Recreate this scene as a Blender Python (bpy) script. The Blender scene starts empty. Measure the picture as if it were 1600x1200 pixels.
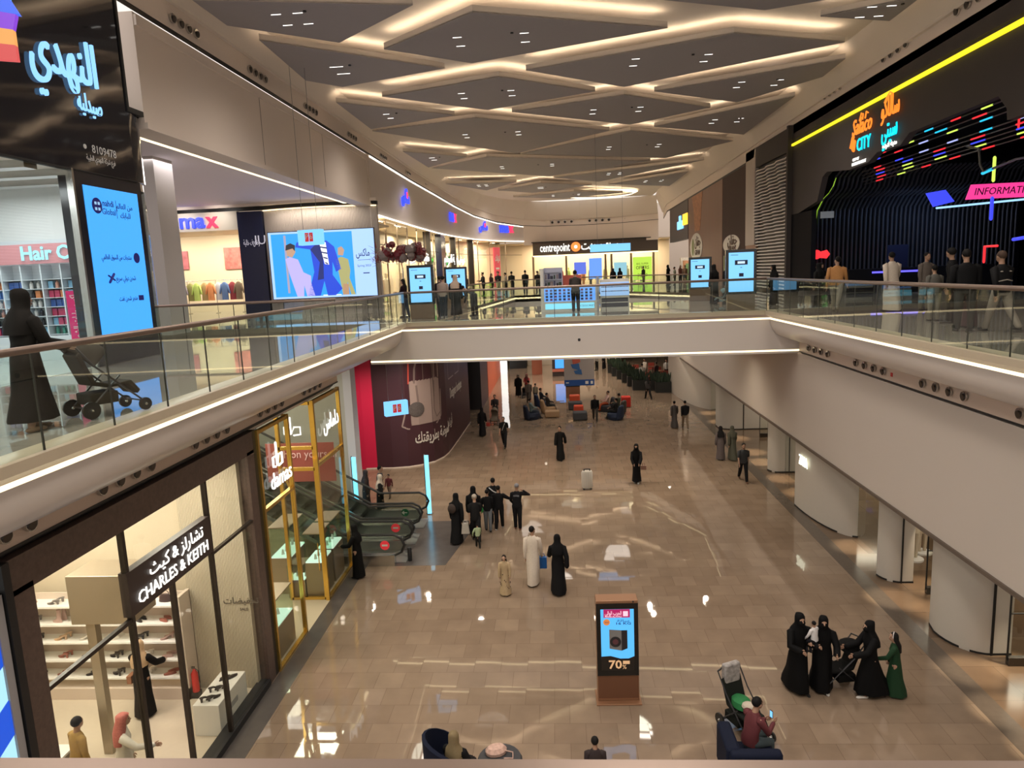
import bpy, bmesh, math, random
from mathutils import Vector, Matrix
random.seed(7)
S = bpy.context.scene
C = bpy.context.collection
PI = math.pi
# ------------------------------------------------------------------ camera
cam = bpy.data.cameras.new('camera'); cam.sensor_width = 36; cam.lens = 24.91; cam.clip_end = 300; cam.clip_start = .05
co = bpy.data.objects.new('camera', cam); C.objects.link(co)
_M = [[0.99726977, -0.03223274, -0.06643834], [0.0605334, -0.15845508, 0.98550885], [-0.04229314, -0.98683993, -0.1560713]]
_m = Matrix([[r[0], -r[1], -r[2], 0] for r in _M] + [[0, 0, 0, 1]])
_m.translation = (0, 0, 9.0)
co.matrix_world = _m
S.camera = co
# ------------------------------------------------------------------ world and exposure
w = bpy.data.worlds.new('mall_air'); S.world = w; w.use_nodes = True
_bg = w.node_tree.nodes['Background']; _bg.inputs[0].default_value = (1.0, .91, .82, 1); _bg.inputs[1].default_value = 1.0
S.view_settings.view_transform = 'Standard'; S.view_settings.look = 'None'
S.view_settings.exposure = 0.2; S.view_settings.gamma = 1
S.view_settings.use_curve_mapping = False
S.cycles.use_denoising = True
S.cycles.max_bounces = 7; S.cycles.diffuse_bounces = 3; S.cycles.glossy_bounces = 4
S.cycles.transparent_max_bounces = 12; S.cycles.transmission_bounces = 2
S.cycles.sample_clamp_indirect = 5; S.cycles.caustics_reflective = False; S.cycles.caustics_refractive = False
WARM = (1.0, .80, .58); NEUT = (1.0, .93, .82); COOL = (.86, .93, 1.0)
def lamp(kind, loc, energy, color=NEUT, size=.3, sizey=None, aim=None, angle=130, blend=1):
    d = bpy.data.lights.new('lamp', kind); d.energy = energy; d.color = color
    if kind == 'AREA':
        d.size = size
        if sizey: d.shape = 'RECTANGLE'; d.size_y = sizey
    else: d.shadow_soft_size = size
    if kind == 'SPOT': d.spot_size = math.radians(angle); d.spot_blend = blend
    o = bpy.data.objects.new('lamp', d); C.objects.link(o); o.location = loc
    if aim: o.rotation_euler = (Vector(aim) - Vector(loc)).to_track_quat('-Z', 'Y').to_euler()
    return o
F2 = 7.35       # upper floor level
CP = 16.4       # underside of the ceiling panels
# ------------------------------------------------------------------ materials
_mats = {}
def mat(name, col=(.5, .5, .5), rough=.6, metal=0, emit=0, ecol=None, noise=0, nscale=8, spec=.5, coat=0, bump=0):
    if name in _mats: return _mats[name]
    m = bpy.data.materials.new(name); m.use_nodes = True; _mats[name] = m
    n = m.node_tree.nodes; l = m.node_tree.links; b = n['Principled BSDF']
    b.inputs['Base Color'].default_value = (*col, 1); b.inputs['Roughness'].default_value = rough
    b.inputs['Metallic'].default_value = metal; b.inputs['Specular IOR Level'].default_value = spec
    b.inputs['Coat Weight'].default_value = coat; b.inputs['Coat Roughness'].default_value = .05
    if emit:
        b.inputs['Emission Color'].default_value = (*(ecol or col), 1); b.inputs['Emission Strength'].default_value = emit
    if noise or bump:
        t = n.new('ShaderNodeTexCoord'); z = n.new('ShaderNodeTexNoise'); z.inputs['Scale'].default_value = nscale; z.inputs['Detail'].default_value = 4
        l.new(t.outputs['Object'], z.inputs['Vector'])
        if noise:
            r = n.new('ShaderNodeMixRGB'); r.inputs[1].default_value = (*[c * (1 - noise) for c in col], 1); r.inputs[2].default_value = (*[min(1, c * (1 + noise)) for c in col], 1)
            l.new(z.outputs['Fac'], r.inputs[0]); l.new(r.outputs[0], b.inputs['Base Color'])
        if bump:
            u = n.new('ShaderNodeBump'); u.inputs['Strength'].default_value = bump; u.inputs['Distance'].default_value = .02
            l.new(z.outputs['Fac'], u.inputs['Height']); l.new(u.outputs[0], b.inputs['Normal'])
    return m
def cmat(col, rough=.75, **k):
    return mat('cloth_%02x%02x%02x_%d' % (*[int(c * 1000) for c in col], int(rough * 10)), col, rough, noise=.12, nscale=25, spec=.12 if max(col) < .03 else .3, **k)
def glow(name, col, e):
    return mat(name, (0.02, .02, .02), .5, emit=e, ecol=col)
def tile_mat(name, c1, c2, mortar, tw, th, rough, tilt=.004, spec=.5, off=.5):
    m = bpy.data.materials.new(name); m.use_nodes = True; _mats[name] = m
    n = m.node_tree.nodes; l = m.node_tree.links; b = n['Principled BSDF']
    t = n.new('ShaderNodeTexCoord')
    def brick(a, c, mo):
        k = n.new('ShaderNodeTexBrick'); k.inputs['Scale'].default_value = 1; k.inputs['Brick Width'].default_value = tw; k.inputs['Row Height'].default_value = th
        k.inputs['Mortar Size'].default_value = .004; k.inputs['Color1'].default_value = a; k.inputs['Color2'].default_value = c; k.inputs['Mortar'].default_value = mo
        k.offset = off; l.new(t.outputs['Object'], k.inputs['Vector']); return k
    k1 = brick((*c1, 1), (*c2, 1), (*mortar, 1)); k2 = brick((0, 0, 0, 1), (1, 1, 1, 1), (.5, .5, .5, 1))
    z = n.new('ShaderNodeTexNoise'); z.inputs['Scale'].default_value = 1.7; z.inputs['Detail'].default_value = 6; l.new(t.outputs['Object'], z.inputs['Vector'])
    mx = n.new('ShaderNodeMixRGB'); mx.blend_type = 'MULTIPLY'; mx.inputs[0].default_value = .35
    l.new(k1.outputs[0], mx.inputs[1]); l.new(z.outputs['Fac'], mx.inputs[2]); l.new(mx.outputs[0], b.inputs['Base Color'])
    b.inputs['Roughness'].default_value = rough; b.inputs['Specular IOR Level'].default_value = spec
    # every tile is laid with its own tiny tilt, which breaks the reflections tile by tile
    wn = n.new('ShaderNodeTexWhiteNoise'); wn.noise_dimensions = '1D'
    rgb = n.new('ShaderNodeSeparateColor'); l.new(k2.outputs[0], rgb.inputs[0]); l.new(rgb.outputs[0], wn.inputs['W'])
    vs = n.new('ShaderNodeVectorMath'); vs.operation = 'SUBTRACT'; vs.inputs[1].default_value = (.5, .5, .5); l.new(wn.outputs['Color'], vs.inputs[0])
    vm = n.new('ShaderNodeVectorMath'); vm.operation = 'MULTIPLY'; vm.inputs[1].default_value = (tilt * 2, tilt * 2, 0); l.new(vs.outputs[0], vm.inputs[0])
    g = n.new('ShaderNodeNewGeometry'); va = n.new('ShaderNodeVectorMath'); va.operation = 'ADD'; l.new(g.outputs['Normal'], va.inputs[0]); l.new(vm.outputs[0], va.inputs[1])
    vn = n.new('ShaderNodeVectorMath'); vn.operation = 'NORMALIZE'; l.new(va.outputs[0], vn.inputs[0]); l.new(vn.outputs[0], b.inputs['Normal'])
    return m
def glass_mat(name, tint, refl=1.0):
    m = bpy.data.materials.new(name); m.use_nodes = True; _mats[name] = m
    n = m.node_tree.nodes; l = m.node_tree.links; n.remove(n['Principled BSDF']); out = n['Material Output']
    tr = n.new('ShaderNodeBsdfTransparent'); tr.inputs[0].default_value = (*tint, 1)
    gl = n.new('ShaderNodeBsdfGlossy'); gl.inputs['Roughness'].default_value = .0; gl.inputs[0].default_value = (refl, refl, refl, 1)
    fr = n.new('ShaderNodeFresnel'); fr.inputs[0].default_value = 1.5
    ge = n.new('ShaderNodeNewGeometry'); iv = n.new('ShaderNodeMath'); iv.operation = 'SUBTRACT'; iv.inputs[0].default_value = 1; l.new(ge.outputs['Backfacing'], iv.inputs[1])
    mu = n.new('ShaderNodeMath'); mu.operation = 'MULTIPLY'; l.new(fr.outputs[0], mu.inputs[0]); l.new(iv.outputs[0], mu.inputs[1])
    mx = n.new('ShaderNodeMixShader'); l.new(mu.outputs[0], mx.inputs[0]); l.new(tr.outputs[0], mx.inputs[1]); l.new(gl.outputs[0], mx.inputs[2]); l.new(mx.outputs[0], out.inputs[0])
    return m
def ribbed_mat(name, c1, c2, axis='X', scale=10, rough=.5):
    m = bpy.data.materials.new(name); m.use_nodes = True; _mats[name] = m
    n = m.node_tree.nodes; l = m.node_tree.links; b = n['Principled BSDF']; b.inputs['Roughness'].default_value = rough
    t = n.new('ShaderNodeTexCoord'); wv = n.new('ShaderNodeTexWave'); wv.bands_direction = axis; wv.inputs['Scale'].default_value = scale
    l.new(t.outputs['Object'], wv.inputs['Vector']); r = n.new('ShaderNodeMixRGB'); r.inputs[1].default_value = (*c1, 1); r.inputs[2].default_value = (*c2, 1)
    l.new(wv.outputs['Fac'], r.inputs[0]); l.new(r.outputs[0], b.inputs['Base Color'])
    u = n.new('ShaderNodeBump'); u.inputs['Strength'].default_value = .6; u.inputs['Distance'].default_value = .03; l.new(wv.outputs['Fac'], u.inputs['Height']); l.new(u.outputs[0], b.inputs['Normal'])
    return m
FLOOR = tile_mat('beige_stone_tiles', (.265, .192, .137), (.315, .232, .168), (.17, .12, .085), .62, .62, .03, .0045, .8)
FLOOR2 = tile_mat('grey_polished_tiles', (.30, .27, .235), (.38, .345, .30), (.16, .14, .12), 1.2, 1.2, .03, .0012, .9)
MARBLE = tile_mat('brown_marble', (.14, .088, .055), (.20, .135, .088), (.08, .055, .035), 3.1, 1.25, .14, .003, .5)
DARKST = mat('dark_stone_border', (.10, .078, .062), .22, noise=.15)
WHITE = mat('warm_white_plaster', (.82, .72, .65), .55, noise=.02, nscale=.6)
CEIL = mat('cream_plaster_ceiling', (.78, .70, .62), .7, noise=.02, nscale=.6)
PANEL = mat('taupe_ceiling_panel', (.36, .34, .355), .7, noise=.03)
FASC = mat('pale_satin_fascia', (.66, .60, .565), .28, noise=.02, nscale=.5, spec=.5)
CAPS = mat('beige_cap_stone', (.52, .44, .33), .3, noise=.04)
BLACK = mat('matt_black', (.008, .008, .009), .5)
GLOSSB = mat('glossy_black_panel', (.012, .012, .016), .06, spec=.8, bump=.25, nscale=.45)
GLASS = glass_mat('rail_glass', (.88, .925, .89)); SHOPGL = glass_mat('shop_glass', (.95, .96, .93), .7)
BRONZE = mat('bronze_handrail', (.25, .19, .16), .35, .7, noise=.04)
STEEL = mat('brushed_steel', (.55, .54, .52), .25, 1)
GOLD = mat('polished_gold', (.80, .52, .12), .22, .9)
STRIP = glow('warm_led_strip', (1.0, .80, .46), 2.4)
COVE = glow('cove_led', (1.0, .79, .55), 17.0)
SLOT = glow('downlight_slot', (1.0, .95, .88), 2)
# ------------------------------------------------------------------ mesh building
class MB:
    def __init__(s): s.v = []; s.f = []; s.m = []
    def add(s, vs, fs, mi=0):
        b = len(s.v); s.v += [tuple(p) for p in vs]; s.f += [tuple(i + b for i in f) for f in fs]; s.m += [mi] * len(fs); return s
    def box(s, x0, x1, y0, y1, z0, z1, mi=0):
        return s.add([(x0, y0, z0), (x1, y0, z0), (x1, y1, z0), (x0, y1, z0), (x0, y0, z1), (x1, y0, z1), (x1, y1, z1), (x0, y1, z1)],
                     [(0, 3, 2, 1), (4, 5, 6, 7), (0, 1, 5, 4), (1, 2, 6, 5), (2, 3, 7, 6), (3, 0, 4, 7)], mi)
    def prism(s, poly, z0, z1, mi=0, ax='z', cap=True):
        n = len(poly)
        f = {'z': lambda a, b, c: (a, b, c), 'y': lambda a, b, c: (a, c, b), 'x': lambda a, b, c: (c, a, b)}[ax]
        vs = [f(a, b, z0) for a, b in poly] + [f(a, b, z1) for a, b in poly]
        fs = [(i, (i + 1) % n, (i + 1) % n + n, i + n) for i in range(n)]
        if cap: fs += [tuple(range(n - 1, -1, -1)), tuple(range(n, 2 * n))]
        return s.add(vs, fs, mi)
    def tube(s, pts, rad, n=8, mi=0, flat=1.0, cap=True, closed=False):
        P = [Vector(p) for p in pts]; R_ = rad if isinstance(rad, (list, tuple)) else [rad] * len(P)
        if cap and not closed:                                   # rounded ends
            d0 = (P[0] - P[1]).normalized(); d1 = (P[-1] - P[-2]).normalized()
            P = [P[0] + d0 * R_[0] * .85] + P + [P[-1] + d1 * R_[-1] * .85]; R_ = [R_[0] * .45] + list(R_) + [R_[-1] * .45]
        vs = []; up = None
        for i, p in enumerate(P):
            if closed: d = P[(i + 1) % len(P)] - P[i - 1]
            else: d = (P[min(i + 1, len(P) - 1)] - P[max(i - 1, 0)])
            d.normalize()
            if up is None: up = Vector((0, 0, 1)) if abs(d.z) < .9 else Vector((0, 1, 0))
            a = d.cross(up)
            if a.length < 1e-4: a = d.cross(Vector((1, 0, 0)))
            a.normalize(); b = a.cross(d).normalized(); up = b
            for k in range(n):
                t = 2 * PI * k / n; vs.append(p + a * math.cos(t) * R_[i] + b * math.sin(t) * R_[i] * flat)
        L = len(P); fs = []
        for i in range(L if closed else L - 1):
            j = (i + 1) % L
            fs += [(i * n + k, i * n + (k + 1) % n, j * n + (k + 1) % n, j * n + k) for k in range(n)]
        if not closed: fs += [tuple(range(n - 1, -1, -1)), tuple((L - 1) * n + k for k in range(n))]
        return s.add(vs, fs, mi)
    def loft(s, rings, n=16, mi=0, fold=0, nf=7, cap=True):
        vs = []; L = len(rings)
        for i, r in enumerate(rings):
            cx, cy, cz, rx, ry = r[:5]; fo = (r[5] if len(r) > 5 else 0) or fold * i / max(1, L - 1)
            for k in range(n):
                t = 2 * PI * k / n; q = 1 + fo * math.sin(nf * t + .7 * i * .3)
                vs.append((cx + rx * math.cos(t) * q, cy + ry * math.sin(t) * q, cz))
        fs = []
        for i in range(L - 1): fs += [(i * n + k, i * n + (k + 1) % n, (i + 1) * n + (k + 1) % n, (i + 1) * n + k) for k in range(n)]
        if cap: fs += [tuple(range(n - 1, -1, -1)), tuple((L - 1) * n + k for k in range(n))]
        return s.add(vs, fs, mi)
    def ell(s, c, r, n=10, mi=0, rot=None):
        rx, ry, rz = r if isinstance(r, tuple) else (r, r, r); vs = [(0, 0, -rz)]; h = max(4, n // 2)
        for i in range(1, h):
            p = PI * i / h
            vs += [(rx * math.sin(p) * math.cos(2 * PI * k / n), ry * math.sin(p) * math.sin(2 * PI * k / n), -rz * math.cos(p)) for k in range(n)]
        vs.append((0, 0, rz)); fs = [(0, 1 + (k + 1) % n, 1 + k) for k in range(n)]
        for i in range(h - 2): fs += [(1 + i * n + k, 1 + i * n + (k + 1) % n, 1 + (i + 1) * n + (k + 1) % n, 1 + (i + 1) * n + k) for k in range(n)]
        e = len(vs) - 1; fs += [(e, e - n + k, e - n + (k + 1) % n) for k in range(n)]
        if rot: vs = [rot @ Vector(v) for v in vs]
        return s.add([(v[0] + c[0], v[1] + c[1], v[2] + c[2]) for v in vs], fs, mi)
    def disc(s, c, r, ax='y', h=.01, n=20, mi=0):
        pts = [(c[0] if ax != 'x' else c[1], c[2] if ax != 'z' else c[1])]; a, b = pts[0]
        poly = [(a + r * math.cos(2 * PI * k / n), b + r * math.sin(2 * PI * k / n)) for k in range(n)]
        q = {'y': c[1], 'x': c[0], 'z': c[2]}[ax]
        return s.prism(poly, q, q + h, mi, ax)
    def text(s, txt, x, z, size, y=0, ext=.01, mi=0, bold=0, sx=1, align='CENTER', maxw=None, slant=0):
        vs, fs = text_geo(txt, ext, bold, align, slant)
        if maxw:
            wd = (max(v[0] for v in vs) - min(v[0] for v in vs)) * size
            sx = maxw / wd
        return s.add([(x + v[0] * size * sx, y + v[1], z + v[2] * size) for v in vs], fs, mi)
    def build(s, name, mats, parent=None, loc=None, rz=0, bevel=0, sharp=.6, kind=None):
        me = bpy.data.meshes.new(name); me.from_pydata(s.v, [], s.f)
        for m in (mats if isinstance(mats, (list, tuple)) else [mats]): me.materials.append(m)
        me.polygons.foreach_set('material_index', s.m)
        b = bmesh.new(); b.from_mesh(me); bmesh.ops.recalc_face_normals(b, faces=b.faces); b.to_mesh(me); b.free()
        me.shade_smooth(); me.set_sharp_from_angle(angle=sharp)
        o = bpy.data.objects.new(name, me); C.objects.link(o)
        if parent: o.parent = parent
        if loc: o.location = loc
        if rz: o.rotation_euler.z = rz
        if bevel:
            md = o.modifiers.new('bevel', 'BEVEL'); md.width = bevel; md.segments = 2; md.limit_method = 'ANGLE'
        if kind: o['kind'] = kind
        return o
_tc = {}
def text_geo(txt, ext, bold, align, slant=0):
    key = (txt, ext, bold, align, slant)
    if key in _tc: return _tc[key]
    cu = bpy.data.curves.new('t', 'FONT'); cu.body = txt; cu.size = 1; cu.extrude = ext; cu.offset = bold; cu.align_x = align; cu.align_y = 'CENTER'; cu.resolution_u = 2; cu.shear = slant
    o = bpy.data.objects.new('t', cu); C.objects.link(o)
    dg = bpy.context.evaluated_depsgraph_get(); me = bpy.data.meshes.new_from_object(o.evaluated_get(dg))
    vs = [(v.co.x, -v.co.z, v.co.y) for v in me.vertices]; fs = [tuple(p.vertices) for p in me.polygons]
    bpy.data.objects.remove(o); bpy.data.curves.remove(cu); bpy.data.meshes.remove(me)
    _tc[key] = (vs, fs); return vs, fs
# Arabic letters: isolated, final, initial, medial forms, set in reading order from the right
_AR = {'ا': (0xFE8D, 0xFE8E), 'أ': (0xFE83, 0xFE84), 'إ': (0xFE87, 0xFE88), 'ب': (0xFE8F, 0xFE90, 0xFE91, 0xFE92), 'ة': (0xFE93, 0xFE94), 'ت': (0xFE95, 0xFE96, 0xFE97, 0xFE98),
       'ث': (0xFE99, 0xFE9A, 0xFE9B, 0xFE9C), 'ج': (0xFE9D, 0xFE9E, 0xFE9F, 0xFEA0), 'ح': (0xFEA1, 0xFEA2, 0xFEA3, 0xFEA4), 'خ': (0xFEA5, 0xFEA6, 0xFEA7, 0xFEA8), 'د': (0xFEA9, 0xFEAA),
       'ر': (0xFEAD, 0xFEAE), 'ز': (0xFEAF, 0xFEB0), 'س': (0xFEB1, 0xFEB2, 0xFEB3, 0xFEB4), 'ش': (0xFEB5, 0xFEB6, 0xFEB7, 0xFEB8), 'ص': (0xFEB9, 0xFEBA, 0xFEBB, 0xFEBC), 'ض': (0xFEBD, 0xFEBE, 0xFEBF, 0xFEC0),
       'ط': (0xFEC1, 0xFEC2, 0xFEC3, 0xFEC4), 'ظ': (0xFEC5, 0xFEC6, 0xFEC7, 0xFEC8), 'ع': (0xFEC9, 0xFECA, 0xFECB, 0xFECC), 'ف': (0xFED1, 0xFED2, 0xFED3, 0xFED4), 'ق': (0xFED5, 0xFED6, 0xFED7, 0xFED8),
       'ك': (0xFED9, 0xFEDA, 0xFEDB, 0xFEDC), 'ل': (0xFEDD, 0xFEDE, 0xFEDF, 0xFEE0), 'م': (0xFEE1, 0xFEE2, 0xFEE3, 0xFEE4), 'ن': (0xFEE5, 0xFEE6, 0xFEE7, 0xFEE8), 'ه': (0xFEE9, 0xFEEA, 0xFEEB, 0xFEEC),
       'و': (0xFEED, 0xFEEE), 'ي': (0xFEF1, 0xFEF2, 0xFEF3, 0xFEF4)}
def ar(s):
    out = []
    for i, c in enumerate(s):
        if c not in _AR: out.append(c); continue
        f = _AR[c]; pv = i > 0 and s[i - 1] in _AR and len(_AR[s[i - 1]]) == 4; nx = i + 1 < len(s) and s[i + 1] in _AR and len(f) == 4
        out.append(chr(f[3] if pv and nx else f[1] if pv else f[2] if nx else f[0]))
    return ''.join(reversed(out))
# ------------------------------------------------------------------ scene bookkeeping
def thing(name, label, cat, loc=(0, 0, 0), rz=0, group=None):
    o = bpy.data.objects.new(name, None); C.objects.link(o); o.location = loc; o.rotation_euler = (0, 0, rz); o.empty_display_size = .1
    return tag(o, label, cat, group)
def tag(o, label, cat, group=None):
    o['label'] = label; o['category'] = cat
    if group: o['group'] = group
    return o
def struct(name, b, mats, **k):
    return b.build(name, mats, kind='structure', **k)
def dup(root, loc, rz=None, label=None, group=None, scale=None):
    r = root.copy(); C.objects.link(r); r.location = loc
    if rz is not None: r.rotation_euler = (0, 0, rz)
    if label: r['label'] = label
    if group: r['group'] = group
    if scale: r.scale = (scale,) * 3
    for ch in list(root.children):
        c = ch.copy(); C.objects.link(c); c.parent = r
        for g in ch.children:
            d = g.copy(); C.objects.link(d); d.parent = c
    return r
LW, RW = PI / 2, -PI / 2        # facing of things on a left wall / on a right wall
# ================================================================== LIGHTS OF THE PLACE
# (x, y) of the downlight clusters under the ceiling panels, then the lamps of the lower level and the shops
for x, y, e in [(-6, 21.5, 1300), (-1, 24.2, 1500), (6, 27.5, 1500), (-2.4, 31.2, 1400), (3.4, 35.8, 1400), (-7.2, 34, 900), (9.2, 31.5, 800), (-2.8, 41, 1400), (5.2, 46, 1500), (-7.6, 48, 900), (-.3, 53.5, 1400),
                (4.6, 60, 1300), (-3, 66, 1300), (-5.5, 15, 1500), (1, 17.5, 1500), (6.5, 16, 1200), (-6, 7, 1500), (1, 8.5, 1500), (7, 7, 1200), (-6, -1, 1200), (1, -1, 1400), (7, -1, 1100), (1, 74, 1500), (7, 72, 900), (-5, 76, 900)]:
    lamp('SPOT', (x, y, CP - .05), e * 1.12, (1, .90, .79), 1.15, aim=(x, y, 0), angle=150)
for x, y, e in [(-2.5, 29, 150), (2.5, 29, 150), (5.0, 29.5, 110), (-7.6, 30.2, 230), (0, 53, 260), (4, 57, 260), (-3.5, 56, 260), (1, 64, 300), (6, 46, 120)]:     # lower level ceiling; one pair is added to brighten the crimson hoarding
    for dx in (-1.2, 1.2): lamp('SPOT', (x + dx, y + dx * .4, 5.75), e * 2.2, (1, .86, .68), .10, aim=(x + dx, y + dx * .4, 0), angle=150)
# ================================================================== LOWER FLOOR
b = MB(); b.prism([(-30, -6), (8.15, -6), (8.15, 52), (24, 52), (24, 95), (-30, 95)], -.2, 0); floor = struct('floor', b, FLOOR)
b = MB(); b.prism([(8.6, -6), (24, -6), (24, 51.9), (8.6, 51.9)], -.2, 0); struct('floor', b, MARBLE)
b = MB(); b.box(8.15, 8.6, -6, 51.9, -.2, .003); struct('trim_1', b, DARKST)                        # dark border on the right
b = MB(); b.prism([(-6.72, -6), (-6.25, -6), (-6.25, 20.9), (-6.72, 20.9)], -.1, .004)
b.prism([(-6.72, 20.9), (-3.75, 20.9), (-3.1, 24.9), (-12, 24.9), (-12, 20.9)], -.1, .004); struct('trim_2', b, mat('dark_grey_slate', (.085, .075, .07), .2, noise=.2, nscale=3))
# ================================================================== UPPER FLOOR SLAB with the two voids and the escalator opening
b = MB(); z0, z1 = 6.9, F2
for q in [(-30, -5.7, -6, 21.3), (-6.9, -5.7, 21.3, 25.6), (-30, -19, 21.3, 25.6), (-30, -5.7, 25.6, 33.5), (7.3, 26, -6, 33.5), (-5.7, 7.3, -6, .55)]: b.box(*q, z0, z1)
b.prism([(-5.7, 25.6), (7.3, 24.85), (7.3, 33.5), (-5.7, 33.5)], z0, z1)
b.prism([(-30, 33.5), (-4.4, 33.5), (-2.9, 50), (-2.9, 95), (-30, 95)], z0, z1)
b.prism([(8, 33.5), (26, 33.5), (26, 95), (4.6, 95), (4.6, 50), (8.5, 41)], z0, z1); b.box(-2.9, 4.6, 50, 95, z0, z1)
struct('floor', b, FLOOR2)
b = MB()
for q in [(-30, -6.75, -6, 21.3), (-30, -19, 21.3, 25.6), (-30, -6.7, 25.6, 95), (-6.7, 8.2, 25.9, 33.5), (8.2, 26, -6, 95), (-6.7, 8.2, 50, 95)]: b.box(*q, 6.3, 6.35)
struct('ceiling', b, CEIL)
# fascias: profile points are (distance out of the void edge, height)
PROF = [(.30, 7.352), (.04, 7.352), (-.02, 7.33), (-.02, 7.21)]
PROF2 = [(.02, 7.19), (.16, 7.12), (.18, 7.09)]
PROF3 = [(.18, 7.03), (.20, 6.85), (.26, 6.68), (.38, 6.53), (.58, 6.42), (.85, 6.35), (1.4, 6.33)]
XL, XR = -5.45, 7.08
def fasc(prof, side, y0, y1, mi, b):
    vs = []
    for (o, z) in prof:
        x = XL - o if side < 0 else XR + o
        vs += [(x, y0, z), (x, y1, z)]
    b.add(vs, [(2 * i, 2 * i + 1, 2 * i + 3, 2 * i + 2) for i in range(len(prof) - 1)], mi)
CAPD = mat('mauve_fascia_lip', (.42, .34, .33), .35)
for side, y1 in ((-1, 25.35), (1, 24.75)):
    b = MB(); fasc(PROF, side, .5, y1, 0, b); fasc([PROF[-1], *PROF2], side, .5, y1, 1, b); fasc([PROF2[-1], PROF3[0]], side, .5, y1, 2, b); fasc(PROF3, side, .5, y1, 3, b)
    o = struct('trim_3' if side < 0 else 'trim_4', b, [CAPS, CAPD, STRIP, FASC])
b = MB()                                                                     # bridge front, with a strip above and below
def bq(z0, z1, d0, d1, mi): b.add([(-6.9, 25.45 + d0, z0), (8.3, 24.62 + d0, z0), (8.3, 24.62 + d1, z1), (-6.9, 25.45 + d1, z1)], [(0, 1, 2, 3)], mi)
bq(7.35, 7.352, -.02, .3, 0); bq(7.2, 7.35, -.02, -.02, 0); bq(7.09, 7.2, .1, -.02, 1); bq(7.03, 7.09, .1, .1, 2); bq(5.97, 7.03, .12, .1, 3); bq(5.91, 5.97, .14, .12, 2); bq(5.84, 5.91, .14, .14, 3); bq(5.84, 5.84, .14, 1.1, 3)
b.box(-6.9, 8.3, 25.6, 25.95, 5.85, 6.9, 3)
struct('trim_5', b, [CAPS, CAPD, STRIP, FASC])
b = MB(); b.disc((.75, 24.9, 6.55), .05); b.box(.71, .79, 24.88, 24.9, 6.5, 6.6); tag(b.build('bridge_sensor', BLACK), 'small black sensor on the middle of the bridge front', 'sensor')
b = MB()                                                                     # edges of the void beyond the bridge
for p, q in [((-4.4, 33.5), (-2.9, 50)), ((-2.9, 50), (4.6, 50)), ((4.6, 50), (8.5, 41)), ((8.5, 41), (8, 33.5))]:
    for za, zb, mi in [(7.2, 7.352, 0), (7.1, 7.2, 1), (6.35, 7.1, 2)]:
        b.add([(*p, za), (*q, za), (*q, zb), (*p, zb)], [(0, 1, 2, 3)], mi)
struct('trim_6', b, [CAPS, STRIP, FASC])
# ================================================================== BALUSTRADES
def rail(name, label, pts, zb=F2, zt=8.42, step=1.22, mat_=GLASS, r=.034):
    t = thing(name, label, 'railing', (*pts[0], zb))
    ox, oy = pts[0]; P = [(x - ox, y - oy) for x, y in pts]
    h = MB(); h.tube([(x, y, zt - zb) for x, y in P], r, 10, flat=1.25); h.build('handrail', BRONZE, t)
    for (a, c) in zip(P, P[1:]):
        L = math.dist(a, c); n = max(1, round(L / step)); d = ((c[0] - a[0]) / L, (c[1] - a[1]) / L); nx, ny = -d[1] * .008, d[0] * .008
        for i in range(n):
            s0, s1 = L * i / n + .012, L * (i + 1) / n - .012
            p0 = (a[0] + d[0] * s0, a[1] + d[1] * s0); p1 = (a[0] + d[0] * s1, a[1] + d[1] * s1)
            g = MB(); g.prism([(p0[0] + nx, p0[1] + ny), (p1[0] + nx, p1[1] + ny), (p1[0] - nx, p1[1] - ny), (p0[0] - nx, p0[1] - ny)], .003, zt - zb - .03)
            g.build('glass_pane', mat_, t)
        for i in range(n + 1):
            g = MB(); s = L * i / n; p = (a[0] + d[0] * s, a[1] + d[1] * s); g.box(p[0] - .009, p[0] + .009, p[1] - .009, p[1] + .009, 0, zt - zb - .02)
            g.build('joint', mat('glass_joint', (.035, .035, .03), .4), t)
    return t
rail('glass_balustrade', 'glass balustrade with bronze handrail along the left walkway', [(XL, .9), (XL, 25.2)], step=1.21)
rail('glass_balustrade', 'glass balustrade across the front of the bridge', [(XL, 25.25), (XR, 24.55)], step=1.9)
rail('glass_balustrade', 'glass balustrade with bronze handrail along the right walkway', [(XR, 24.5), (XR, .9)], step=1.21)
rail('glass_balustrade', 'glass balustrade around the escalator opening by the pharmacy', [(-6.6, 20.9), (-16, 21.0), (-19.2, 21.1)], step=1.5)
rail('glass_balustrade', 'far glass balustrade beyond the bridge, in front of the queue by the clothes shop', [(-4.6, 36), (-3.1, 50.3), (4.7, 50.3), (8.7, 41)], step=1.9, r=.03)
rail('handrail', 'nearest bronze handrail crossing the bottom edge of the view', [(XL, .695), (XR, .695)], zt=8.42, step=40, r=.04)
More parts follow.
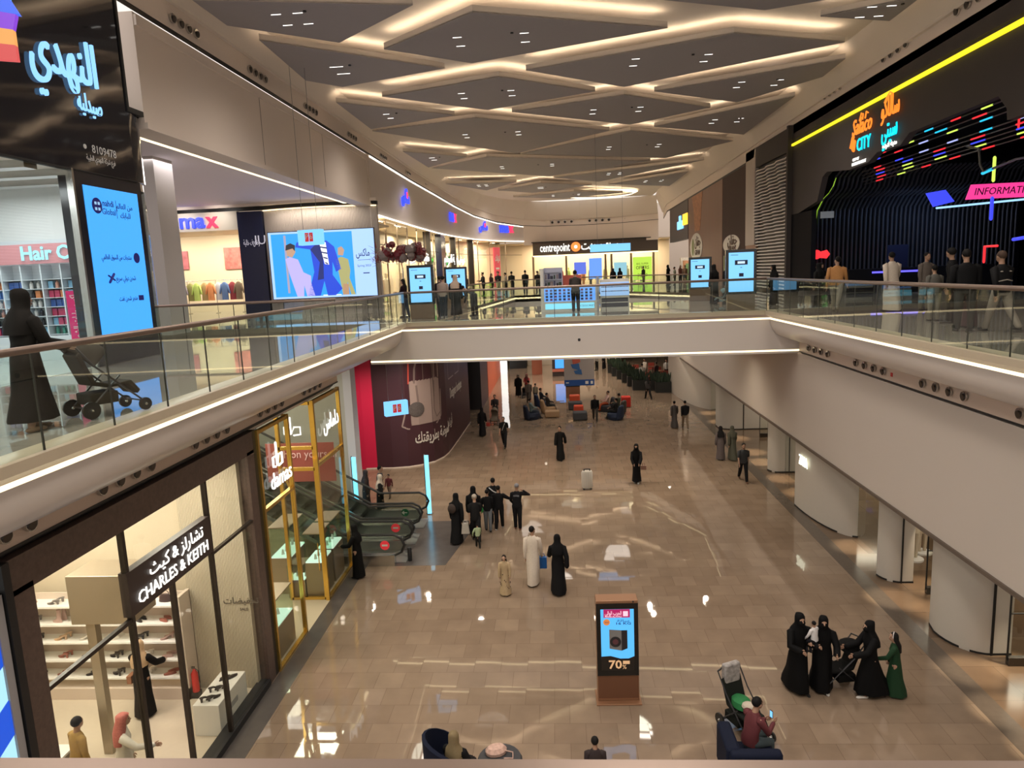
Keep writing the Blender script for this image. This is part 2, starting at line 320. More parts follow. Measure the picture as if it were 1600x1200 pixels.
# ================================================================== CEILING
b = MB(); b.box(-9.0, 11.3, -8, 84, 16.95, 17.1)
ceil = struct('ceiling', b, CEIL)
P = {'a': [(-9.29, 19.42), (-3.7, 20.81), (-6.61, 23.52), (-9.27, 21.4)], 'b': [(-8.91, 22.81), (-3.78, 27.04), (-8.06, 28.68), (-9.1, 27.5)], 'c': [(-5.39, 24.44), (-2.14, 21.64), (3.78, 24.16), (-2.74, 26.62)],
     'd': [(-.86, 27.94), (6.08, 25.11), (10.3, 26.89), (3.09, 31.31)], 'e': [(4.48, 32.4), (11.16, 29.05), (11.25, 31.61), (8.75, 35.48)], 'f': [(-6.94, 30.51), (-1.91, 28.59), (1.92, 31.78), (-2.88, 34.07)],
     'g': [(-1.8, 34.76), (3.22, 32.66), (7.68, 36.27), (4.19, 39.4)], 'h': [(5.55, 40.29), (11.2, 34.87), (11.3, 44.25)], 'i': [(-9.04, 31.01), (-4.51, 34.73), (-9.04, 36.82)],
     'j': [(-9.1, 37.3), (-3.63, 35.54), (3.18, 40.68), (-2.25, 46.6)], 'k': [(-2.0, 46.85), (4.36, 41.02), (11.2, 46.31), (7.93, 51.96)], 'l': [(-8.9, 43.67), (-5.42, 46.9), (-8.57, 50.5)],
     'm': [(-8.4, 50.96), (-4.21, 47.27), (7.0, 53.0), (-.32, 58.5)], 'n': [(.1, 59.4), (10.96, 53.89), (3.95, 63.78)], 'o': [(3.26, 21.7), (6.49, 23.1), (8.07, 22.57), (8.4, 17), (1, 14)], 'p': [(8.44, 24.01), (10.88, 22.83), (10.9, 24.88)],
     'q': [(-8.8, 60), (-3, 61), (-6, 66)], 'r': [(-1, 62.5), (3.5, 66), (-2, 70), (-5, 66.5)], 's': [(5, 66), (11, 60), (11, 70)], 't': [(-4, 73), (2, 70.5), (7, 74), (1, 77)],
     'u': [(-9, 10), (-3, 12), (-1, 17), (-5, 19.5), (-9, 16)], 'v': [(-2, 4), (5, 6), (3, 12), (-1.5, 11)]}
INS = .16
k = 0
for key, pg in P.items():
    cx = sum(p[0] for p in pg) / len(pg); cy = sum(p[1] for p in pg) / len(pg)
    b = MB(); b.prism(pg, CP, CP + .04, 0)
    n = len(pg)
    for i in range(n):                                                       # white upstand round the panel
        p, q = pg[i], pg[(i + 1) % n]; b.add([(*p, CP - .003), (*q, CP - .003), (*q, CP + .2), (*p, CP + .2)], [(0, 1, 2, 3)], 1)
    for u in (.33, .62):                                                     # recessed slots with downlights
        for v in (-.3, .25):
            x = cx + (pg[2][0] - pg[0][0]) * (u - .5) * .8; y = cy + v * 1.6
            b.box(x - .14, x + .14, y - .012, y + .012, CP - .012, CP, 2)
    b.disc((cx + .5, cy - .6, CP - .03), .05, 'z', .03, mi=3)
    o = b.build('ceiling_panel', [PANEL, CEIL, SLOT, BLACK], kind='structure')
    area = sum(pg[i][0] * pg[(i + 1) % n][1] - pg[(i + 1) % n][0] * pg[i][1] for i in range(n))
    b = MB()
    for i in range(n):                                                       # LED line behind the upstand, on the sides towards the entrance
        p, q = Vector(pg[i]), Vector(pg[(i + 1) % n]); d = (q - p).normalized(); nn = Vector((d.y, -d.x)) * (1 if area > 0 else -1)
        if nn.y < -.25 and abs(d.x) > .3:
            a, c = p - nn * .1 + d * .15, q - nn * .1 - d * .15
            b.add([(a.x, a.y, CP + .2), (c.x, c.y, CP + .2), (c.x - nn.x * .07, c.y - nn.y * .07, CP + .2), (a.x - nn.x * .07, a.y - nn.y * .07, CP + .2)], [(0, 1, 2, 3)], 0)
            b.add([(a.x, a.y, CP + .04), (c.x, c.y, CP + .04), (c.x, c.y, CP + .2), (a.x, a.y, CP + .2)], [(0, 1, 2, 3)], 1)
    if b.f: lo = b.build('light_strip', [COVE, CEIL], o)
# ring light far down the ceiling
b = MB()
for i in range(28):
    t0, t1 = 2 * PI * i / 28, 2 * PI * (i + 1) / 28
    b.add([(5 + 3.4 * math.cos(t), 77.5 + 3.4 * math.sin(t), 16.6) for t in (t0, t1)] + [(5 + 3.9 * math.cos(t), 77.5 + 3.9 * math.sin(t), 16.8) for t in (t1, t0)], [(0, 1, 2, 3)])
tag(b.build('ring_light', glow('ring_light_glow', (1, .74, .45), 3)), 'curved ring light at the far end of the ceiling', 'ceiling light')
# upper side bands: path of the left wall (curving in at the far end), far wall and right wall
LPATH = [(-9.9, -6), (-9.9, 39.3), (-9.9, 50), (-9.75, 60), (-9.2, 67), (-8.2, 74), (-6.4, 80), (-3.6, 84.5), (-1, 86), (3, 86.4), (8, 86), (12, 84.5)]
def topz(y, x): return 15.7 if y < 62 else 15.7 - (y - 62) * .062
def band(path, off, pr, mats, name, zf=topz):
    b = MB(); n = len(path)
    for (o0, h0, o1, h1, mi) in pr:
        for i in range(n - 1):
            q = []
            for (j, o, h) in ((i, o0, h0), (i + 1, o0, h0), (i + 1, o1, h1), (i, o1, h1)):
                p = Vector(path[j]); d = (Vector(path[min(j + 1, n - 1)]) - Vector(path[max(j - 1, 0)])).normalized(); nn = Vector((d.y, -d.x)) * off
                q.append((p.x + nn.x * o, p.y + nn.y * o, zf(p.y, p.x) + h if h < 3 else h))
            b.add(q, [(0, 1, 2, 3)], mi)
    return struct(name, b, mats)
PR = [(-.02, -.12, -.02, .0, 0), (-.02, .0, 0, .0, 0), (0, 0, 0, .66, 1), (0, .66, .12, .66, 1), (.1, .66, .14, .74, 2), (.12, .72, .9, 16.95, 2)]
band(LPATH, 1, PR, [BLACK, WHITE, CEIL], 'wall_left')
band([(12, -6), (12, 78), (12.5, 84)], -1, PR, [BLACK, WHITE, CEIL], 'wall_right')
b = MB()                                                                     # far wall above the department store
far = LPATH[7:]
for p, q in zip(far, far[1:]): b.add([(*p, 12.0), (*q, 12.0), (*q, topz(q[1], 0) - .06), (*p, topz(p[1], 0) - .06)], [(0, 1, 2, 3)])
struct('wall_far', b, WHITE)
# upper left bulkhead over the side hall
b = MB(); b.box(-10.6, -9.93, 17.6, 39.2, 12.85, 15.56); b.box(-9.93, -9.86, 17.6, 39.2, 12.85, 13.0); b.box(-10.0, -9.86, 17.62, 39.2, 15.25, 15.5); b.box(-9.99, -9.90, 38.9, 39.3, 7.35, 15.6)
for y in (24.9, 31.5): b.box(-9.925, -9.9195, y, y + .02, 12.85, 15.4, 1)
struct('trim_7', b, [WHITE, mat('joint_line', (.15, .12, .10), .8)])
b = MB(); b.box(-30, -10.6, 12, 39.9, 13.3, 13.4)
struct('ceiling', b, mat('lilac_lit_soffit', (.72, .67, .74), .7))  # lilac up-light on the soffit is put into its colour
b = MB(); b.box(-10.80, -10.62, 17.7, 37, 12.86, 12.9); b.build('light_strip', STRIP, kind='structure')
lamp('AREA', (-15, 28, 13.2), 620, (1, .92, .9), 5, 9, aim=(-15, 28, 0)); lamp('AREA', (-15, 18, 13.2), 160, (1, .9, .9), 4, 4, aim=(-15, 18, 0))
b = MB(); b.box(-14.4, -13.2, 23.6, 24.8, 7.35, 13.3)
struct('column_1', b, mat('pale_grey_column', (.50, .47, .46), .4))
b = MB(); b.box(-30.2, -30, -6, 95, 0, 17); b.box(26, 26.2, -6, 95, 0, 17); b.box(-30, 26, 95, 95.2, 0, 17); struct('wall_outer', b, WHITE)
# ================================================================== LOWER LEFT spotlight band, black reveal
b = MB(); b.box(-6.95, -6.75, -6, 21.0, 5.93, 6.34, 0); b.box(-7.1, -6.9, -6, 21.0, 5.80, 5.93, 1); b.box(-6.76, -6.735, -6, 21, 5.90, 5.935, 1)
struct('trim_8', b, [mat('warm_band', (.62, .50, .42), .4), BLACK])
b = MB(); b.box(8.2, 8.45, -6, 24.6, 5.93, 6.34, 0); b.box(8.35, 8.5, -6, 24.6, 5.80, 5.93, 1); b.box(8.19, 8.21, -6, 24.6, 5.895, 5.93, 1)
struct('trim_9', b, [mat('warm_band'), BLACK])
# ================================================================== LOWER RIGHT bulkhead over the fashion shop
b = MB(); b.box(8.22, 8.5, -6, 52, 2.82, 5.86); b.box(8.17, 8.52, -6, 52, 2.74, 2.82, 1); b.box(8.5, 16, -6, 52, 2.86, 2.95)
struct('wall_right', b, [mat('grey_white_render', (.56, .50, .45), .5, noise=.02, nscale=.5), mat('dark_edge_trim', (.12, .09, .07), .5), WHITE])
RND = mat('round_pier_render', (.52, .48, .43), .5, noise=.02)
def pier(pts, z1=2.85, name='column_2', seam=None):
    b = MB(); b.prism(pts, 0, z1)
    for q in pts: pass
    b.prism([(x + (.012 if x > 9 else -.012), y - .01) for x, y in pts], 0, .05, 1)
    if seam: b.box(*seam, 0, z1, 1)
    return struct(name, b, [RND, BLACK])
def arc(cx, cy, rx, ry, a0, a1, n=10): return [(cx + rx * math.cos(math.radians(a0 + (a1 - a0) * i / n)), cy + ry * math.sin(math.radians(a0 + (a1 - a0) * i / n))) for i in range(n + 1)]
pier(arc(9.55, 25.9, .97, 3.3, 180, 268) + [(9.45, 26), (9.0, 26.2)], name='column_2')
pier(arc(9.35, 19.75, .48, .55, 180, 270, 6) + [(9.62, 19.2), (9.62, 19.7), (8.95, 19.9)], name='column_3', seam=(9.28, 9.32, 19.18, 19.2))
pier(arc(9.55, 16.5, .74, 1.05, 180, 270, 8) + [(9.95, 15.45), (9.95, 16.2), (8.9, 16.9)], name='column_4', seam=(9.5, 9.55, 15.43, 15.46))
pier(arc(9.4, 11.0, .6, .8, 180, 270, 6) + [(11, 10.2), (11, 12.2), (8.8, 12.2)], name='column_5')
pier(arc(9.3, 30.6, .35, .5, 180, 270, 6) + [(10.4, 30.1), (10.4, 30.6), (8.95, 30.6)], name='column_6', seam=(9.7, 9.74, 30.08, 30.1))
pier(arc(9.6, 39.0, .9, .6, 180, 270, 6) + [(11.4, 38.4), (11.4, 39.6), (8.7, 39.6)], name='column_7', seam=(9.9, 9.95, 38.38, 38.4))
b = MB(); n = 12; cu = [(7.8 + .0 * i, 0) for i in range(0)]
cur = [(8.0, 52.0)] + arc(9.6, 51.5, 1.6, 7.5, 180, 262, 12)
b.prism(cur + [(9.9, 44.4), (9.9, 52)], 0, 3.4); struct('wall_curved', b, RND)
b = MB(); b.box(15.9, 16, -6, 52, 0, 2.9); b.box(9.6, 15.9, 51.8, 52, 0, 2.9)
for y in (13.6, 29.0, 34.5): b.box(11.2, 15.9, y, y + .15, 0, 2.9)
struct('wall_shop', b, mat('warm_shop_wall', (.55, .45, .33), .6))
for y, e in [(12.8, 60), (14.6, 60), (18.3, 80), (21.3, 50), (27.5, 90), (32, 80), (36.5, 90), (42, 90)]:
    lamp('AREA', (12, y, 2.8), e * .6, (1, .88, .70), 2.2, 1.0, aim=(12, y, 0))
for x, y in [(8.68, 18.3), (8.78, 14.8), (8.65, 13.4), (9.85, 19.0), (9.45, 17.5), (9.8, 14.9), (8.7, 12.2), (9.1, 21.8), (9.3, 27.3), (9.2, 29.2), (9.1, 31.8), (9.1, 33.6), (9.1, 36.4), (9.1, 40.5), (9.1, 43)]:
    lamp('SPOT', (x, y, 2.70), 420, (1, .84, .60), .03, aim=(x, y, 0), angle=34, blend=.8)
for y0, y1, x in [(20.2, 22.6, 9.5), (26.1, 30.1, 9.55), (39.6, 44.2, 9.7)]:
    b = MB(); b.box(x, x + .02, y0, y1, .02, 2.84); struct('window_1', b, SHOPGL)
# ================================================================== helpers for shop fittings
SIGNW = glow('white_sign_light', (1, .97, .90), 1.3); SIGNB = glow('ice_blue_sign_light', (.25, .55, 1.0), 1.3)
SCRB = glow('blue_screen', (.05, .33, .95), 1.25); SCRL = glow('light_blue_screen', (.20, .55, 1.0), 1.2); NAVY = mat('navy_panel', (.006, .010, .045), .2, noise=.1)
CREAM = mat('cream_wall', (.62, .54, .42), .6); METAL = mat('champagne_metal', (.38, .32, .24), .38, .7); DKFR = mat('dark_bronze_frame', (.03, .022, .018), .35, .4)
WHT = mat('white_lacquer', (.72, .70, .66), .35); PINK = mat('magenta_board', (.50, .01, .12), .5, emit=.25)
def panel_text(b, *a, **k): b.text(*a, **k)
# ================================================================== PHARMACY (upper left)
t = thing('pharmacy_sign', 'glossy black curved pharmacy sign wall with glowing blue Arabic name', 'sign', (-9.9, 12, 11.5), LW)
b = MB(); b.box(-6, 4.85, 0, .12, 0, 4.35); b.prism([(4.85, .12), (4.85, 0), (5.2, .02), (5.5, .14), (5.72, .36), (5.8, .7), (5.8, 1.2), (4.85, 1.2)], 0, 1.62); b.build('panel', GLOSSB, t)
b = MB(); b.box(4.82, 4.9, -.03, .2, 1.6, 4.4); b.box(4.85, 5.5, -.02, 1.0, 1.6, 1.72); b.prism([(5.4, .08), (5.7, .2), (5.86, .6), (5.86, 1.2), (5.4, 1.2)], 1.6, 1.72); b.box(-6, 4.85, -.02, .1, -.04, .0); b.build('frame', BLACK, t)
b = MB(); b.text(ar('النهدي'), 2.75, 2.2, 1.25, y=-.05, ext=.03, bold=.0, maxw=2.0); b.build('letters', SIGNB, t)
b = MB(); b.text(ar('صيدلية'), 3.4, 1.42, .52, y=-.04, ext=.015, bold=.0, maxw=.8); b.build('letters', SIGNB, t)
b = MB(); b.text('8109478', 3.75, .50, .24, y=-.01, ext=.004, maxw=.85); b.text(ar('فرع شركة النهدي الطبية'), 3.6, .30, .16, y=-.01, ext=.004, maxw=1.0); b.disc((3.1, -.01, .52), .05, 'y', .008, 12); b.build('small_print', mat('pale_print', (.6, .6, .6), .5), t)
t = thing('advertising_screen', 'tall blue advertising screen in a black surround beside the pharmacy window', 'screen', (-9.88, 14.58, F2), LW)
b = MB(); b.box(0, 2.4, 0, .35, 0, 4.13); b.build('surround', mat('black_surround', (.01, .012, .02), .15, spec=.8), t)
b = MB(); b.box(.24, 2.2, -.012, 0, .55, 3.85); b.build('screen', glow('pharmacy_screen', (.04, .32, .92), 1.25), t)
INK = mat('indigo_ink', (.01, .01, .22), .6)
b = MB(); b.text('nahdi', 1.02, 3.52, .19, y=-.016, ext=.002, bold=.01); b.text('Global', 1.02, 3.34, .19, y=-.016, ext=.002); b.text(ar('من العالم'), 1.62, 3.5, .17, y=-.016, ext=.002, bold=.006); b.text(ar('للبابك'), 1.62, 3.3, .17, y=-.016, ext=.002, bold=.006)
b.box(1.30, 1.31, -.018, -.014, 3.22, 3.62); b.disc((.62, -.02, 3.45), .17, 'y', .006, 20)
b.text(ar('منتجات من السوق العالمي'), 1.1, 2.35, .15, y=-.016, ext=.002, bold=.006, maxw=1.1); b.disc((1.86, -.02, 2.35), .12, 'y', .006, 18)
b.text(ar('شحن دولي سريع'), 1.35, 1.88, .15, y=-.016, ext=.002, bold=.006, maxw=.75); b.tube([(.72, -.02, 1.8), (.9, -.02, 1.98)], .03, 6); b.tube([(.7, -.02, 1.95), (.92, -.02, 1.84)], .018, 6)
b.text(ar('متجر شحن نفت'), 1.35, 1.42, .15, y=-.016, ext=.002, bold=.006, maxw=.7); b.box(1.75, 1.95, -.02, -.014, 1.36, 1.48)
b.build('lettering', INK, t)
b = MB()
for s in (-.05, .06):
    for q in (3.38, 3.5): b.box(.62 + s - .035, .62 + s + .035, -.024, -.02, q - .03, q + .03, 0)
b.build('globe_squares', mat('pale_lattice', (.3, .55, .9), .5, emit=.5), t)
t = thing('corner_vitrine', 'curved glass corner of the pharmacy with a polished metal cap', 'shop window', (-9.9, 17.0, F2), LW)
b = MB(); b.prism(arc(.05, .75, .72, .72, -90, 20, 10) + [(.0, .9), (.0, .05)], .0, 3.95); b.build('glass', glass_mat('milky_glass', (.62, .68, .68), 1.0), t)
b = MB(); b.prism(arc(.05, .75, .70, .70, -90, 20, 8) + [(.0, .9)], 3.95, 4.15); b.build('cap', STEEL, t)
b = MB(); b.prism(arc(.05, .75, .6, .6, -80, 20, 8) + [(.0, .9)], .0, 3.9); b.build('liner', mat('pale_liner', (.45, .45, .45), .2), t)
b = MB(); b.box(-9.95, -9.88, -2, 14.6, F2 + .02, 11.46); struct('window_2', b, SHOPGL)
b = MB()
for y in (5.5, 8.5, 11.5, 14.5): b.box(-10, -9.86, y, y + .06, F2, 11.5)
struct('trim_10', b, STEEL)
b = MB(); b.box(-14.6, -14.5, -2, 17, F2, 11.5); b.box(-14.5, -10.3, 16.9, 17.0, F2, 11.5); b.box(-14.5, -10, -2, -1.9, F2, 11.5); struct('wall_pharmacy', b, mat('cool_white_wall', (.66, .68, .68), .5))
b = MB(); b.box(-14.5, -9.95, -2, 17, 11.5, 11.6)
for i in range(12): b.box(-14.5, -10, 3 + i * 1.15, 3.35 + i * 1.15, 11.36, 11.5, 1)
struct('ceiling', b, [WHITE, STEEL])
b = MB(); b.box(-14.5, -9.95, -2, 17, F2, F2 + .006); struct('floor', b, mat('white_gloss_floor', (.55, .58, .56), .08))
for y in (4, 8.5, 12.2, 15): lamp('AREA', (-12.2, y, 11.3), 95, (.90, .96, 1), 2.5, 2.0, aim=(-12.2, y, 0))
b = MB(); b.box(-13.6, -12.3, 16.3, 16.35, 10.3, 10.62, 0); b.box(-12.95, -11.4, 16.25, 16.3, 10.2, 10.55, 0)
b = MB()
t = thing('shelving_unit', 'white pharmacy shelving wall under a pink illuminated header', 'shelves', (-13.76, 16.8, F2))
b.box(0, 3.5, -.02, .08, 0, 2.9)
for i in range(8): b.box(i * .5 - .015, i * .5 + .015, -.4, 0, 0, 2.3)
for k in range(7): b.box(0, 3.5, -.38, 0, .62 + k * .22, .632 + k * .22)
b.box(0, 3.5, -.42, 0, 0, .6); b.build('shelf_frame', mat('shelf_white', (.60, .66, .70), .4), t)
b = MB(); b.box(.3, 3.3, -.44, -.36, 2.32, 2.78); b.build('header', mat('pink_header', (.50, .22, .24), .4, emit=.1), t)
b = MB(); b.text('Hair Care', 2.0, 2.55, .46, y=-.47, ext=.01, bold=.02, maxw=1.75); b.build('letters', glow('cyan_letters', (.35, .85, 1.0), 1.3), t)
cols = [((.62, .30, .22), 'tan'), ((.05, .12, .38), 'navy blue'), ((.70, .68, .66), 'white'), ((.62, .22, .08), 'orange'), ((.08, .32, .25), 'green'), ((.50, .05, .12), 'dark pink'), ((.02, .02, .03), 'black'), ((.25, .5, .7), 'pale blue')]
protos = {}
for i, (c, nm) in enumerate(cols):
    b = MB(); m_ = mat('pack_' + nm.replace(' ', '_'), c, .4, emit=0)
    if i % 2: b.box(-.06, .06, -.05, .05, 0, .17)
    else: b.loft([(0, 0, 0, .042, .042), (0, 0, .13, .042, .042), (0, 0, .15, .018, .018), (0, 0, .18, .018, .018)], 8)
    o = b.build('product_box' if i % 2 else 'product_bottle', m_); protos[i] = (o, nm, 'box' if i % 2 else 'bottle')
used = set()
rows = ['lowest', 'second lowest', 'third lowest', 'middle', 'third highest', 'second highest', 'highest']
bays = ['first', 'second', 'third', 'fourth', 'fifth', 'sixth', 'seventh']
for bay in range(7):
    for k in range(6):
        pi = random.choice(range(8))
        for j in range(3):
            if random.random() < .25: pi = random.choice(range(8))
            o, nm, kd = protos[pi]
            if pi in used: c = o.copy(); C.objects.link(c)
            else: c = o; used.add(pi)
            c.location = (-13.76 + bay * .5 + .1 + j * .15, 16.62 - random.random() * .05, F2 + .633 + k * .22)
            tag(c, '%s hair care %s, %s of three, %s pharmacy shelf, %s bay' % (nm, kd, ['left', 'middle', 'right'][j], rows[k], bays[bay]), kd, 'hair care products, %s, on the %s pharmacy shelf, %s bay' % (nm, rows[k], bays[bay]))
t = thing('standing_banner', 'magenta vertical banner with white writing beside the pharmacy screen', 'banner', (-10.85, 15.5, F2), .25)
b = MB(); b.box(-.18, .18, -.02, .02, .45, 1.65); b.build('board', PINK, t)
b = MB()
g, f_ = text_geo(ar('اكسسوارات الشعر'), .002, .01, 'CENTER'); s_ = .26
b.add([(-.02 - v[2] * s_ * .8, -.025 + v[1], 1.05 + v[0] * s_ * .55) for v in g], f_); b.build('lettering', WHT, t)
b = MB(); b.box(-.15, .15, -.12, .12, 0, .02); b.box(-.01, .01, -.01, .01, .02, .46); b.build('stand', STEEL, t)
t = thing('hanging_sign', 'multicoloured faceted sign hanging at the upper left corner of the view', 'sign', (-7.6, 9.9, 12.75), .3)
b = MB()
for i, m_ in enumerate(range(5)):
    b.prism([(-.3 + .02 * i, .55 - i * .22), (.28 + (.06 if 1 < i < 3 else 0), .42 - i * .2), (.28 + (.1 if i == 1 else 0), .22 - i * .2), (-.3, .33 - i * .22)], -.05, .05, i, 'y')
b.build('facets', [glow('facet_%d' % i, c, .9) for i, c in enumerate([(.05, .5, 1), (.05, .15, .9), (.25, .05, .7), (.9, .4, .1), (.7, .08, .08)])], t)
b = MB(); b.box(-.004, .004, -.004, .004, .5, 4.1); b.build('wire', BLACK, t)
# ================================================================== CLOTHES SHOP on the left: side front with sign, navy pylon, curved screen wall
b = MB(); b.box(-26, -17.4, 39.0, 39.3, 11.95, 12.95); struct('wall_shop_front', b, mat('shop_fascia_white', (.66, .60, .50), .5))
b = MB(); b.prism([(-9.6, 39.4), (-9.6, 39.2), (-10.6, 38.75), (-12, 38.55), (-14, 38.6), (-15.9, 39.0), (-17.4, 39.25), (-26, 39.3), (-26, 39.4)], 12.95, 13.15); struct('trim_11', b, BLACK)
b = MB(); b.prism([(-9.6, 39.4), (-9.6, 39.0), (-12, 38.3), (-14, 38.3), (-17.4, 39.0), (-26, 39.0), (-26, 39.4)], 13.15, 13.3); struct('trim_12', b, WHITE)
t = thing('shop_sign', 'blue and red max sign on the side front, above the clothes racks', 'sign', (-19.55, 38.95, 12.5))
b = MB(); b.text('ma', -.42, 0, 1.15, ext=.05, bold=.02, maxw=1.45); b.build('letters', glow('blue_letters', (.03, .06, .95), 1.5), t)
b = MB(); b.text('x', .72, 0, 1.15, ext=.05, bold=.03, maxw=.7); b.build('letters', glow('red_letters', (.95, .03, .10), 1.5), t)
b = MB(); b.box(-17.35, -15.95, 38.85, 39.25, F2, 12.88); o = b.build('advertising_pylon', NAVY); tag(o, 'tall navy blue pylon with pale lettering beside the big fashion screen', 'pylon')
b = MB(); b.text(ar('وظائف خالية'), -16.65, 11.2, .42, y=38.83, ext=.008, maxw=.9); b.text('IU', -16.15, 11.3, .7, y=38.83, ext=.01); o2 = b.build('lettering', mat('pale_lettering', (.5, .5, .6), .5, emit=.4)); o2.parent = o
def cv(x): return 39.0 - .62 * (1 - ((x + 12.75) / 3.1) ** 2)
b = MB(); xs = [-15.9 + i * .315 for i in range(21)]
b.prism([(x, cv(x)) for x in xs] + [(-9.6, 39.3), (-15.9, 39.3)], F2, 12.95); struct('wall_ribbed', b, ribbed_mat('ribbed_taupe', (.33, .28, .25), (.46, .40, .36), 'X', 4))
b = MB(); b.prism([(x, cv(x) - .12) for x in xs] + [(x, cv(x)-.04) for x in reversed(xs)], 12.86, 12.9); b.build('light_strip', STRIP, kind='structure')
t = thing('video_wall', 'large bright blue fashion screen with three models on the curved wall', 'screen', (-12.6, 38.36, 8.06))
b = MB(); b.box(-2.95, 2.95, 0, .12, -.03, 3.62); b.build('casing', mat('casing_black', (.02, .02, .02), .4), t)
b = MB(); b.box(-2.9, 2.9, -.01, 0, 0, 3.58, 0); b.box(-2.75, 1.72, -.014, -.01, .1, 3.48, 1); b.box(-.1, .9, -.016, -.012, .1, .14, 2); b.build('screen', [glow('screen_pale', (.36, .56, 1.0), 1.2), glow('screen_sky', (.02, .33, .88), 1.1), SIGNW], t)
def fig(pts, m_, y=-.02, nm='picture_figure'):
    b = MB(); b.prism(pts, y - .002, y, 0, 'y'); return b.build(nm, m_, t)
lil = glow('lilac', (.52, .46, .85), 1.0); blu = glow('royal', (.01, .06, .62), 1.1); dkb = glow('dark_royal', (.008, .02, .16), 1.0); grn = glow('olive', (.42, .40, .16), 1.0); skn = glow('screen_skin', (.55, .33, .22), 1.0); drk = glow('screen_dark', (.02, .02, .03), 1.0)
fig([(-1.55, .1), (-1.9, 1.4), (-2.05, 2.15), (-1.8, 2.25), (-1.35, 2.1), (-1.1, 1.4), (-.7, 1.2), (-.72, .8), (-.55, .1), (-1.0, .1), (-1.12, .7), (-1.18, .1)], lil)
fig([(-1.92, 2.3), (-1.98, 2.7), (-1.75, 2.9), (-1.5, 2.8), (-1.45, 2.5), (-1.65, 2.22)], skn); fig([(-2.0, 2.6), (-1.95, 2.88), (-1.7, 2.98), (-1.45, 2.86), (-1.48, 2.55), (-1.6, 2.7)], drk, -.024)
fig([(-2.05, .3), (-2.05, 3.4), (-1.93, 3.4), (-1.93, .3)], glow('pole_pic', (.5, .45, .6), .8), -.017)
fig([(-.95, .1), (-.5, 1.4), (-.62, 2.6), (-1.45, 2.75), (-1.35, 3.0), (-.9, 3.15), (-.2, 2.95), (.3, 3.05), (.7, 2.7), (1.0, 1.5), (.7, 1.35), (.55, 1.9), (.5, 1.2), (1.0, .45), (.6, .1), (.15, .1), (.02, .9), (-.25, .1)], blu)
fig([(-.62, 2.6), (-.2, 2.95), (.1, 2.9), (0, 1.0), (-.35, .95), (-.15, 1.9)], dkb, -.024); fig([(-.1, 2.95), (.25, 2.95), (.35, 1.75), (.12, 1.8)], SIGNW, -.026)
for i in range(4): fig([(-.08 + i * .07, 2.75 - i * .28), (.3, 2.68 - i * .28), (.3, 2.6 - i * .28), (-.06 + i * .07, 2.67 - i * .28)], dkb, -.029, 'stripe')
fig([(1.0, .1), (.85, 1.3), (.72, 2.0), (1.05, 2.15), (1.42, 2.0), (1.5, 1.4), (1.42, 1.0), (1.7, .1), (1.45, .1), (1.3, .8), (1.2, .1)], grn); fig([(.88, 2.25), (.9, 2.62), (1.1, 2.7), (1.25, 2.5), (1.15, 2.2)], skn); fig([(1.0, .1), (1.05, .7), (1.35, .68), (1.35, .1)], glow('bag_pic', (.6, .35, .2), .8), -.026)
b = MB(); b.text(ar('ماكس'), 2.25, 2.3, .55, y=-.02, ext=.002, bold=.01, maxw=.75); b.box(1.95, 2.65, -.02, -.018, 1.92, 1.94); b.box(2.2, 2.55, -.02, -.018, 1.2, 1.25); b.text('Spring 2023', 2.28, 1.62, .16, y=-.02, ext=.002); b.build('lettering', INK, t)
lamp('AREA', (-12.75, 38.0, 12.85), 90, (1, .9, .75), 5.5, .15, aim=(-12.75, 38.3, 8))
for x in (-22.5, -20.5, -18.5): lamp('SPOT', (x, 37.6, 12.9), 90, (1, .93, .85), .05, aim=(x, 39, 12.3), angle=110)
# inside behind the side front: racks of clothes, spotlights, posters
b = MB(); b.box(-26, -15.9, 43, 43.1, F2, 12); b.box(-26, -9.9, 39.3, 43, 11.95, 12.05); b.box(-26, -25.9, 39.3, 43, F2, 12); b.box(-16.2, -16.0, 39.35, 43, F2, 12); struct('wall_shop', b, mat('shop_beige', (.56, .46, .33), .6))
for x in (-23, -20, -17.8): lamp('AREA', (x, 40.6, 11.8), 230, (1, .9, .72), 1.8, 1.8, aim=(x, 41.4, 8))
b = MB(); b.box(-24, -22.5, 42.9, 42.98, 10.0, 11.1); tag(b.build('poster', mat('poster_red_blue', (.35, .10, .12), .5, noise=.8, nscale=3)), 'red and blue poster behind the clothes racks, next to the column', 'poster')
b = MB(); b.box(-20.2, -18.8, 42.9, 42.98, 9.9, 11.2); tag(b.build('poster', mat('poster_red_white', (.45, .12, .10), .5, noise=.9, nscale=4)), 'red patterned square poster on the back wall of the clothes shop', 'poster')
t = thing('clothes_rack', 'long chrome clothes rack behind the side window of the clothes shop', 'rack', (-20.6, 40.6, F2))
b = MB(); b.tube([(-2.6, 0, 1.9), (2.4, 0, 1.9)], .02, 6); b.build('rail', STEEL, t)
for x in (-2.6, -.9, .8, 2.4):
    b = MB(); b.tube([(x, 0, 0.02), (x, 0, 1.9)], .018, 6); b.box(x - .02, x + .02, -.25, .25, 0, .03); b.build('leg', STEEL, t)
gc = [((.02, .02, .02), 'black'), ((.62, .58, .48), 'cream'), ((.10, .09, .10), 'charcoal'), ((.28, .24, .27), 'mauve grey'), ((.30, .28, .10), 'olive'), ((.48, .62, .16), 'lime and grey'), ((.45, .32, .14), 'tan'), ((.75, .30, .12), 'orange'), ((.6, .6, .62), 'white'), ((.12, .2, .4), 'blue'), ((.3, .05, .06), 'dark red'), ((.2, .15, .1), 'brown')]
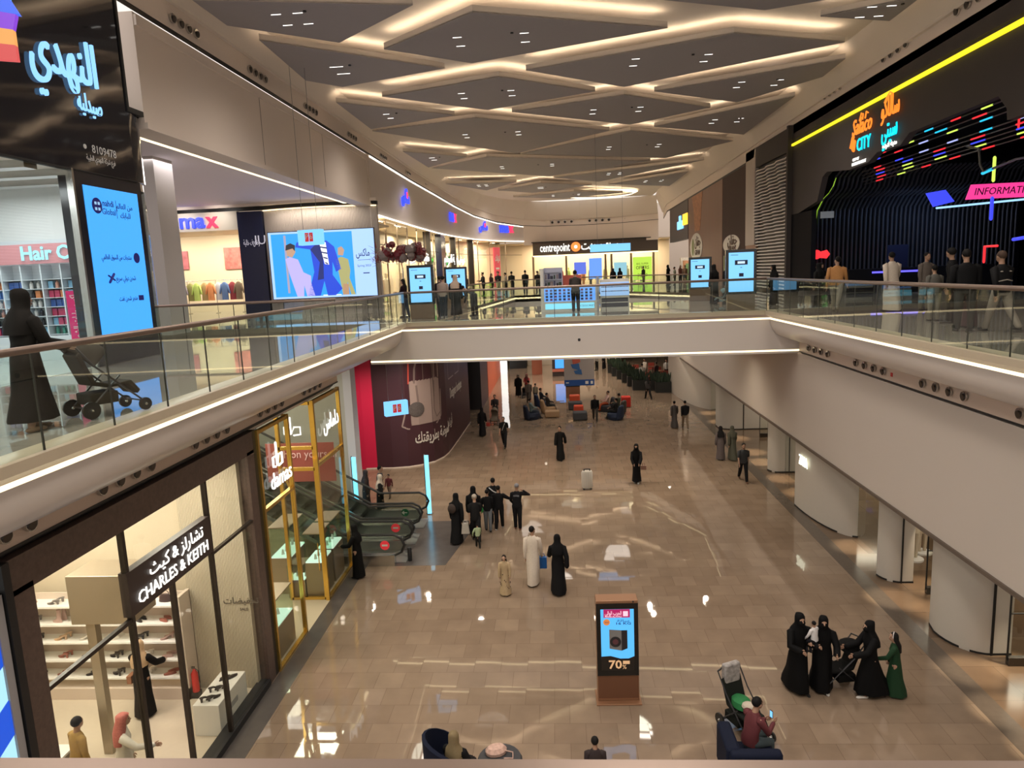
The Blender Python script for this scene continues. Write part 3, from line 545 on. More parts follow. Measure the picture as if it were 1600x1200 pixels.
for i, (c, nm) in enumerate(gc):
    b = MB(); b.loft([(0, 0, .75, .20, .10), (0, 0, 1.2, .19, .10), (0, 0, 1.55, .20, .09), (0, 0, 1.72, .14, .07), (0, 0, 1.78, .06, .05)], 12, fold=.05); b.tube([(-.17, 0, 1.62), (-.29, -.03, 1.15)], [.07, .05], 6); b.tube([(.17, 0, 1.62), (.29, -.03, 1.15)], [.07, .05], 6)
    b.tube([(0, 0, 1.78), (0, 0, 1.88)], .006, 4)
    o = b.build('hanging_garment', cmat(c), loc=(-23.0 + i * .42, 40.6 - (i % 2) * .12, F2)); tag(o, '%s garment hanging on the chrome rack in the clothes shop window' % nm, 'garment', 'garments on the rack')
# long glazed front of the clothes shop with its perforated sign band
LP2 = LPATH[1:8]
band(LP2, 1, [(-.02, 12.45, 0, -.1, 0)], [ribbed_mat('perforated_band', (.72, .63, .60), (.88, .80, .76), 'Z', 8)], 'trim_13')
band(LP2, 1, [(.03, -.22, .06, -.14, 0), (.03, 12.42, .08, 12.50, 0)], [glow('white_led_strip', (1, .90, .75), 2.8)], 'trim_14')
band(LP2, 1, [(-3.5, 7.35, -3.5, 12.5, 0), (-3.5, 12.5, 0, 12.5, 0)], [mat('shop_beige')], 'wall_shop')
band(LP2, 1, [(-.3, 7.37, -.3, 12.4, 0)], [SHOPGL], 'window_3')
def lp(y):
    for (x0, y0), (x1, y1) in zip(LPATH, LPATH[1:]):
        if y0 <= y <= y1: return x0 + (x1 - x0) * (y - y0) / (y1 - y0), math.atan2(y1 - y0, x1 - x0)
b = MB(); yy = 40.2
while yy < 84:
    x, a = lp(yy); b.box(x - .36, x - .28, yy - .025, yy + .025, F2, 12.4); yy += 3.2
for z in (10.9,):
    for p, q in zip(LP2, LP2[1:]): b.add([(p[0] - .28, p[1], z), (q[0] - .28, q[1], z), (q[0] - .28, q[1], z + .05), (p[0] - .28, p[1], z + .05)], [(0, 1, 2, 3)])
struct('trim_15', b, mat('thin_mullion', (.18, .13, .09), .4))
for y, wd, c in [(39.9, .5, 'd'), (56.2, .45, 'd'), (61, 2.4, 'n'), (66.5, .5, 'd'), (73, .6, 'd')]:
    x, a = lp(y); b = MB(); b.box(x - .5, x + .02, y, y + wd, F2, 12.42); struct('column_8', b, NAVY if c == 'n' else DKFR)
for y in (42, 47, 52, 58, 64, 70, 76, 81):
    x, a = lp(y); lamp('AREA', (x - 1.7, y, 12.3), 560, (1, .87, .62), 1.8, 3, aim=(x - 1.9, y, 0))
for y, s, lab in [(48, 'ar', 'Arabic max sign nearest on the long curved fascia'), (66, 'en', 'blue and red max sign second along the long curved fascia'), (76.2, 'ar', 'Arabic max sign third along the long curved fascia'), (81.6, 'en', 'farthest max sign at the end of the curved fascia')]:
    x, a = lp(y); t = thing('shop_sign', lab, 'sign', (x + .1, y, 14.25 if y < 70 else 13.9), a)
    if s == 'ar':
        b = MB(); b.text(ar('ماكس'), 0, 0, 1.3, ext=.05, bold=.012, maxw=2.3); b.build('letters', glow('blue_letters', (.03, .06, .95), 1.5), t)
        b = MB(); b.box(.1, .5, -.08, -.06, -.1, .3); b.build('red_mark', glow('red_letters', (.95, .03, .10), 1.5), t)
    else:
        b = MB(); b.text('ma', -.55, 0, 1.5, ext=.05, bold=.03, maxw=1.7); b.build('letters', glow('blue_letters', (.03, .06, .95), 1.5), t)
        b = MB(); b.text('x', .85, 0, 1.5, ext=.05, bold=.03, maxw=.9); b.build('letters', glow('red_letters', (.95, .03, .10), 1.5), t)
for y, s, lab in [(53, ar('تخفيضات كبرى'), 'white Arabic window lettering on the clothes shop glass, nearer one'), (66.8, ar('عروض نهاية الموسم'), 'white Arabic window lettering on the clothes shop glass, farther one')]:
    x, a = lp(y); t = thing('window_lettering', lab, 'lettering', (x - .1, y, 10.4), a); b = MB(); b.text(s, 0, 0, 1.0, ext=.03, bold=.012, maxw=7.5 if y < 60 else 9); b.build('letters', SIGNW, t)
for y in (60.0, 66.0):
    x, a = lp(y); t = thing('balloon_column', 'green and white balloon column in the clothes shop window, %s one' % ('nearer' if y < 63 else 'farther'), 'balloons', (x - 1.0, y + 1.15, F2))
    for j, m_ in enumerate((mat('balloon_green', (.06, .42, .08), .3), mat('balloon_white', (.7, .72, .68), .3))):
        b = MB()
        for k in range(13):
            a0 = k * .9 + j * PI / 2
            for q in range(2): b.ell((.28 * math.cos(a0 + q * PI), .28 * math.sin(a0 + q * PI), .25 + k * .27), .22, 8)
        b.build('balloons', m_, t)
x, a = lp(79.5); t = thing('standing_banner', 'tall red sale banner at the end of the clothes shop windows', 'banner', (x + .1, 79.5, F2), a)
b = MB(); b.box(-.9, .9, -.05, .05, .05, 4.4); b.build('board', mat('red_banner', (.62, .03, .07), .5, emit=.3), t); b = MB(); b.text(ar('تنزيلات'), 0, 3.2, .9, y=-.07, ext=.01, bold=.02, maxw=1.4); b.box(-.5, .5, -.07, -.06, 2.0, 2.2); b.build('lettering', WHT, t)
# clothes on display just inside the glazed front
for i in range(15):
    y = 41.5 + i * 2.4; x, a = lp(y); c, nm = gc[(i * 5 + 3) % len(gc)]
    b = MB(); b.loft([(0, 0, .5, .22, .22), (0, 0, 1.0, .24, .2), (0, 0, 1.5, .2, .16), (0, 0, 1.62, .06, .06), (0, 0, 1.72, .09, .1), (0, 0, 1.9, .07, .08)], 10, fold=.05); b.box(-.2, .2, -.2, .2, 0, .05); b.tube([(0, 0, .05), (0, 0, .5)], .03, 6)
    tag(b.build('mannequin', cmat(c), loc=(x - 1.2 - (i % 2) * .5, y, F2)), '%s clad mannequin inside the long clothes shop, %s' % (nm, ['one', 'two', 'three', 'four', 'five', 'six', 'seven', 'eight', 'nine', 'ten', 'eleven', 'twelve', 'thirteen', 'fourteen', 'fifteen', 'sixteen'][i] + ' from the screen'), 'mannequin', 'mannequins in the clothes shop')
# ================================================================== hanging signs
def hang_sign(name, lab, loc, rz, w_, h_, top, body, txt=None, d=.12):
    t = thing(name, lab, 'sign', loc, rz)
    b = MB(); b.box(-w_ / 2, w_ / 2, -d, d, -h_ / 2, h_ / 2); b.build('box', body, t, bevel=.01)
    for s in (-.32, .32):
        b = MB(); b.tube([(s * w_, 0, h_ / 2), (s * w_, 0, top)], .008, 5); b.build('wire', mat('wire_grey', (.2, .2, .2), .4), t)
    if txt:
        b = MB(); b.box(-.17, -.015, -d - .01, -d, -h_ * .28, h_ * .3, 0); b.box(.015, .17, -d - .01, -d, -h_ * .28, h_ * .3, 0)
        b.text(txt[0], -.09, .01, h_ * .5, y=-d - .014, ext=.003, mi=1); b.text(txt[1], .09, .01, h_ * .5, y=-d - .014, ext=.003, mi=1); b.build('symbol', [mat('sign_red', (.6, .03, .04), .5, emit=.4), WHT], t)
    return t
hang_sign('hanging_sign', 'small pale blue hanging sign marked P6 in red above the left walkway', (-8.9, 26, 10.56), -.28, .98, .55, 6.3, SCRL, 'P6')
hang_sign('hanging_sign', 'pale blue hanging sign marked P6 in front of the handbag hoarding', (-6.42, 27, 3.92), .55, .92, .56, 2.0, SCRL, 'P6')
hang_sign('hanging_sign', 'long light blue hanging sign in front of the department store name', (3.2, 42, 10.15), .03, 2.3, .42, 6.6, SCRL)
# ================================================================== SHOE SHOP (lower left)
GRAN = mat('brown_granite', (.085, .055, .045), .35, noise=.5, nscale=14)
b = MB(); b.box(-7.0, -6.74, 7.72, 14.75, 5.33, 5.80, 0); b.box(-7.0, -6.74, 7.72, 8.1, 0, 5.4, 0); b.box(-7.0, -6.74, 14.42, 14.75, 0, 5.4, 0); b.box(-7.05, -6.75, 14.75, 14.93, 0, 5.8, 1); b.box(-7.0, -6.72, 8.1, 14.42, 0, .14, 1); b.box(-7.05, -6.7, 7.6, 7.72, 0, 5.8, 1)
struct('trim_16', b, [GRAN, BLACK])
t = thing('glazed_shopfront', 'dark bronze framed glass front of the shoe shop', 'shop front', (-6.78, 8.1, 0), LW)
for n_, q in [('mullion', (1.85, 1.92)), ('mullion', (4.45, 4.52))]:
    b = MB(); b.box(q[0], q[1], -.03, .06, .1, 5.33); b.build(n_, DKFR, t)
b = MB(); b.box(3.05, 3.13, -.02, .06, 0, 3.95); b.build('door_post', DKFR, t)
for x0, x1 in ((0, 1.85), (4.52, 6.3)):
    b = MB(); b.box(x0, x1, -.02, .05, 3.85, 3.91); b.build('transom', DKFR, t)
for x0, x1, z0, z1 in [(0, 1.85, .14, 3.85), (0, 1.85, 3.91, 5.33), (1.92, 4.45, 4.65, 5.33), (3.13, 4.45, .14, 3.95), (4.52, 6.3, .14, 3.85), (4.52, 6.3, 3.91, 5.33)]:
    b = MB(); b.box(x0, x1, .01, .022, z0, z1); b.build('glass_pane', SHOPGL, t)
t = thing('shop_sign', 'dark sign board reading CHARLES & KEITH in white, Arabic above', 'sign', (-6.74, 11.25, 4.3), LW)
b = MB(); b.box(-1.32, 1.3, 0, .14, -.36, .36); b.build('board', mat('sign_dark_brown', (.035, .022, .02), .45), t)
b = MB(); b.text('CHARLES & KEITH', 0, -.15, .29, y=-.02, ext=.008, bold=.0, maxw=2.25); b.text(ar('تشارلز & كيث'), .12, .17, .30, y=-.02, ext=.008, bold=.0, maxw=1.75); b.build('letters', glow('white_letters', (1, .96, .88), 1.4), t)
b = MB(); b.box(-13, -12.9, 7.7, 14.5, 0, 5.6); b.box(-13, -7.0, 7.6, 7.7, 0, 5.6); b.box(-13, -7.0, 14.5, 14.6, 0, 5.6); struct('wall_shop', b, mat('ivory_wall', (.58, .50, .38), .5))
b = MB(); b.box(-13, -7.0, 7.6, 14.6, 5.55, 5.62); struct('ceiling', b, WHITE)
b = MB(); b.box(-13, -6.75, 7.7, 14.5, 0, .012); struct('floor', b, mat('ivory_floor', (.55, .47, .37), .15, noise=.04))
b = MB(); b.box(-8.35, -6.95, 14.28, 14.5, .02, 5.5); struct('wall_ribbed', b, ribbed_mat('ribbed_ivory', (.46, .40, .30), (.66, .58, .45), 'X', 9))
for x, y, e in [(-9.5, 9.5, 120), (-9.8, 12.0, 150), (-7.7, 12.8, 70), (-11.5, 12.8, 100)]: lamp('AREA', (x, y, 5.5), e, (1, .92, .78), 1.4, 1.4, aim=(x, y, 0))
t = thing('shelving_unit', 'cream wall shelving with five lit tiers of shoes and bags in the shoe shop', 'shelves', (-12.2, 14.26, 0))
b = MB(); b.box(0, 3.9, 0, .04, 0, 2.35); b.box(0, 3.9, -.42, 0, 0, .28); b.box(3.82, 3.9, -.42, .02, 0, 2.4)
b.build('back_panel', mat('shelf_ivory', (.60, .50, .42), .5), t)
for k in range(5):
    b = MB(); z = .50 + k * .42; b.box(0, 3.85, -.40, 0, z, z + .025); b.box(0, 3.85, -.405, -.40, z - .012, z + .005); b.build('shelf', WHT, t)
    b = MB(); b.box(.02, 3.8, -.05, -.03, z - .02, z - .006); b.build('light_strip', STRIP, t)
# shoes: pump, flat, boot and handbag
def shoe(kind, m_):
    b = MB()
    if kind == 'pump':
        b.loft([(0, -.115, .0, .018, .02), (0, -.115, .085, .026, .03)], 8); b.tube([(0, -.13, .10), (0, -.05, .085), (0, .04, .03), (0, .12, .022)], [.032, .03, .034, .022], 8, flat=.7); b.loft([(0, .05, 0, .036, .08), (0, .05, .015, .036, .08)], 10)
    elif kind == 'flat':
        b.loft([(0, 0, 0, .038, .13), (0, 0, .018, .038, .13), (0, .01, .04, .034, .12), (0, -.03, .06, .03, .08)], 12)
    else:
        b.loft([(0, 0, 0, .038, .12), (0, 0, .04, .036, .12), (0, -.04, .08, .036, .07), (0, -.06, .2, .04, .045), (0, -.06, .30, .045, .05)], 12)
    return b.build({'pump': 'high_heel_shoe', 'flat': 'flat_shoe', 'boot': 'ankle_boot'}[kind], m_)
SC = [((.015, .012, .012), 'black'), ((.50, .33, .20), 'tan'), ((.62, .57, .50), 'white'), ((.30, .10, .07), 'dark red'), ((.45, .30, .26), 'blush'), ((.16, .14, .13), 'grey')]
sp = {}
tiers = ['lowest', 'second lowest', 'middle', 'second highest', 'highest']
def put_shoe(kind, ci, loc, rz, lab, grp):
    key = (kind, ci)
    if key not in sp: o = sp[key] = shoe(kind, mat('leather_' + SC[ci][1].replace(' ', '_'), SC[ci][0], .35))
    else: o = sp[key].copy(); C.objects.link(o)
    o.location = loc; o.rotation_euler = (0, 0, rz); tag(o, lab, 'shoe', grp)
for k in range(5):
    for j in range(6):
        kd = random.choice(['pump', 'pump', 'flat', 'boot'] if k < 4 else ['pump', 'flat']); ci = random.randrange(6); x = -11.9 + j * .62 + random.random() * .08; z = .526 + k * .42; rz = PI / 2 + random.uniform(-.5, .5)
        if k == 4 and j in (3, 5): continue
        for s in (-1, 1):
            put_shoe(kd, ci, (x + s * .012, 14.06 + s * .065, z), rz, '%s %s, %s of the pair, %s shoe tier, %s pair along' % (SC[ci][1], {'pump': 'heel', 'flat': 'flat', 'boot': 'boot'}[kd], 'front' if s < 0 else 'rear', tiers[k], ['first', 'second', 'third', 'fourth', 'fifth', 'sixth'][j]), 'shoes on the %s tier' % tiers[k])
for x, z, c, nm in [(-9.95, 2.206, (.20, .05, .04), 'dark red'), (-8.75, 2.206, (.05, .03, .03), 'black')]:
    t = thing('handbag', '%s leather handbag on the highest tier of the shoe shelves' % nm, 'bag', (x, 14.08, z)); b = MB(); b.loft([(0, 0, 0, .15, .06), (0, 0, .12, .13, .05), (0, 0, .17, .09, .03)], 12); b.build('body', mat('bag_' + nm.replace(' ', '_'), c, .35), t)
    b = MB(); b.tube([(.1 * math.cos(a), 0, .14 + .12 * math.sin(a)) for a in [PI * i / 8 for i in range(9)]], .008, 6); b.build('handle', mat('bag_' + nm.replace(' ', '_')), t)
t = thing('display_plinth', 'long white display block with black shoes in the shoe shop window', 'plinth', (-7.28, 12.6, 0))
b = MB(); b.box(-.27, .27, 0, 1.25, .012, .68); b.build('body', WHT, t, bevel=.008); b = MB(); b.box(.272, .276, .5, .8, .3, .42); b.build('label_card', mat('grey_card', (.35, .35, .35), .5), t)
for i, (dx, dy) in enumerate([(-.06, .2), (.07, .25), (-.05, .55), (.08, .6), (-.05, .95), (.09, 1.0)]):
    put_shoe('pump' if i < 4 else 'flat', 0, (-7.28 + dx, 12.6 + dy, .682), -.6, 'black shoe on the white display block, %s %s' % (['near', 'middle', 'far'][i // 2], ['left one', 'right one'][i % 2]), 'black shoes on the display block')
t = thing('display_table', 'low ivory table with shoes inside the shoe shop, near its left window', 'table', (-9.75, 10.5, 0))
b = MB(); b.box(-.5, .5, -.5, .9, .012, .62); b.build('body', mat('table_brown', (.22, .17, .12), .5), t); b = MB(); b.box(-.55, .55, -.55, .95, .62, .66); b.build('top', WHT, t)
for i in range(6): put_shoe('pump', [0, 1, 5, 2, 0, 4][i], (-10.0 + (i % 3) * .25, 10.3 + (i // 3) * .5, .662), 1.2, '%s heel on the low ivory table, %s row, %s' % (SC[[0, 1, 5, 2, 0, 4][i]][1], ['near', 'far'][i // 3], ['left', 'middle', 'right'][i % 3]), 'heels on the low table')
t = thing('portal_box', 'champagne metal box hood on a slim metal post inside the shoe shop', 'display hood', (-8.72, 11.95, 0))
b = MB(); b.box(-.6, .6, 0, .8, 2.78, 3.74); b.build('hood', METAL, t, bevel=.01); b = MB(); b.box(-.40, -.22, .1, .25, .01, 2.78); b.build('post', METAL, t)
t = thing('fire_extinguisher', 'red fire extinguisher at the end of the shoe shelves', 'fire extinguisher', (-8.22, 13.95, .15))
b = MB(); b.loft([(0, 0, 0, .075, .075), (0, 0, .42, .075, .075), (0, 0, .5, .03, .03), (0, 0, .53, .03, .03)], 14); b.build('cylinder', mat('red_enamel', (.55, .02, .015), .25), t); b = MB(); b.box(-.05, .02, -.015, .015, .53, .58); b.tube([(.02, 0, .54), (.09, 0, .48), (.1, 0, .2)], .01, 6); b.build('valve', BLACK, t)
b = MB(); b.box(-8.3, -8.14, 13.87, 14.03, .012, .15); tag(b.build('extinguisher_stand', BLACK), 'small black stand under the red fire extinguisher', 'stand')
t = thing('wall_lettering', 'small dark Arabic lettering on the ribbed shoe shop wall', 'lettering', (-7.15, 14.27, 2.1)); b = MB(); b.text(ar('تخفيضات'), 0, 0, .20, ext=.004, bold=.008); b.text('SALE', .05, -.2, .09, ext=.004); b.build('letters', mat('grey_print', (.12, .1, .08), .6), t)
t = thing('lightbox', 'blue and pale striped lightbox at the left edge, next to the shoe shop', 'lightbox', (-6.76, 5.4, .3), LW)
b = MB(); b.box(0, 2.06, 0, .1, 0, 5.1); b.build('panel', glow('pale_lightbox', (.42, .78, .95), 1.0), t)
b = MB()
for i in range(12): b.prism([(0, -1.2 + i * .9), (2.06, -.2 + i * .9), (2.06, .25 + i * .9), (0, -.75 + i * .9)], -.012, 0, 0, 'y') if -1.2 + i * .9 > 0 and .2 + i * .9 < 5.1 else None
b.build('stripes', glow('deep_blue_stripe', (.005, .08, .62), 1.0), t)
b = MB(); b.box(2.06, 2.18, -.03, .12, 0, 5.15); b.build('frame', mat('grey_frame', (.30, .29, .30), .4), t)
# ================================================================== JEWELLER (lower left, gold frames)
def goldframe(par, pts, r=.045): b = MB(); b.tube(pts, r, 4, cap=False); return b.build('frame', GOLD, par)
t = thing('jeweller_facade', 'gold framed glass bay of the jeweller nearest the shoe shop', 'shop front', (-6.75, 14.95, 0), LW)
for x in (0.02, 1.8):
    b = MB(); b.box(x - .04, x + .04, -.05, .05, 0, 5.78); b.build('post', GOLD, t)
for z in (.03, 3.9, 5.72): b = MB(); b.box(0, 1.8, -.05, .05, z - .04, z + .04); b.build('rail', GOLD, t)
for z0, z1 in ((.07, 3.86), (3.94, 5.68)): b = MB(); b.box(.06, 1.76, -.006, .006, z0, z1); b.build('glass_pane', SHOPGL, t)
t = thing('jeweller_facade', 'gold framed glass bay of the jeweller next to the escalators', 'shop front', (-6.75, 18.6, 0), LW)
for x in (0.0, 2.3):
    b = MB(); b.box(x - .05, x + .05, -.05, .05, 0, 5.78); b.build('post', GOLD, t)
for z in (.03, 3.95, 5.72): b = MB(); b.box(0, 2.3, -.05, .05, z - .05, z + .05); b.build('rail', GOLD, t)
for z0, z1 in ((.08, 3.9), (4.0, 5.67)): b = MB(); b.box(.05, 2.25, -.006, .006, z0, z1); b.build('glass_pane', SHOPGL, t)
t = thing('jeweller_entrance', 'gold framed glass door and slanted side pane of the jeweller', 'entrance', (-6.8, 18.65, 0))
for x in (-1.0, 0.0): b = MB(); b.box(x - .05, x + .05, -.05, .05, 0, 5.75); b.build('post', GOLD, t)
for z in (.04, 3.85, 4.45, 5.7): b = MB(); b.box(-1.0, 0, -.05, .05, z - .045, z + .045); b.build('rail', GOLD, t)
b = MB(); b.box(-.95, -.05, -.006, .006, .08, 3.8); b.build('door', SHOPGL, t); b = MB(); b.tube([(-.12, -.06, .9), (-.12, -.06, 1.7)], .015, 6); b.build('handle', GOLD, t)
b = MB(); b.box(-.95, -.05, -.006, .006, 4.5, 5.66); b.build('glass_pane', SHOPGL, t)
b = MB(); b.add([(-1.0, 0, .02), (0, -1.9, .02), (0, -1.9, 5.7), (-1.0, 0, 5.7)], [(0, 1, 2, 3)]); b.build('glass_pane', SHOPGL, t)
for z in (3.9, 5.7): b = MB(); b.tube([(-1.0, 0, z), (0, -1.9, z)], .045, 4); b.build('rail', GOLD, t)
def logo(lab, loc, rz, sc=1, word=None, arab=None):
    t = thing('shop_sign', lab, 'sign', loc, rz); b = MB()
    b.tube([(-.18 * sc, 0, -.0), (-.28 * sc, 0, .02), (-.28 * sc, 0, .22 * sc), (-.08 * sc, 0, .22 * sc), (-.08 * sc, 0, .50 * sc)], .026 * sc, 6) if not arab else None
    if not arab: b.tube([(-.08 * sc, 0, .5 * sc), (-.08 * sc, 0, 0), (.02 * sc, 0, .22 * sc), (.2 * sc, 0, .22 * sc), (.2 * sc, 0, 0), (.0, 0, -.02)], .026 * sc, 6)
    if word: b.text(word, .1, -.32, .55, ext=.012, bold=.0, maxw=1.25)
    if arab: b.text(ar(arab), 0, 0, .62, ext=.012, bold=.0, maxw=1.35)
    b.build('letters', SIGNW, t)
logo('white glowing damas name and emblem on the jeweller window next to the shoe shop', (-6.66, 15.85, 4.75), LW, 1.1, 'damas'); logo('white glowing jeweller emblem above the gold door', (-7.3, 18.56, 4.85), 0, .95); logo('white glowing Arabic damas name on the jeweller window near the escalators', (-6.66, 19.85, 4.95), LW, 1, arab='داماس')
t = thing('window_lettering', 'faint pink window lettering inside the jeweller above the door', 'lettering', (-7.3, 20.3, 4.1)); b = MB(); b.box(-1.6, .5, .0, .02, -1.1, .1, 0); b.text('fashion yourself', -.4, -.25, .34, y=-.02, ext=.003, mi=1, maxw=2.0); b.build('panel', [mat('dusky_red', (.25, .06, .05), .5), mat('pale_pink', (.6, .4, .4), .5)], t)
def case(lab, x, y, rz, L=1.2, h=1.05, w_=.5):
    t = thing('display_case', lab, 'display case', (x, y, 0), rz)
    b = MB(); b.box(-L / 2, L / 2, -w_ / 2, w_ / 2, .012, h * .55); b.build('base', METAL, t); b = MB(); b.box(-L / 2 + .02, L / 2 - .02, -w_ / 2 + .02, w_ / 2 - .02, h * .55, h * .57, 0); b.build('tray', glow('lit_tray', (.75, .95, .80), 1.1), t)
    b = MB(); b.box(-L / 2, L / 2, -w_ / 2, w_ / 2, h * .57, h); b.build('glass_box', glass_mat('case_glass', (.85, .97, .9)), t); b = MB(); b.box(-L / 2, L / 2, -w_ / 2, w_ / 2, h, h + .03); b.build('lid', METAL, t)
    for k in range(4):
        b = MB(); b.loft([(-L / 2 + .2 + k * .25, 0, h * .575, .05, .05), (-L / 2 + .2 + k * .25, 0, h * .57 + .16, .02, .02)], 8); b.build('jewellery_stand', WHT, t)
case('gold jewellery case behind the bay nearest the shoe shop', -7.15, 15.8, LW, 1.3, 1.5); case('tall gold jewellery case inside the jeweller, behind the door', -8.2, 19.6, LW, 1.2, 2.0, .6); case('lit gold jewellery case in the bay next to the escalators, nearer one', -7.15, 19.2, LW, .9, 1.9); case('lit gold jewellery case in the bay next to the escalators, farther one', -7.15, 20.25, LW, .9, 1.9); case('small gold cabinet just inside the jeweller door', -7.68, 18.97, 0, .5, 1.0)
b = MB(); b.box(-12, -11.9, 14.9, 20.9, 0, 5.8); struct('wall_shop', b, CREAM); b = MB(); b.box(-12, -6.95, 14.9, 20.9, 5.72, 5.8); struct('ceiling', b, WHITE); b = MB(); b.box(-12, -6.7, 14.95, 20.9, 0, .01); struct('floor', b, mat('cream_floor', (.58, .50, .36), .12))
for x, y in [(-9, 16.3), (-9, 18.6), (-8, 20.2)]: lamp('AREA', (x, y, 5.65), 85, (1, .92, .70), 1.2, 1.2, aim=(x, y, 0))
b = MB(); b.box(-12, -6.75, 20.88, 20.9, .02, 5.75); struct('window_4', b, SHOPGL)
# ================================================================== ESCALATORS
def escalator(lab, y, sign):
    t = thing('escalator', lab, 'escalator', (-5.35, y, 0), PI)                 # local +x climbs away to the left
    sl = math.tan(math.radians(30)); top = 7.1; run = top / sl; x0 = 1.9
    prof = [(0, 0), (x0, 0), (x0 + run, top), (x0 + run + 2, top), (x0 + run + 2, top - 1), (x0 + run, top - 1.1), (x0 + 1.6, 0)]
    for s in (-.62, .62):
        b = MB(); b.prism([(0, .35), (x0 - .2, .35), (x0 + run, top + .3), (x0 + run + 1.4, top + .3), (x0 + run + 1.4, top - .8), (x0 + run, top - .9), (x0 + 1.5, .0), (0, 0)], s - .12, s + .12, 0, 'y'); b.build('skirt', STEEL, t)
        b = MB(); b.prism([(.05, .35), (x0 - .2, .35), (x0 + run, top + .3), (x0 + run + 1, top + .3), (x0 + run + 1, top + .95), (x0 + run - .2, top + .95), (x0 - .4, .98), (.0, .98), (-.2, .85), (-.28, .66), (-.2, .45)], s - .01, s + .01, 0, 'y'); b.build('glass_side', glass_mat('escalator_glass', (.90, .93, .90)), t)
        b = MB(); pts = [(.3, s, .30), (0, s, .33), (-.22, s, .43), (-.32, s, .66), (-.22, s, .88), (0, s, .99), (x0 - .4, s, 1.0), (x0 + run - .2, s, top + 1), (x0 + run + 1.2, s, top + 1)]
        b.tube(pts, .045, 8); b.build('handrail', mat('black_rubber', (.012, .012, .012), .4), t)
    b = MB()
    for i in range(32): b.box(x0 - .1 + i * .40, x0 + .32 + i * .40, -.5, .5, max(0, i * .40 * sl - .1), .04 + i * .40 * sl)
    b.build('steps', mat('step_grey', (.12, .12, .12), .4, .6), t)
    b = MB(); b.box(-.3, x0 - .1, -.5, .5, .004, .02); b.build('landing_plate', mat('plate_steel', (.3, .3, .3), .3, .8), t)
    for s in (-.75,):
        if sign:
            b = MB(); q = .3; c = (q, .0, .62); yy = .64
            b.disc((q, yy, .66), .15, 'y', .012, 24, 0); b.box(q - .09, q + .09, yy + .012, yy + .016, .63, .69, 1); b.build('no_entry_sign', [mat('sign_red', (.6, .03, .04), .5, emit=.4), WHT], t)
        else:
            b = MB(); q = .3; yy = .64; b.disc((q, yy, .66), .14, 'y', .012, 24, 0); b.box(q - .08, q + .08, yy + .012, yy + .016, .645, .675, 1); b.prism([(q + .03, .58), (q + .12, .66), (q + .03, .74)], yy + .012, yy + .016, 1, 'y'); b.build('arrow_sign', [mat('sign_green', (.01, .12, .05), .4), WHT], t)
    return t
escalator('escalator nearer the jeweller with a red no entry sign on its side', 21.62, 1); escalator('middle escalator with a red no entry sign and chrome skirt', 23.15, 1)
t = escalator('farther escalator with a round green arrow sign', 24.68, 0)
for x, y, lab in [(-5.1, 25.75, 'tall blue lit post at the foot of the farther escalator'), (-7.9, 25.75, 'tall blue lit post seen through the jeweller glass')]:
    t = thing('light_post', lab, 'light post', (x, y, 0)); b = MB(); b.box(-.07, .07, -.05, .05, .02, 2.3); b.build('glowing_tube', glow('ice_tube', (.2, .7, 1.0), 1.6), t); b = MB(); b.box(-.10, -.07, -.06, .06, 0, 2.34); b.box(-.12, .12, -.1, .1, 0, .03); b.build('frame', STEEL, t)
t = thing('bollard', 'low black bollard beside the escalator foot', 'bollard', (-4.95, 21.3, 0)); b = MB(); b.loft([(0, 0, 0, .07, .07), (0, 0, .42, .07, .07), (0, 0, .45, .05, .05)], 12); b.build('post', BLACK, t)
b = MB(); b.box(-20, -8.4, 26.85, 27.3, 0, 6.3); b.box(-8.4, -8.08, 26.75, 27.4, 0, 6.3, 1); struct('wall_escalator', b, [mat('grey_plaster', (.46, .45, .40), .6), mat('gloss_white_pier', (.62, .62, .66), .15)])
for y in (27.3,):
    b = MB(); b.box(-20, -12.1, 20.95, 21.05, 0, 6.9); struct('wall_escalator', b, mat('grey_plaster'))
lamp('AREA', (-11, 23.3, 6.2), 160, (1, .9, .75), 3, 2, aim=(-11, 23.3, 0))
# ================================================================== HOARDINGS (lower left, beyond the escalators)
HP = [(-9.3, 32.25), (-8.76, 32.3), (-8.0, 32.28), (-7.26, 32.42), (-6.7, 32.75), (-6.16, 33.3), (-5.85, 34.1), (-5.72, 34.9), (-5.62, 37.4), (-5.5, 42.3)]
b = MB()
for i, (p, q) in enumerate(zip(HP, HP[1:])): b.add([(*p, .06), (*q, .06), (*q, 6.3), (*p, 6.3)], [(0, 1, 2, 3)], 0 if i == 0 else 1)
b.box(-9.9, -9.3, 32.25, 32.35, 0, 6.3, 0)
for p, q in zip(HP, HP[1:]): b.add([(*p, 0), (*q, 0), (*q, .06), (*p, .06)], [(0, 1, 2, 3)], 2)
b.add([(-5.5, 42.3, 0), (-6.5, 42.35, 0), (-6.5, 42.35, 6.3), (-5.5, 42.3, 6.3)], [(0, 1, 2, 3)], 1)
o = b.build('shop_hoarding', [mat('crimson_board', (.62, .012, .07), .45), mat('aubergine_board', (.055, .018, .028), .4, noise=.2, nscale=.7), WHITE])
tag(o, 'curved aubergine shop hoarding with a handbag picture and a crimson end panel', 'hoarding')
def hp(s):                                                                   # point and heading on the hoarding at distance s
    for p, q in zip(HP[1:], HP[2:]):
        L = math.dist(p, q)
        if s <= L: return p[0] + (q[0] - p[0]) * s / L, p[1] + (q[1] - p[1]) * s / L, math.atan2(q[1] - p[1], q[0] - p[0])
        s -= L
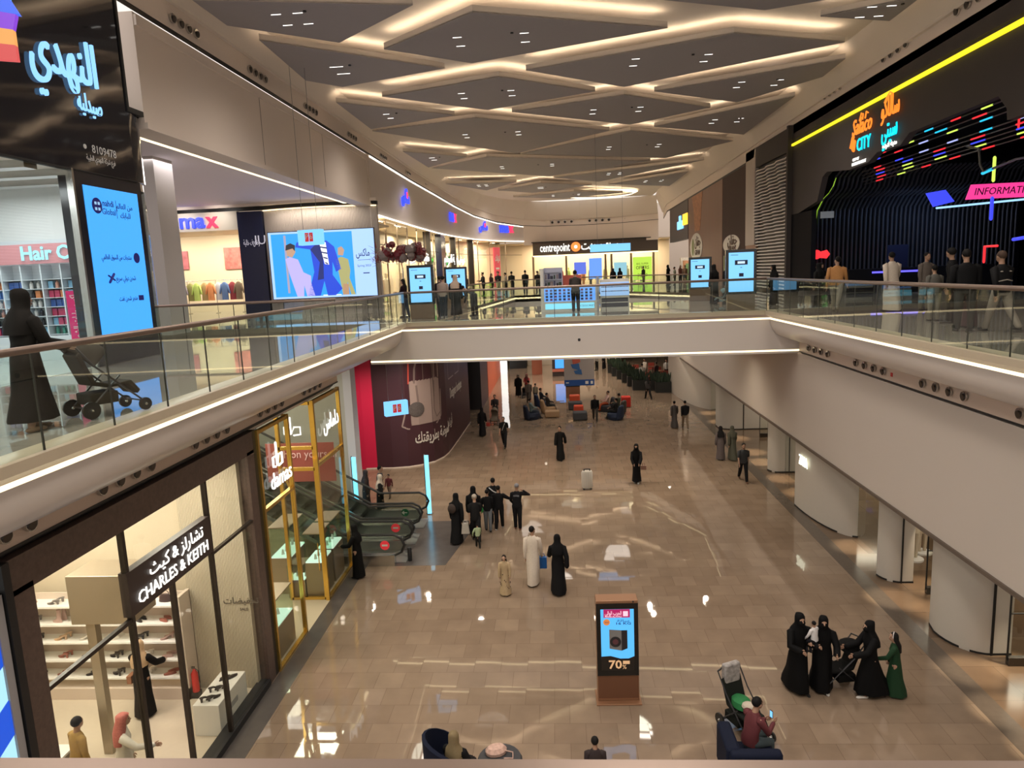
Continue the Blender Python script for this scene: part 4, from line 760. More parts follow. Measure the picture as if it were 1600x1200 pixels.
def wrap(b, name, m_, off):
    nv = []
    for (x, y, z) in b.v:
        px, py, a = hp(max(0.01, x)); nx, ny = math.sin(a), -math.cos(a); k = off - y; nv.append((px + nx * k, py + ny * k, z))
    b.v = nv; r = b.build(name, m_, o); return r
def strip2(pts, w_):                                                         # flat band along points in the (s, z) plane
    b = MB()
    for (a, c) in zip(pts, pts[1:]):
        d = (Vector(c) - Vector(a)).normalized(); n_ = Vector((-d.y, d.x)) * w_ / 2
        b.add([(a[0] + n_.x, 0, a[1] + n_.y), (a[0] - n_.x, 0, a[1] - n_.y), (c[0] - n_.x, 0, c[1] - n_.y), (c[0] + n_.x, 0, c[1] + n_.y)], [(0, 1, 2, 3)])
    return b
BAGM = mat('bag_picture_grey', (.34, .26, .245), .5); BAGD = mat('bag_picture_dark', (.19, .14, .135), .5)
b = MB()
cols_ = 10
for i in range(cols_):
    s0, s1 = 1.75 + i * .19, 1.75 + (i + 1) * .19; b.add([(s0, 0, 2.0 - .0 * i), (s1, 0, 2.0), (s1, 0, 4.15 if i < 9 else 4.05), (s0, 0, 4.1)], [(0, 1, 2, 3)])
wrap(b, 'handbag_picture', BAGM, .012)
for pts, w_, m_, of in [([(1.75, 2.05), (3.65, 2.05)], .08, BAGD, .018), ([(2.0, 4.0), (2.05, 4.7), (2.25, 5.3), (2.6, 5.6), (2.95, 5.3), (3.1, 4.7), (3.15, 3.2)], .09, BAGD, .02), ([(2.5, 4.1), (2.5, 5.4)], .02, BAGM, .02), ([(3.25, 4.1), (3.25, 5.0), (3.4, 5.4), (3.6, 4.9), (3.6, 4.1)], .08, BAGM, .016),
                    ([(1.6, 3.2), (1.45, 2.5), (1.3, 2.0), (1.6, 1.85), (3.3, 1.9), (3.7, 2.2), (3.75, 3.5)], .07, BAGM, .02), ([(3.2, 4.0), (3.1, 2.6), (3.3, 2.2), (3.7, 2.4)], .06, BAGD, .022), ([(2.1, 3.9), (2.15, 3.1)], .1, BAGD, .022), ([(1.72, 4.0), (1.8, 5.5), (3.8, 5.6)], .07, mat('coral_line', (.5, .07, .05), .5), .008), ([(5.4, 5.9), (5.4, 3.7), (8.5, 3.7), (8.5, 5.9)], .06, mat('pale_line', (.4, .34, .34), .5), .01)]:
    wrap(strip2(pts, w_), 'handbag_outline', m_, of)
b = MB(); b.ell((2.05, 0, 2.75), (.42, .02, .36), 16); wrap(b, 'pompom_picture', mat('pompom', (.10, .085, .085), .9, noise=.5, nscale=20), .03)
b = MB(); b.text(ar('الموضة بطريقتك'), 3.35, 1.35, .72, ext=.003, bold=.015, maxw=2.9); wrap(b, 'lettering', WHT, .02)
b = MB(); b.text('Designer boutique', 7.4, 2.9, .75, ext=.003, bold=.01, maxw=3.6); b.text(ar('أزياء'), 5.3, 1.5, .6, ext=.003, maxw=1.0); wrap(b, 'lettering', WHT, .02)
b = MB(); b.box(-6.6, -6.5, 42.4, 46.4, 0, 6.3, 0); b.box(-6.5, -5.2, 46.3, 46.4, 0, 6.3, 1); b.box(-5.3, -5.2, 46.4, 51.0, 0, 6.3, 2); b.box(-5.32, -5.18, 51, 62.5, 0, 6.3, 3); b.box(-5.19, -5.16, 55, 58, 3.2, 6, 1)
struct('wall_hoarding', b, [mat('maroon_dark', (.04, .012, .015), .4), mat('ink_dark', (.015, .012, .014), .4), mat('aubergine_board'), mat('orange_wall', (.55, .12, .055), .5, emit=.05)])
t = thing('lit_column', 'tall white lit column at the far end of the left hoardings', 'column light', (-5.2, 64, 0)); b = MB(); b.box(-.5, .5, -.2, .2, 0, 5.2); b.build('glowing_face', glow('white_column_glow', (1, .97, .92), 1.8), t); b = MB(); b.box(-.6, -.5, -.22, .22, 0, 5.3); b.build('frame', STEEL, t)
b = MB(); b.box(-4.6, -3.0, 66, 66.4, 0, 6, 0); b.box(-3.0, 6.0, 68, 68.2, 0, 6, 1); b.box(-8, -5.6, 66.6, 67, 0, 6, 1); struct('wall_far', b, [BLACK, mat('pale_marble_far', (.5, .44, .36), .3, noise=.15, nscale=1)])
# lower far: department entrance wall closing the view
b = MB(); b.box(-30, 24, 90, 90.3, 0, 6.4); struct('wall_far', b, CREAM)
# ================================================================== AMUSEMENT CENTRE (upper right): dark facade with deep ribbed entrance
CHAR = mat('charcoal_cladding', (.055, .046, .045), .75, noise=.06, nscale=.6); DEEP = mat('deep_black_wall', (.006, .006, .008), .8, spec=.15)
b = MB()
# cladding (y, z) outline with the entrance cut out below
b.prism([(-6, 7.35), (16.0, 7.35), (16.0, 12.4), (20.3, 12.4), (20.35, 12.7), (20.75, 13.1), (25.6, 13.05), (26.2, 12.75), (28.0, 12.8), (28.7, 12.55), (30.5, 12.5), (32.9, 12.75), (33.4, 12.6), (34.0, 11.6), (36.9, 11.2), (37.5, 11.2), (37.5, 14.55), (37.5, 15.62), (-6, 15.62)], 12.0, 12.25, 0, 'x')
struct('wall_right', b, CHAR)
b = MB(); b.prism([(-6, 14.72), (37.45, 14.58), (37.45, 14.68), (-6, 14.88)], 11.9, 11.995, 0, 'x'); o = b.build('light_line', glow('yellow_led', (1.0, .80, .02), 1.1)); tag(o, 'long yellow light line across the dark amusement centre facade', 'light strip')
b = MB(); b.box(12.25, 12.5, -6, 37.4, 15.0, 15.62); b.box(11.95, 12.0, -6, 37.45, 14.9, 15.0) ; b.build('trim_17', CHAR, kind='structure')
b = MB(); b.box(12.2, 24, 36.6, 36.8, 7.35, 13.8); b.box(23.8, 24, 12, 36.6, 7.35, 13.8); b.box(12.25, 24, 12, 12.2, 7.35, 13.8); b.box(12.25, 24, 12, 36.6, 13.8, 13.9); b.box(11.98, 12.2, 34.6, 37.5, 7.35, 11.25); struct('wall_entrance', b, DEEP)
# ribs: upright on the back wall, bending forward under the soffit
RIB = mat('satin_rib', (.10, .105, .12), .28, .6)
t = thing('ribbed_screen', 'wall of dark satin upright ribs curving forward at the top inside the amusement entrance', 'ribbed wall', (12.4, 35.2, F2))
n = 0
for i in range(46):
    x = .08 + i * .2; b = MB(); b.tube([(x, 0, 0), (x, 0, 3.5), (x, -.06, 3.9), (x + .05, -.5, 4.35), (x + .1, -1.1, 4.55), (x + .1, -1.5, 4.75), (x + .1, -1.75, 5.2), (x + .12, -2.4, 5.45)], .045, 5, cap=False); b.build('rib', RIB, t)
b = MB(); b.box(0, 9.4, .1, .2, 0, 6); b.build('backing', DEEP, t)
b = MB(); b.box(3.3, 4.25, -.06, -.03, 0, 2.15); b.build('door', mat('dark_blue_door', (.012, .014, .04), .4), t)
b = MB(); b.tube([(-.05, -.05, 3.3), (.0, -.1, 3.9), (.1, -.55, 4.38), (.15, -1.15, 4.6), (.15, -1.6, 4.85), (.2, -1.8, 5.25)], .02, 5); b.build('light_strip', glow('green_led', (.45, .8, .05), .6), t)
# coloured light tubes under the soffit
NC = {'r': (1, .03, .04), 'b': (.05, .07, 1), 'c': (.02, .62, 1), 'y': (.72, .95, .12), 'w': (.45, .5, 1)}
NN = {'r': 'red', 'b': 'deep blue', 'c': 'cyan', 'y': 'lime', 'w': 'pale blue'}
rowsn = [('highest', 12.45, 13.28, 20.4, 28.0, 'rbyrc'), ('second', 12.6, 13.15, 20.3, 30.0, 'byrcyr'), ('third', 12.75, 13.02, 20.3, 31.0, 'yrcyr'), ('fourth', 12.9, 12.9, 20.6, 31.5, 'rcywrb'), ('fifth', 13.15, 12.66, 21.0, 32, 'wcwwbr'), ('sixth', 13.3, 12.56, 21.2, 32.4, 'rrrbr'), ('seventh', 13.45, 12.46, 21.4, 32.8, 'bbbyb'), ('eighth', 13.6, 12.36, 21.6, 33, 'yyyyr'), ('lowest', 13.75, 12.26, 21.8, 33.2, 'rrrryr')]
for nm, x, z, y0, y1, seq in rowsn:
    t = thing('light_tube', '%s of the long coloured light tubes under the amusement centre soffit' % nm, 'light tube', (x, y0, z)); b = MB(); b.tube([(0, 0, 0), (0, y1 - y0, -.1)], .022, 5); b.build('carrier', mat('tube_grey', (.12, .11, .10), .4), t)
    st = (y1 - y0) / len(seq)
    for i, c in enumerate(seq):
        b = MB(); b.tube([(0, i * st + .1, -.1 * i / len(seq)), (0, i * st + .1 + st * .34, -.1 * (i + .34) / len(seq))], .026, 6); b.build('lit_segment', glow('neon_' + c, NC[c], 1.0), t)
def neon(lab, pts, c, r=.03):
    b = MB(); b.tube(pts, r, 6); tag(b.build('neon_tube', glow('neon_' + c if c in NC else c, NC.get(c, (.1, .1, .1)), 1.3)), lab, 'light tube')
neon('short upright red neon tube near the right frame edge', [(12.3, 20.3, 12.75), (12.3, 20.3, 12.2)], 'r'); neon('upright lime neon tube below the red one at the right frame edge', [(12.4, 19.6, 11.85), (12.4, 19.6, 11.2)], 'y', .04)
neon('upright lime neon tube above the INFORMATION sign', [(12.9, 22.3, 11.7), (12.9, 22.3, 11.05)], 'y', .05); neon('upright deep blue neon tube at the end of the INFORMATION sign', [(12.9, 22.3, 10.55), (12.9, 22.3, 9.95)], 'b', .055)
b = MB(); b.tube([(13.0, 24, 12.3), (13.0, 23.3, 12.1), (12.95, 23.1, 11.6), (12.9, 22.8, 11.35), (12.6, 20.8, 11.45), (12.5, 20, 11.4), (12.5, 19.8, 10.9), (12.5, 19.8, 10.2)], .035, 6); tag(b.build('cable_loop', mat('grey_flex', (.12, .11, .10), .4)), 'bent grey cable loop hanging beside the coloured tubes', 'cable')
neon('short cyan neon tube on the bent cable', [(12.92, 22.9, 11.33), (12.82, 22.2, 11.38)], 'c', .045); neon('red corner shaped neon tube low at the right', [(12.6, 22.0, 8.7), (12.6, 22.0, 9.15), (12.6, 21.4, 9.15)], 'r', .04); neon('deep blue lens shaped neon light low at the right edge', [(12.6, 20.7, 9.3), (12.6, 20.2, 9.33)], 'b', .05)
t = thing('information_sign', 'magenta INFORMATION sign with a light bar inside the amusement entrance', 'sign', (14.35, 24.3, 10.9))
b = MB(); b.prism([(-1.1, -.22), (1.15, -.22), (1.15, .24), (-.95, .24)], 0, .06, 0, 'y'); b.build('board', glow('magenta_board_glow', (.95, .05, .30), 1.0), t); b = MB(); b.text('INFORMATION', .12, 0, .32, y=-.02, ext=.005, bold=.0, maxw=2.0, slant=.2); b.build('letters', mat('dark_letters', (.12, .01, .08), .5), t)
t = thing('light_sign', 'small deep blue slanted sign left of the INFORMATION sign', 'sign', (12.35, 24.3, 10.72)); b = MB(); b.prism([(-.35, .22), (.25, .3), (.55, -.08), (-.1, -.22)], 0, .05, 0, 'y'); b.build('board', glow('neon_b', NC['b'], 1.3), t)
b = MB(); b.tube([(12.3, 24.2, 10.45), (15.4, 24.2, 10.62)], .035, 6); tag(b.build('light_bar', glow('pale_bar', (.35, .65, 1), 1.2)), 'thin pale blue light bar under the INFORMATION sign', 'light strip')
b = MB(); b.box(13.2, 19.5, 33.2, 34.4, F2, 8.45); tag(b.build('reception_counter', DEEP), 'dark reception counter in front of the ribbed wall', 'counter')
b = MB(); b.box(14.2, 16.8, 33.15, 33.2, 8.25, 8.33); tag(b.build('counter_light', glow('violet_led', (.12, .10, 1), 1.6)), 'blue violet light line along the reception counter', 'light strip')
b = MB(); b.disc((12.3, 34.75, 9.2), .22, 'y', .03, 12); b.prism([(12.35, 9.3), (12.75, 9.4), (12.9, 9.2), (12.75, 9.0), (12.35, 9.05)], 34.7, 34.75, 0, 'y'); tag(b.build('red_neon_logo', glow('neon_r', NC['r'], 1.3)), 'small red glowing logo on the dark wall next to the wavy facade', 'sign')
b = MB(); b.box(12.35, 12.95, 34.5, 34.55, 10.85, 11.15); tag(b.build('exit_sign', mat('grey_sign', (.25, .27, .27), .4, emit=.2)), 'small grey sign box on the dark entrance corner', 'sign')
lamp('AREA', (16.5, 33, 11.6), 60, (.35, .55, 1), 3, .4, aim=(16.5, 35, 8)); lamp('AREA', (16, 28, 13.6), 60, (.8, .85, 1), 2, 2, aim=(16, 29, 7))
SAL_O = glow('orange_letters', (1.0, .22, .02), 1.3); SAL_C = glow('cyan_sign', (.0, .72, .95), 1.3)
t = thing('amusement_sign', 'orange and cyan script sign in Latin letters below the yellow line', 'sign', (11.95, 29.2, 13.6), RW)
b = MB(); b.text('Salaco', 0, .38, .85, y=-.05, ext=.02, maxw=1.75, slant=.25); b.tube([(-.75, -.05, .1), (-.95, -.05, -.3), (-.7, -.05, -.45), (-.6, -.05, -.1)], .06, 6); b.tube([(-.2, -.05, .6), (-.05, -.05, .85), (.1, -.05, .8), (.08, -.05, .6)], .03, 6); b.tube([(.3, -.05, .6), (.4, -.05, .82), (.55, -.05, .74)], .03, 6); b.build('orange_letters', SAL_O, t)
b = MB(); b.text('CITY', .22, -.32, .68, y=-.05, ext=.02, bold=.0, maxw=1.2); b.build('cyan_letters', SAL_C, t); b = MB(); b.text('CITY OF', -.5, -.80, .16, y=-.03, ext=.01, bold=.01); b.text('ENTERTAINMENT', -.2, -.97, .17, y=-.03, ext=.01, bold=.01, maxw=1.3); b.build('small_letters', SIGNW, t)
t = thing('amusement_sign', 'orange and cyan Arabic script sign nearer the frame edge', 'sign', (11.95, 26.85, 13.75), RW)
b = MB(); b.text(ar('سالاكو'), 0, .42, 1.0, y=-.05, ext=.02, bold=.0, maxw=1.35); b.tube([(-.45, -.05, .65), (-.3, -.05, .78), (-.05, -.05, .92), (.1, -.05, .86), (.1, -.05, .7)], .032, 6); b.build('orange_letters', SAL_O, t)
b = MB(); b.text(ar('سيتي'), 0, -.3, 1.0, y=-.05, ext=.02, bold=.0, maxw=1.15); b.build('cyan_letters', SAL_C, t); b = MB(); b.text(ar('مدينة الترفيه').replace('ﻣﺪﻳﻨﺔ', 'ﻣﺪﻳﻨﺔ'), 0, -.85, .26, y=-.03, ext=.01, bold=.01, maxw=1.1); b.build('small_letters', SIGNW, t)
# ---- wavy slatted facade next to it
t = thing('wavy_facade', 'tall facade of stacked wavy white slats beside the dark amusement centre', 'facade', (12.0, 44.1, F2), RW)
b = MB(); b.box(0, 6.5, .15, .3, 0, 8.0); b.build('backing', BLACK, t)
WAV = mat('white_slat', (.80, .77, .76), .4)
for k in range(37):
    z = .15 + k * .185; b = MB(); vs = []; N = 26
    for i in range(N + 1):
        x = i * 6.4 / N; d = .07 + .07 * math.sin(x * 3.4 + k * .33); vs += [(x, -d, z), (x, .15, z), (x, -d, z + .06), (x, .15, z + .06)]
    fs = []
    for i in range(N): a = i * 4; c = a + 4; fs += [(a, c, c + 2, a + 2), (a, a + 1, c + 1, c), (a + 2, c + 2, c + 3, a + 3)]
    b.add(vs, fs); b.build('slat', WAV, t)
b = MB(); b.box(6.35, 6.6, -.25, .3, 0, 8.25); b.box(0, 6.5, -.02, .3, 7.1, 8.25); b.build('frame', CHAR, t)
b = MB(); b.box(12.0, 12.4, 44.1, 46.4, 10.0, 15.62, 0); b.box(11.93, 12.0, 44.1, 44.3, 10, 15.5, 0); b.box(12.02, 12.4, 44.1, 46.4, 7.35, 10.0, 1); struct('column_9', b, [mat('pale_pier', (.52, .46, .42), .5), mat('copper_pier', (.28, .13, .07), .4)])
# ---- hoarding for the coming shop, food picture board and dark sign box
t = thing('shop_hoarding', 'dark brown fabric hoarding with a white oval logo and large green Arabic word', 'hoarding', (12.05, 52.8, F2), RW)
b = MB(); b.box(0, 6.4, 0, .2, 0, 8.2); b.build('board', mat('dark_brown_fabric', (.045, .018, .016), .7, noise=.3, nscale=.4, bump=.2), t)
b = MB(); b.prism([(2.6 + 2.3 * math.cos(a * PI / 14), 2.9 + .62 * math.sin(a * PI / 14)) for a in range(28)], -.03, 0, 0, 'y'); b.text(ar('جفان'), 3.0, 3.12, .9, y=-.05, ext=.01, bold=.02, mi=1, maxw=2.6); b.text('GIFAN', 2.9, 2.6, .42, y=-.05, ext=.01, bold=.01, mi=1, maxw=2.0); b.build('oval_logo', [WHT, mat('logo_brown', (.12, .06, .04), .5)], t)
b = MB(); b.text(ar('إنتظرونا'), 3.2, 1.5, 1.5, y=-.03, ext=.01, bold=.02, maxw=5.6); b.build('lettering', mat('pale_green_paint', (.38, .50, .22), .6), t)
b = MB(); b.text('Coming soon', 2.0, .55, .3, y=-.03, ext=.01, maxw=1.8); b.build('small_lettering', WHT, t)
t = thing('food_board', 'tall brown picture board with a pouring food photo and an oval shop logo', 'hoarding', (12.05, 66.0, F2), RW)
b = MB(); b.box(0, 13.1, 0, .2, 0, 8.2); b.build('board', ribbed_mat('brown_board', (.20, .11, .08), (.30, .17, .13), 'X', .6), t)
b = MB(); b.prism([(1.2, 8.1), (6.4, 8.1), (5.8, 6.4), (5.2, 4.4), (3.0, 4.4), (2.4, 6.4)], -.02, 0, 0, 'y'); b.build('food_picture', mat('food_paint', (.42, .17, .07), .5, noise=.8, nscale=3), t)
b = MB(); b.prism([(3.6 + 2.6 * math.cos(a * PI / 14), 3.1 + 1.15 * math.sin(a * PI / 14)) for a in range(28)], -.04, -.01, 0, 'y'); b.text(ar('جفان'), 4.4, 3.5, 1.1, y=-.06, ext=.01, bold=.02, mi=1, maxw=2.4); b.text('GIFAN', 4.3, 2.6, .6, y=-.06, ext=.01, mi=1, maxw=2.2); b.ell((2.3, -.05, 3.1), (.55, .01, .75), 12, 2); b.build('oval_logo', [WHT, mat('logo_brown'), mat('logo_green', (.18, .24, .06), .5)], t)
b = MB(); b.prism([(7, 0), (7.6, 1.6), (9, 1.9), (11.0, 1.4), (11.6, 0)], -.02, 0, 0, 'y'); b.build('bowl_picture', mat('copper_paint', (.45, .22, .15), .5, noise=.5), t)
t = thing('sign_box', 'dark projecting sign box with a small blue and yellow glowing sign', 'sign', (12.05, 76.5, 11.3), RW)
b = MB(); b.box(0, 10.2, 0, .4, 0, 4.0); b.build('box', mat('plum_black', (.035, .028, .035), .4), t)
b = MB(); b.box(5.0, 8.0, -.1, 0, 1.05, 1.8); b.box(6.0, 6.8, -.1, 0, 1.8, 2.3); b.build('blue_part', glow('sky_sign', (.25, .65, 1), 1.3), t); b = MB(); b.box(8.0, 10.2, -.1, 0, 1.3, 2.3); b.build('yellow_part', glow('yellow_sign', (1, .6, .05), 1.3), t)
b = MB(); b.box(12.3, 15, 66, 76.5, 7.36, 7.4); struct('floor', b, FLOOR2)
lamp('AREA', (13.5, 71, 11.2), 200, (1, .9, .7), 2, 6, aim=(13.5, 71, 7))
for i in range(6):
    b = MB(); b.box(-.5, .5, -.3, .3, 0, 1.7 + (i % 3) * .3); c_ = [(.5, .4, .25), (.15, .1, .08), (.6, .55, .45), (.2, .35, .15), (.45, .2, .1), (.5, .45, .4)][i]
    tag(b.build('shop_gondola', mat('gondola_%d' % i, c_, .6, noise=.6, nscale=6), loc=(13.4, 67.2 + i * 1.6, F2 + .05)), '%s goods display unit in the open shop under the dark sign box' % ['tan', 'dark brown', 'cream', 'green', 'rust', 'pale grey'][i], 'display unit')
# ================================================================== DEPARTMENT STORE at the far end
def farx(x): return 86.0 if x > -1 else 86.0 + (x + 1) * .57
b = MB(); b.box(-2.6, 12, 85.0, 85.4, 10.75, 12.25); b.box(-2.6, 12, 84.9, 85.0, 10.62, 10.75, 1); b.prism([(-2.9, 85.0), (12, 84.8), (12, 86.5), (-2.9, 86.5)], 12.25, 12.35, 2)
struct('wall_shop_front', b, [ribbed_mat('brown_sign_slats', (.05, .035, .025), (.09, .065, .05), 'X', 4), STRIP, BLACK])
t = thing('shop_sign', 'white centrepoint sign with an orange ring and its Arabic name', 'sign', (2.2, 84.95, 11.6))
b = MB(); b.text('centrepoint', -2.2, -.02, 1.35, ext=.06, bold=.015, maxw=3.5); b.text(ar('سنتربوينت'), 3.05, .05, 1.3, ext=.06, bold=.015, maxw=4.3); b.build('letters', glow('white_letters', (1, .96, .88), 1.4), t)
b = MB(); b.disc((.25, -.1, 0), .56, 'y', .1, 24, 0); b.disc((.25, -.14, 0), .2, 'y', .05, 16, 1); b.build('ring', [glow('orange_ring', (1, .25, .05), 1.3), SIGNW], t)
b = MB(); b.box(-8, 14, 89.5, 89.7, F2, 12.3); b.box(-8, 14, 85.5, 89.6, 12.2, 12.3); struct('wall_shop', b, mat('shop_cream', (.60, .48, .34), .6))
for x in (-1, 3, 7, 10.5): lamp('AREA', (x, 87.3, 12.1), 480, (1, .86, .62), 3, 2, aim=(x, 87.3, 7))
b = MB()
for x in (-2.6, 1.3, 5.9, 6.6, 8.9, 11.5): b.box(x - .12, x + .12, 85.1, 85.4, F2, 10.7)
struct('trim_18', b, mat('brown_mullion', (.22, .15, .09), .4))
b = MB(); b.box(-2.5, 12, 85.25, 85.28, F2, 10.6); struct('window_5', b, SHOPGL)
t = thing('sale_poster', 'lime green sale poster reading OFFERS in the department store window', 'poster', (10.15, 84.8, 8.75)); b = MB(); b.box(-1.1, 1.1, 0, .06, -1.3, 1.35); b.build('board', glow('lime_poster', (.55, .85, .08), .9), t); b = MB(); b.text('BIG SUPER', 0, .55, .3, ext=.01, y=-.02); b.text('OFFERS', 0, .1, .55, ext=.01, y=-.02, maxw=1.5, bold=.01); b.text('20-70', 0, -.75, .5, ext=.01, y=-.02); b.build('lettering', mat('dark_green_print', (.08, .12, .02), .6), t)
for x, z, w_, h_, c, lab in [(4.7, 9.0, 1.5, 2.4, (.16, .38, 1.0), 'bright blue fashion screen in the department store window, behind the man at the kiosk'), (2.9, 9.1, 1.4, 1.4, (.12, .2, .8), 'smaller deep blue screen in the department store window'), (7.6, 8.8, 1.5, 1.6, (.3, .6, .7), 'pale teal picture in the department store window')]:
    b = MB(); b.box(x - w_ / 2, x + w_ / 2, 84.9, 84.95, z - h_ / 2, z + h_ / 2); tag(b.build('window_screen', glow('scr_%d' % int(x * 10), c, .9)), lab, 'screen')
for i in range(15):
    c, nm = gc[(i * 7 + 1) % len(gc)]; x = -1.9 + i * .87
    b = MB(); b.loft([(0, 0, .3, .25, .2), (0, 0, .9, .27, .2), (0, 0, 1.45, .22, .15), (0, 0, 1.6, .07, .07), (0, 0, 1.75, .1, .1), (0, 0, 1.9, .05, .05)], 8); b.box(-.15, .15, -.15, .15, 0, .3)
    tag(b.build('mannequin', cmat(c), loc=(x, 86.3 + (i % 3) * .5, F2)), '%s clad mannequin in the department store window, place %s' % (nm, ['one', 'two', 'three', 'four', 'five', 'six', 'seven', 'eight', 'nine', 'ten', 'eleven', 'twelve', 'thirteen', 'fourteen', 'fifteen', 'sixteen'][i]), 'mannequin', 'mannequins in the department store window')
# ================================================================== UPPER FLOOR fittings: screens, phone kiosk
def totem(lab, x, y, rz, h=2.05, w_=.98, body=None, scr=SCRL, picture=True, name='screen_totem', z=F2):
    t = thing(name, lab, 'screen stand', (x, y, z), rz)
    bz = .56 * h / 2.05
    b = MB(); b.box(-w_ / 2 + .05, w_ / 2 - .05, -.13, .13, 0, bz); b.build('base', body or mat('totem_brown', (.17, .11, .07), .45), t, bevel=.01)
    b = MB(); b.box(-w_ / 2, w_ / 2, -.1, .1, bz, h); b.build('casing', mat('totem_black', (.012, .012, .014), .2), t, bevel=.008)
    b = MB(); b.box(-w_ / 2 + .1, w_ / 2 - .1, -.108, -.1, bz + .08, h - .1); b.build('screen', scr, t)
    if picture:
        b = MB(); b.box(-.21, .21, -.113, -.108, h - .52, h - .36, 0); b.box(-.07, .08, -.113, -.108, h - .92, h - .80, 0); b.box(-.03, .03, -.113, -.108, h - .62, h - .60, 0); b.box(-.35, -.1, -.113, -.108, h - .19, h - .175, 0); b.box(-.12, .12, -.116, -.113, h - .48, h - .40, 1); b.build('graphics', [mat('screen_ink', (.02, .03, .08), .5), glow('pale_text', (.6, .8, 1), 1)], t)
    return t
totem('large blue screen totem on the bridge, with people on both sides', -5.2, 27.4, 0, 2.06, 1.02)
totem('blue screen totem farther back, behind the woman with the pale headscarf', -4.85, 34.6, .12, 2.0, 1.1)
totem('blue screen totem nearest on the right side of the bridge', 6.35, 22.9 + 2.2, -.12, 2.08, 1.02)
totem('blue screen totem farther back on the right side of the bridge', 6.5, 32.8, -.25, 1.95, 1.0)
t = thing('phone_kiosk', 'glowing blue phone accessory kiosk in the middle of the bridge', 'kiosk', (-.5, 28.6, F2), -.05)
b = MB(); b.box(0, 2.1, 0, .7, 0, .95); b.box(-.12, 0, -.02, .9, 0, 1.72); b.box(0, 2.2, .0, .7, .95, .99); b.build('counter', WHT, t); b = MB(); b.box(.05, 2.0, -.012, 0, .1, .32, 0); b.box(.02, 2.05, -.012, 0, .40, .93, 1); b.text('ACCESSORIES', 1.65, .2, .12, y=-.02, ext=.002, mi=2); b.build('lit_front', [glow('aqua_panel', (.25, .75, 1), 1.1), glow('kiosk_blue', (.14, .38, 1), 1.1), INK], t)
b = MB(); b.box(0, .75, .45, .55, 1.0, 1.75); b.box(0, .75, .4, .6, 1.55, 1.6); b.box(0, .03, .3, .6, 1.0, 1.75); b.box(.72, .75, .3, .6, 1.0, 1.75); b.box(0, .75, .3, .55, 1.27, 1.29); b.build('rear_shelf', mat('lavender_white', (.45, .46, .58), .4), t); b = MB(); b.box(2.1, 2.2, .0, .9, 0, 1.3); b.build('end_panel', mat('grey_panel', (.4, .4, .45), .4), t)
b = MB(); b.box(.62, 1.5, .85, .95, .98, 1.42); b.build('red_board', mat('coral_board', (.50, .10, .07), .6), t)
t = thing('display_counter', 'white stepped accessory counter with dark drawers right of the phone kiosk', 'counter', (1.75, 28.7, F2), -.05)
b = MB(); b.box(0, 1.15, 0, .6, 0, 1.1); b.box(0, 1.15, .3, .6, 1.1, 1.2); b.build('body', WHT, t)
for z in (.1, .3): b = MB(); b.box(.05, 1.1, -.012, 0, z, z + .16); b.build('drawer', mat('drawer_navy', (.01, .01, .03), .3), t)
b = MB(); b.box(.0, 1.15, -.01, 0, .55, 1.08); b.build('lit_front', glow('icy_panel', (.4, .6, 1), .9), t)
for r_ in range(4):
    for i in range(11):
        b = None; x = .12 + i * .175; z = .44 + r_ * .12; key = ('case', (i * 3 + r_) % 4)
        if key not in sp: b = MB(); b.box(-.05, .05, -.012, 0, 0, .085); sp[key] = b.build('phone_case', mat('case_%d' % key[1], [(.02, .03, .15), (.05, .05, .06), (.10, .16, .45), (.25, .1, .25)][key[1]], .3)); o = sp[key]
        else: o = sp[key].copy(); C.objects.link(o)
        o.location = (-.5 + x, 28.58 - .05 * x, F2 + z); o.rotation_euler = (0, 0, -.05)
        tag(o, '%s phone case, %s row of the lit kiosk front, place %s from the left' % (['navy', 'black', 'mid blue', 'plum'][key[1]], ['lowest', 'second', 'third', 'top'][r_], ['one', 'two', 'three', 'four', 'five', 'six', 'seven', 'eight', 'nine', 'ten', 'eleven'][i]), 'phone case', 'phone cases on the kiosk front, %s, row %s' % (['navy', 'black', 'mid blue', 'plum'][key[1]], ['lowest', 'second', 'third', 'top'][r_]))
for i in range(12):
    b = MB(); c = [(.03, .03, .05), (.02, .05, .03), (.25, .2, .22), (.05, .05, .12)][i % 4]; w0 = .04 + .02 * (i % 3)
    b.box(-w0 / 1.4, w0 / 1.4, -.05, .05, 0, .13 + .03 * (i % 4)); tag(b.build('accessory_pack', mat('pack_c%d' % (i % 4), c, .5), loc=(-.40 + (i % 6) * .115, 29.02, F2 + (1.005 if i < 6 else 1.295))), '%s accessory pack on the rear rack of the phone kiosk, %s shelf, place %s' % (['black', 'dark green', 'mauve', 'navy'][i % 4], 'lower' if i < 6 else 'upper', ['one', 'two', 'three', 'four', 'five', 'six'][i % 6]), 'pack', 'packs on the rear rack of the kiosk')
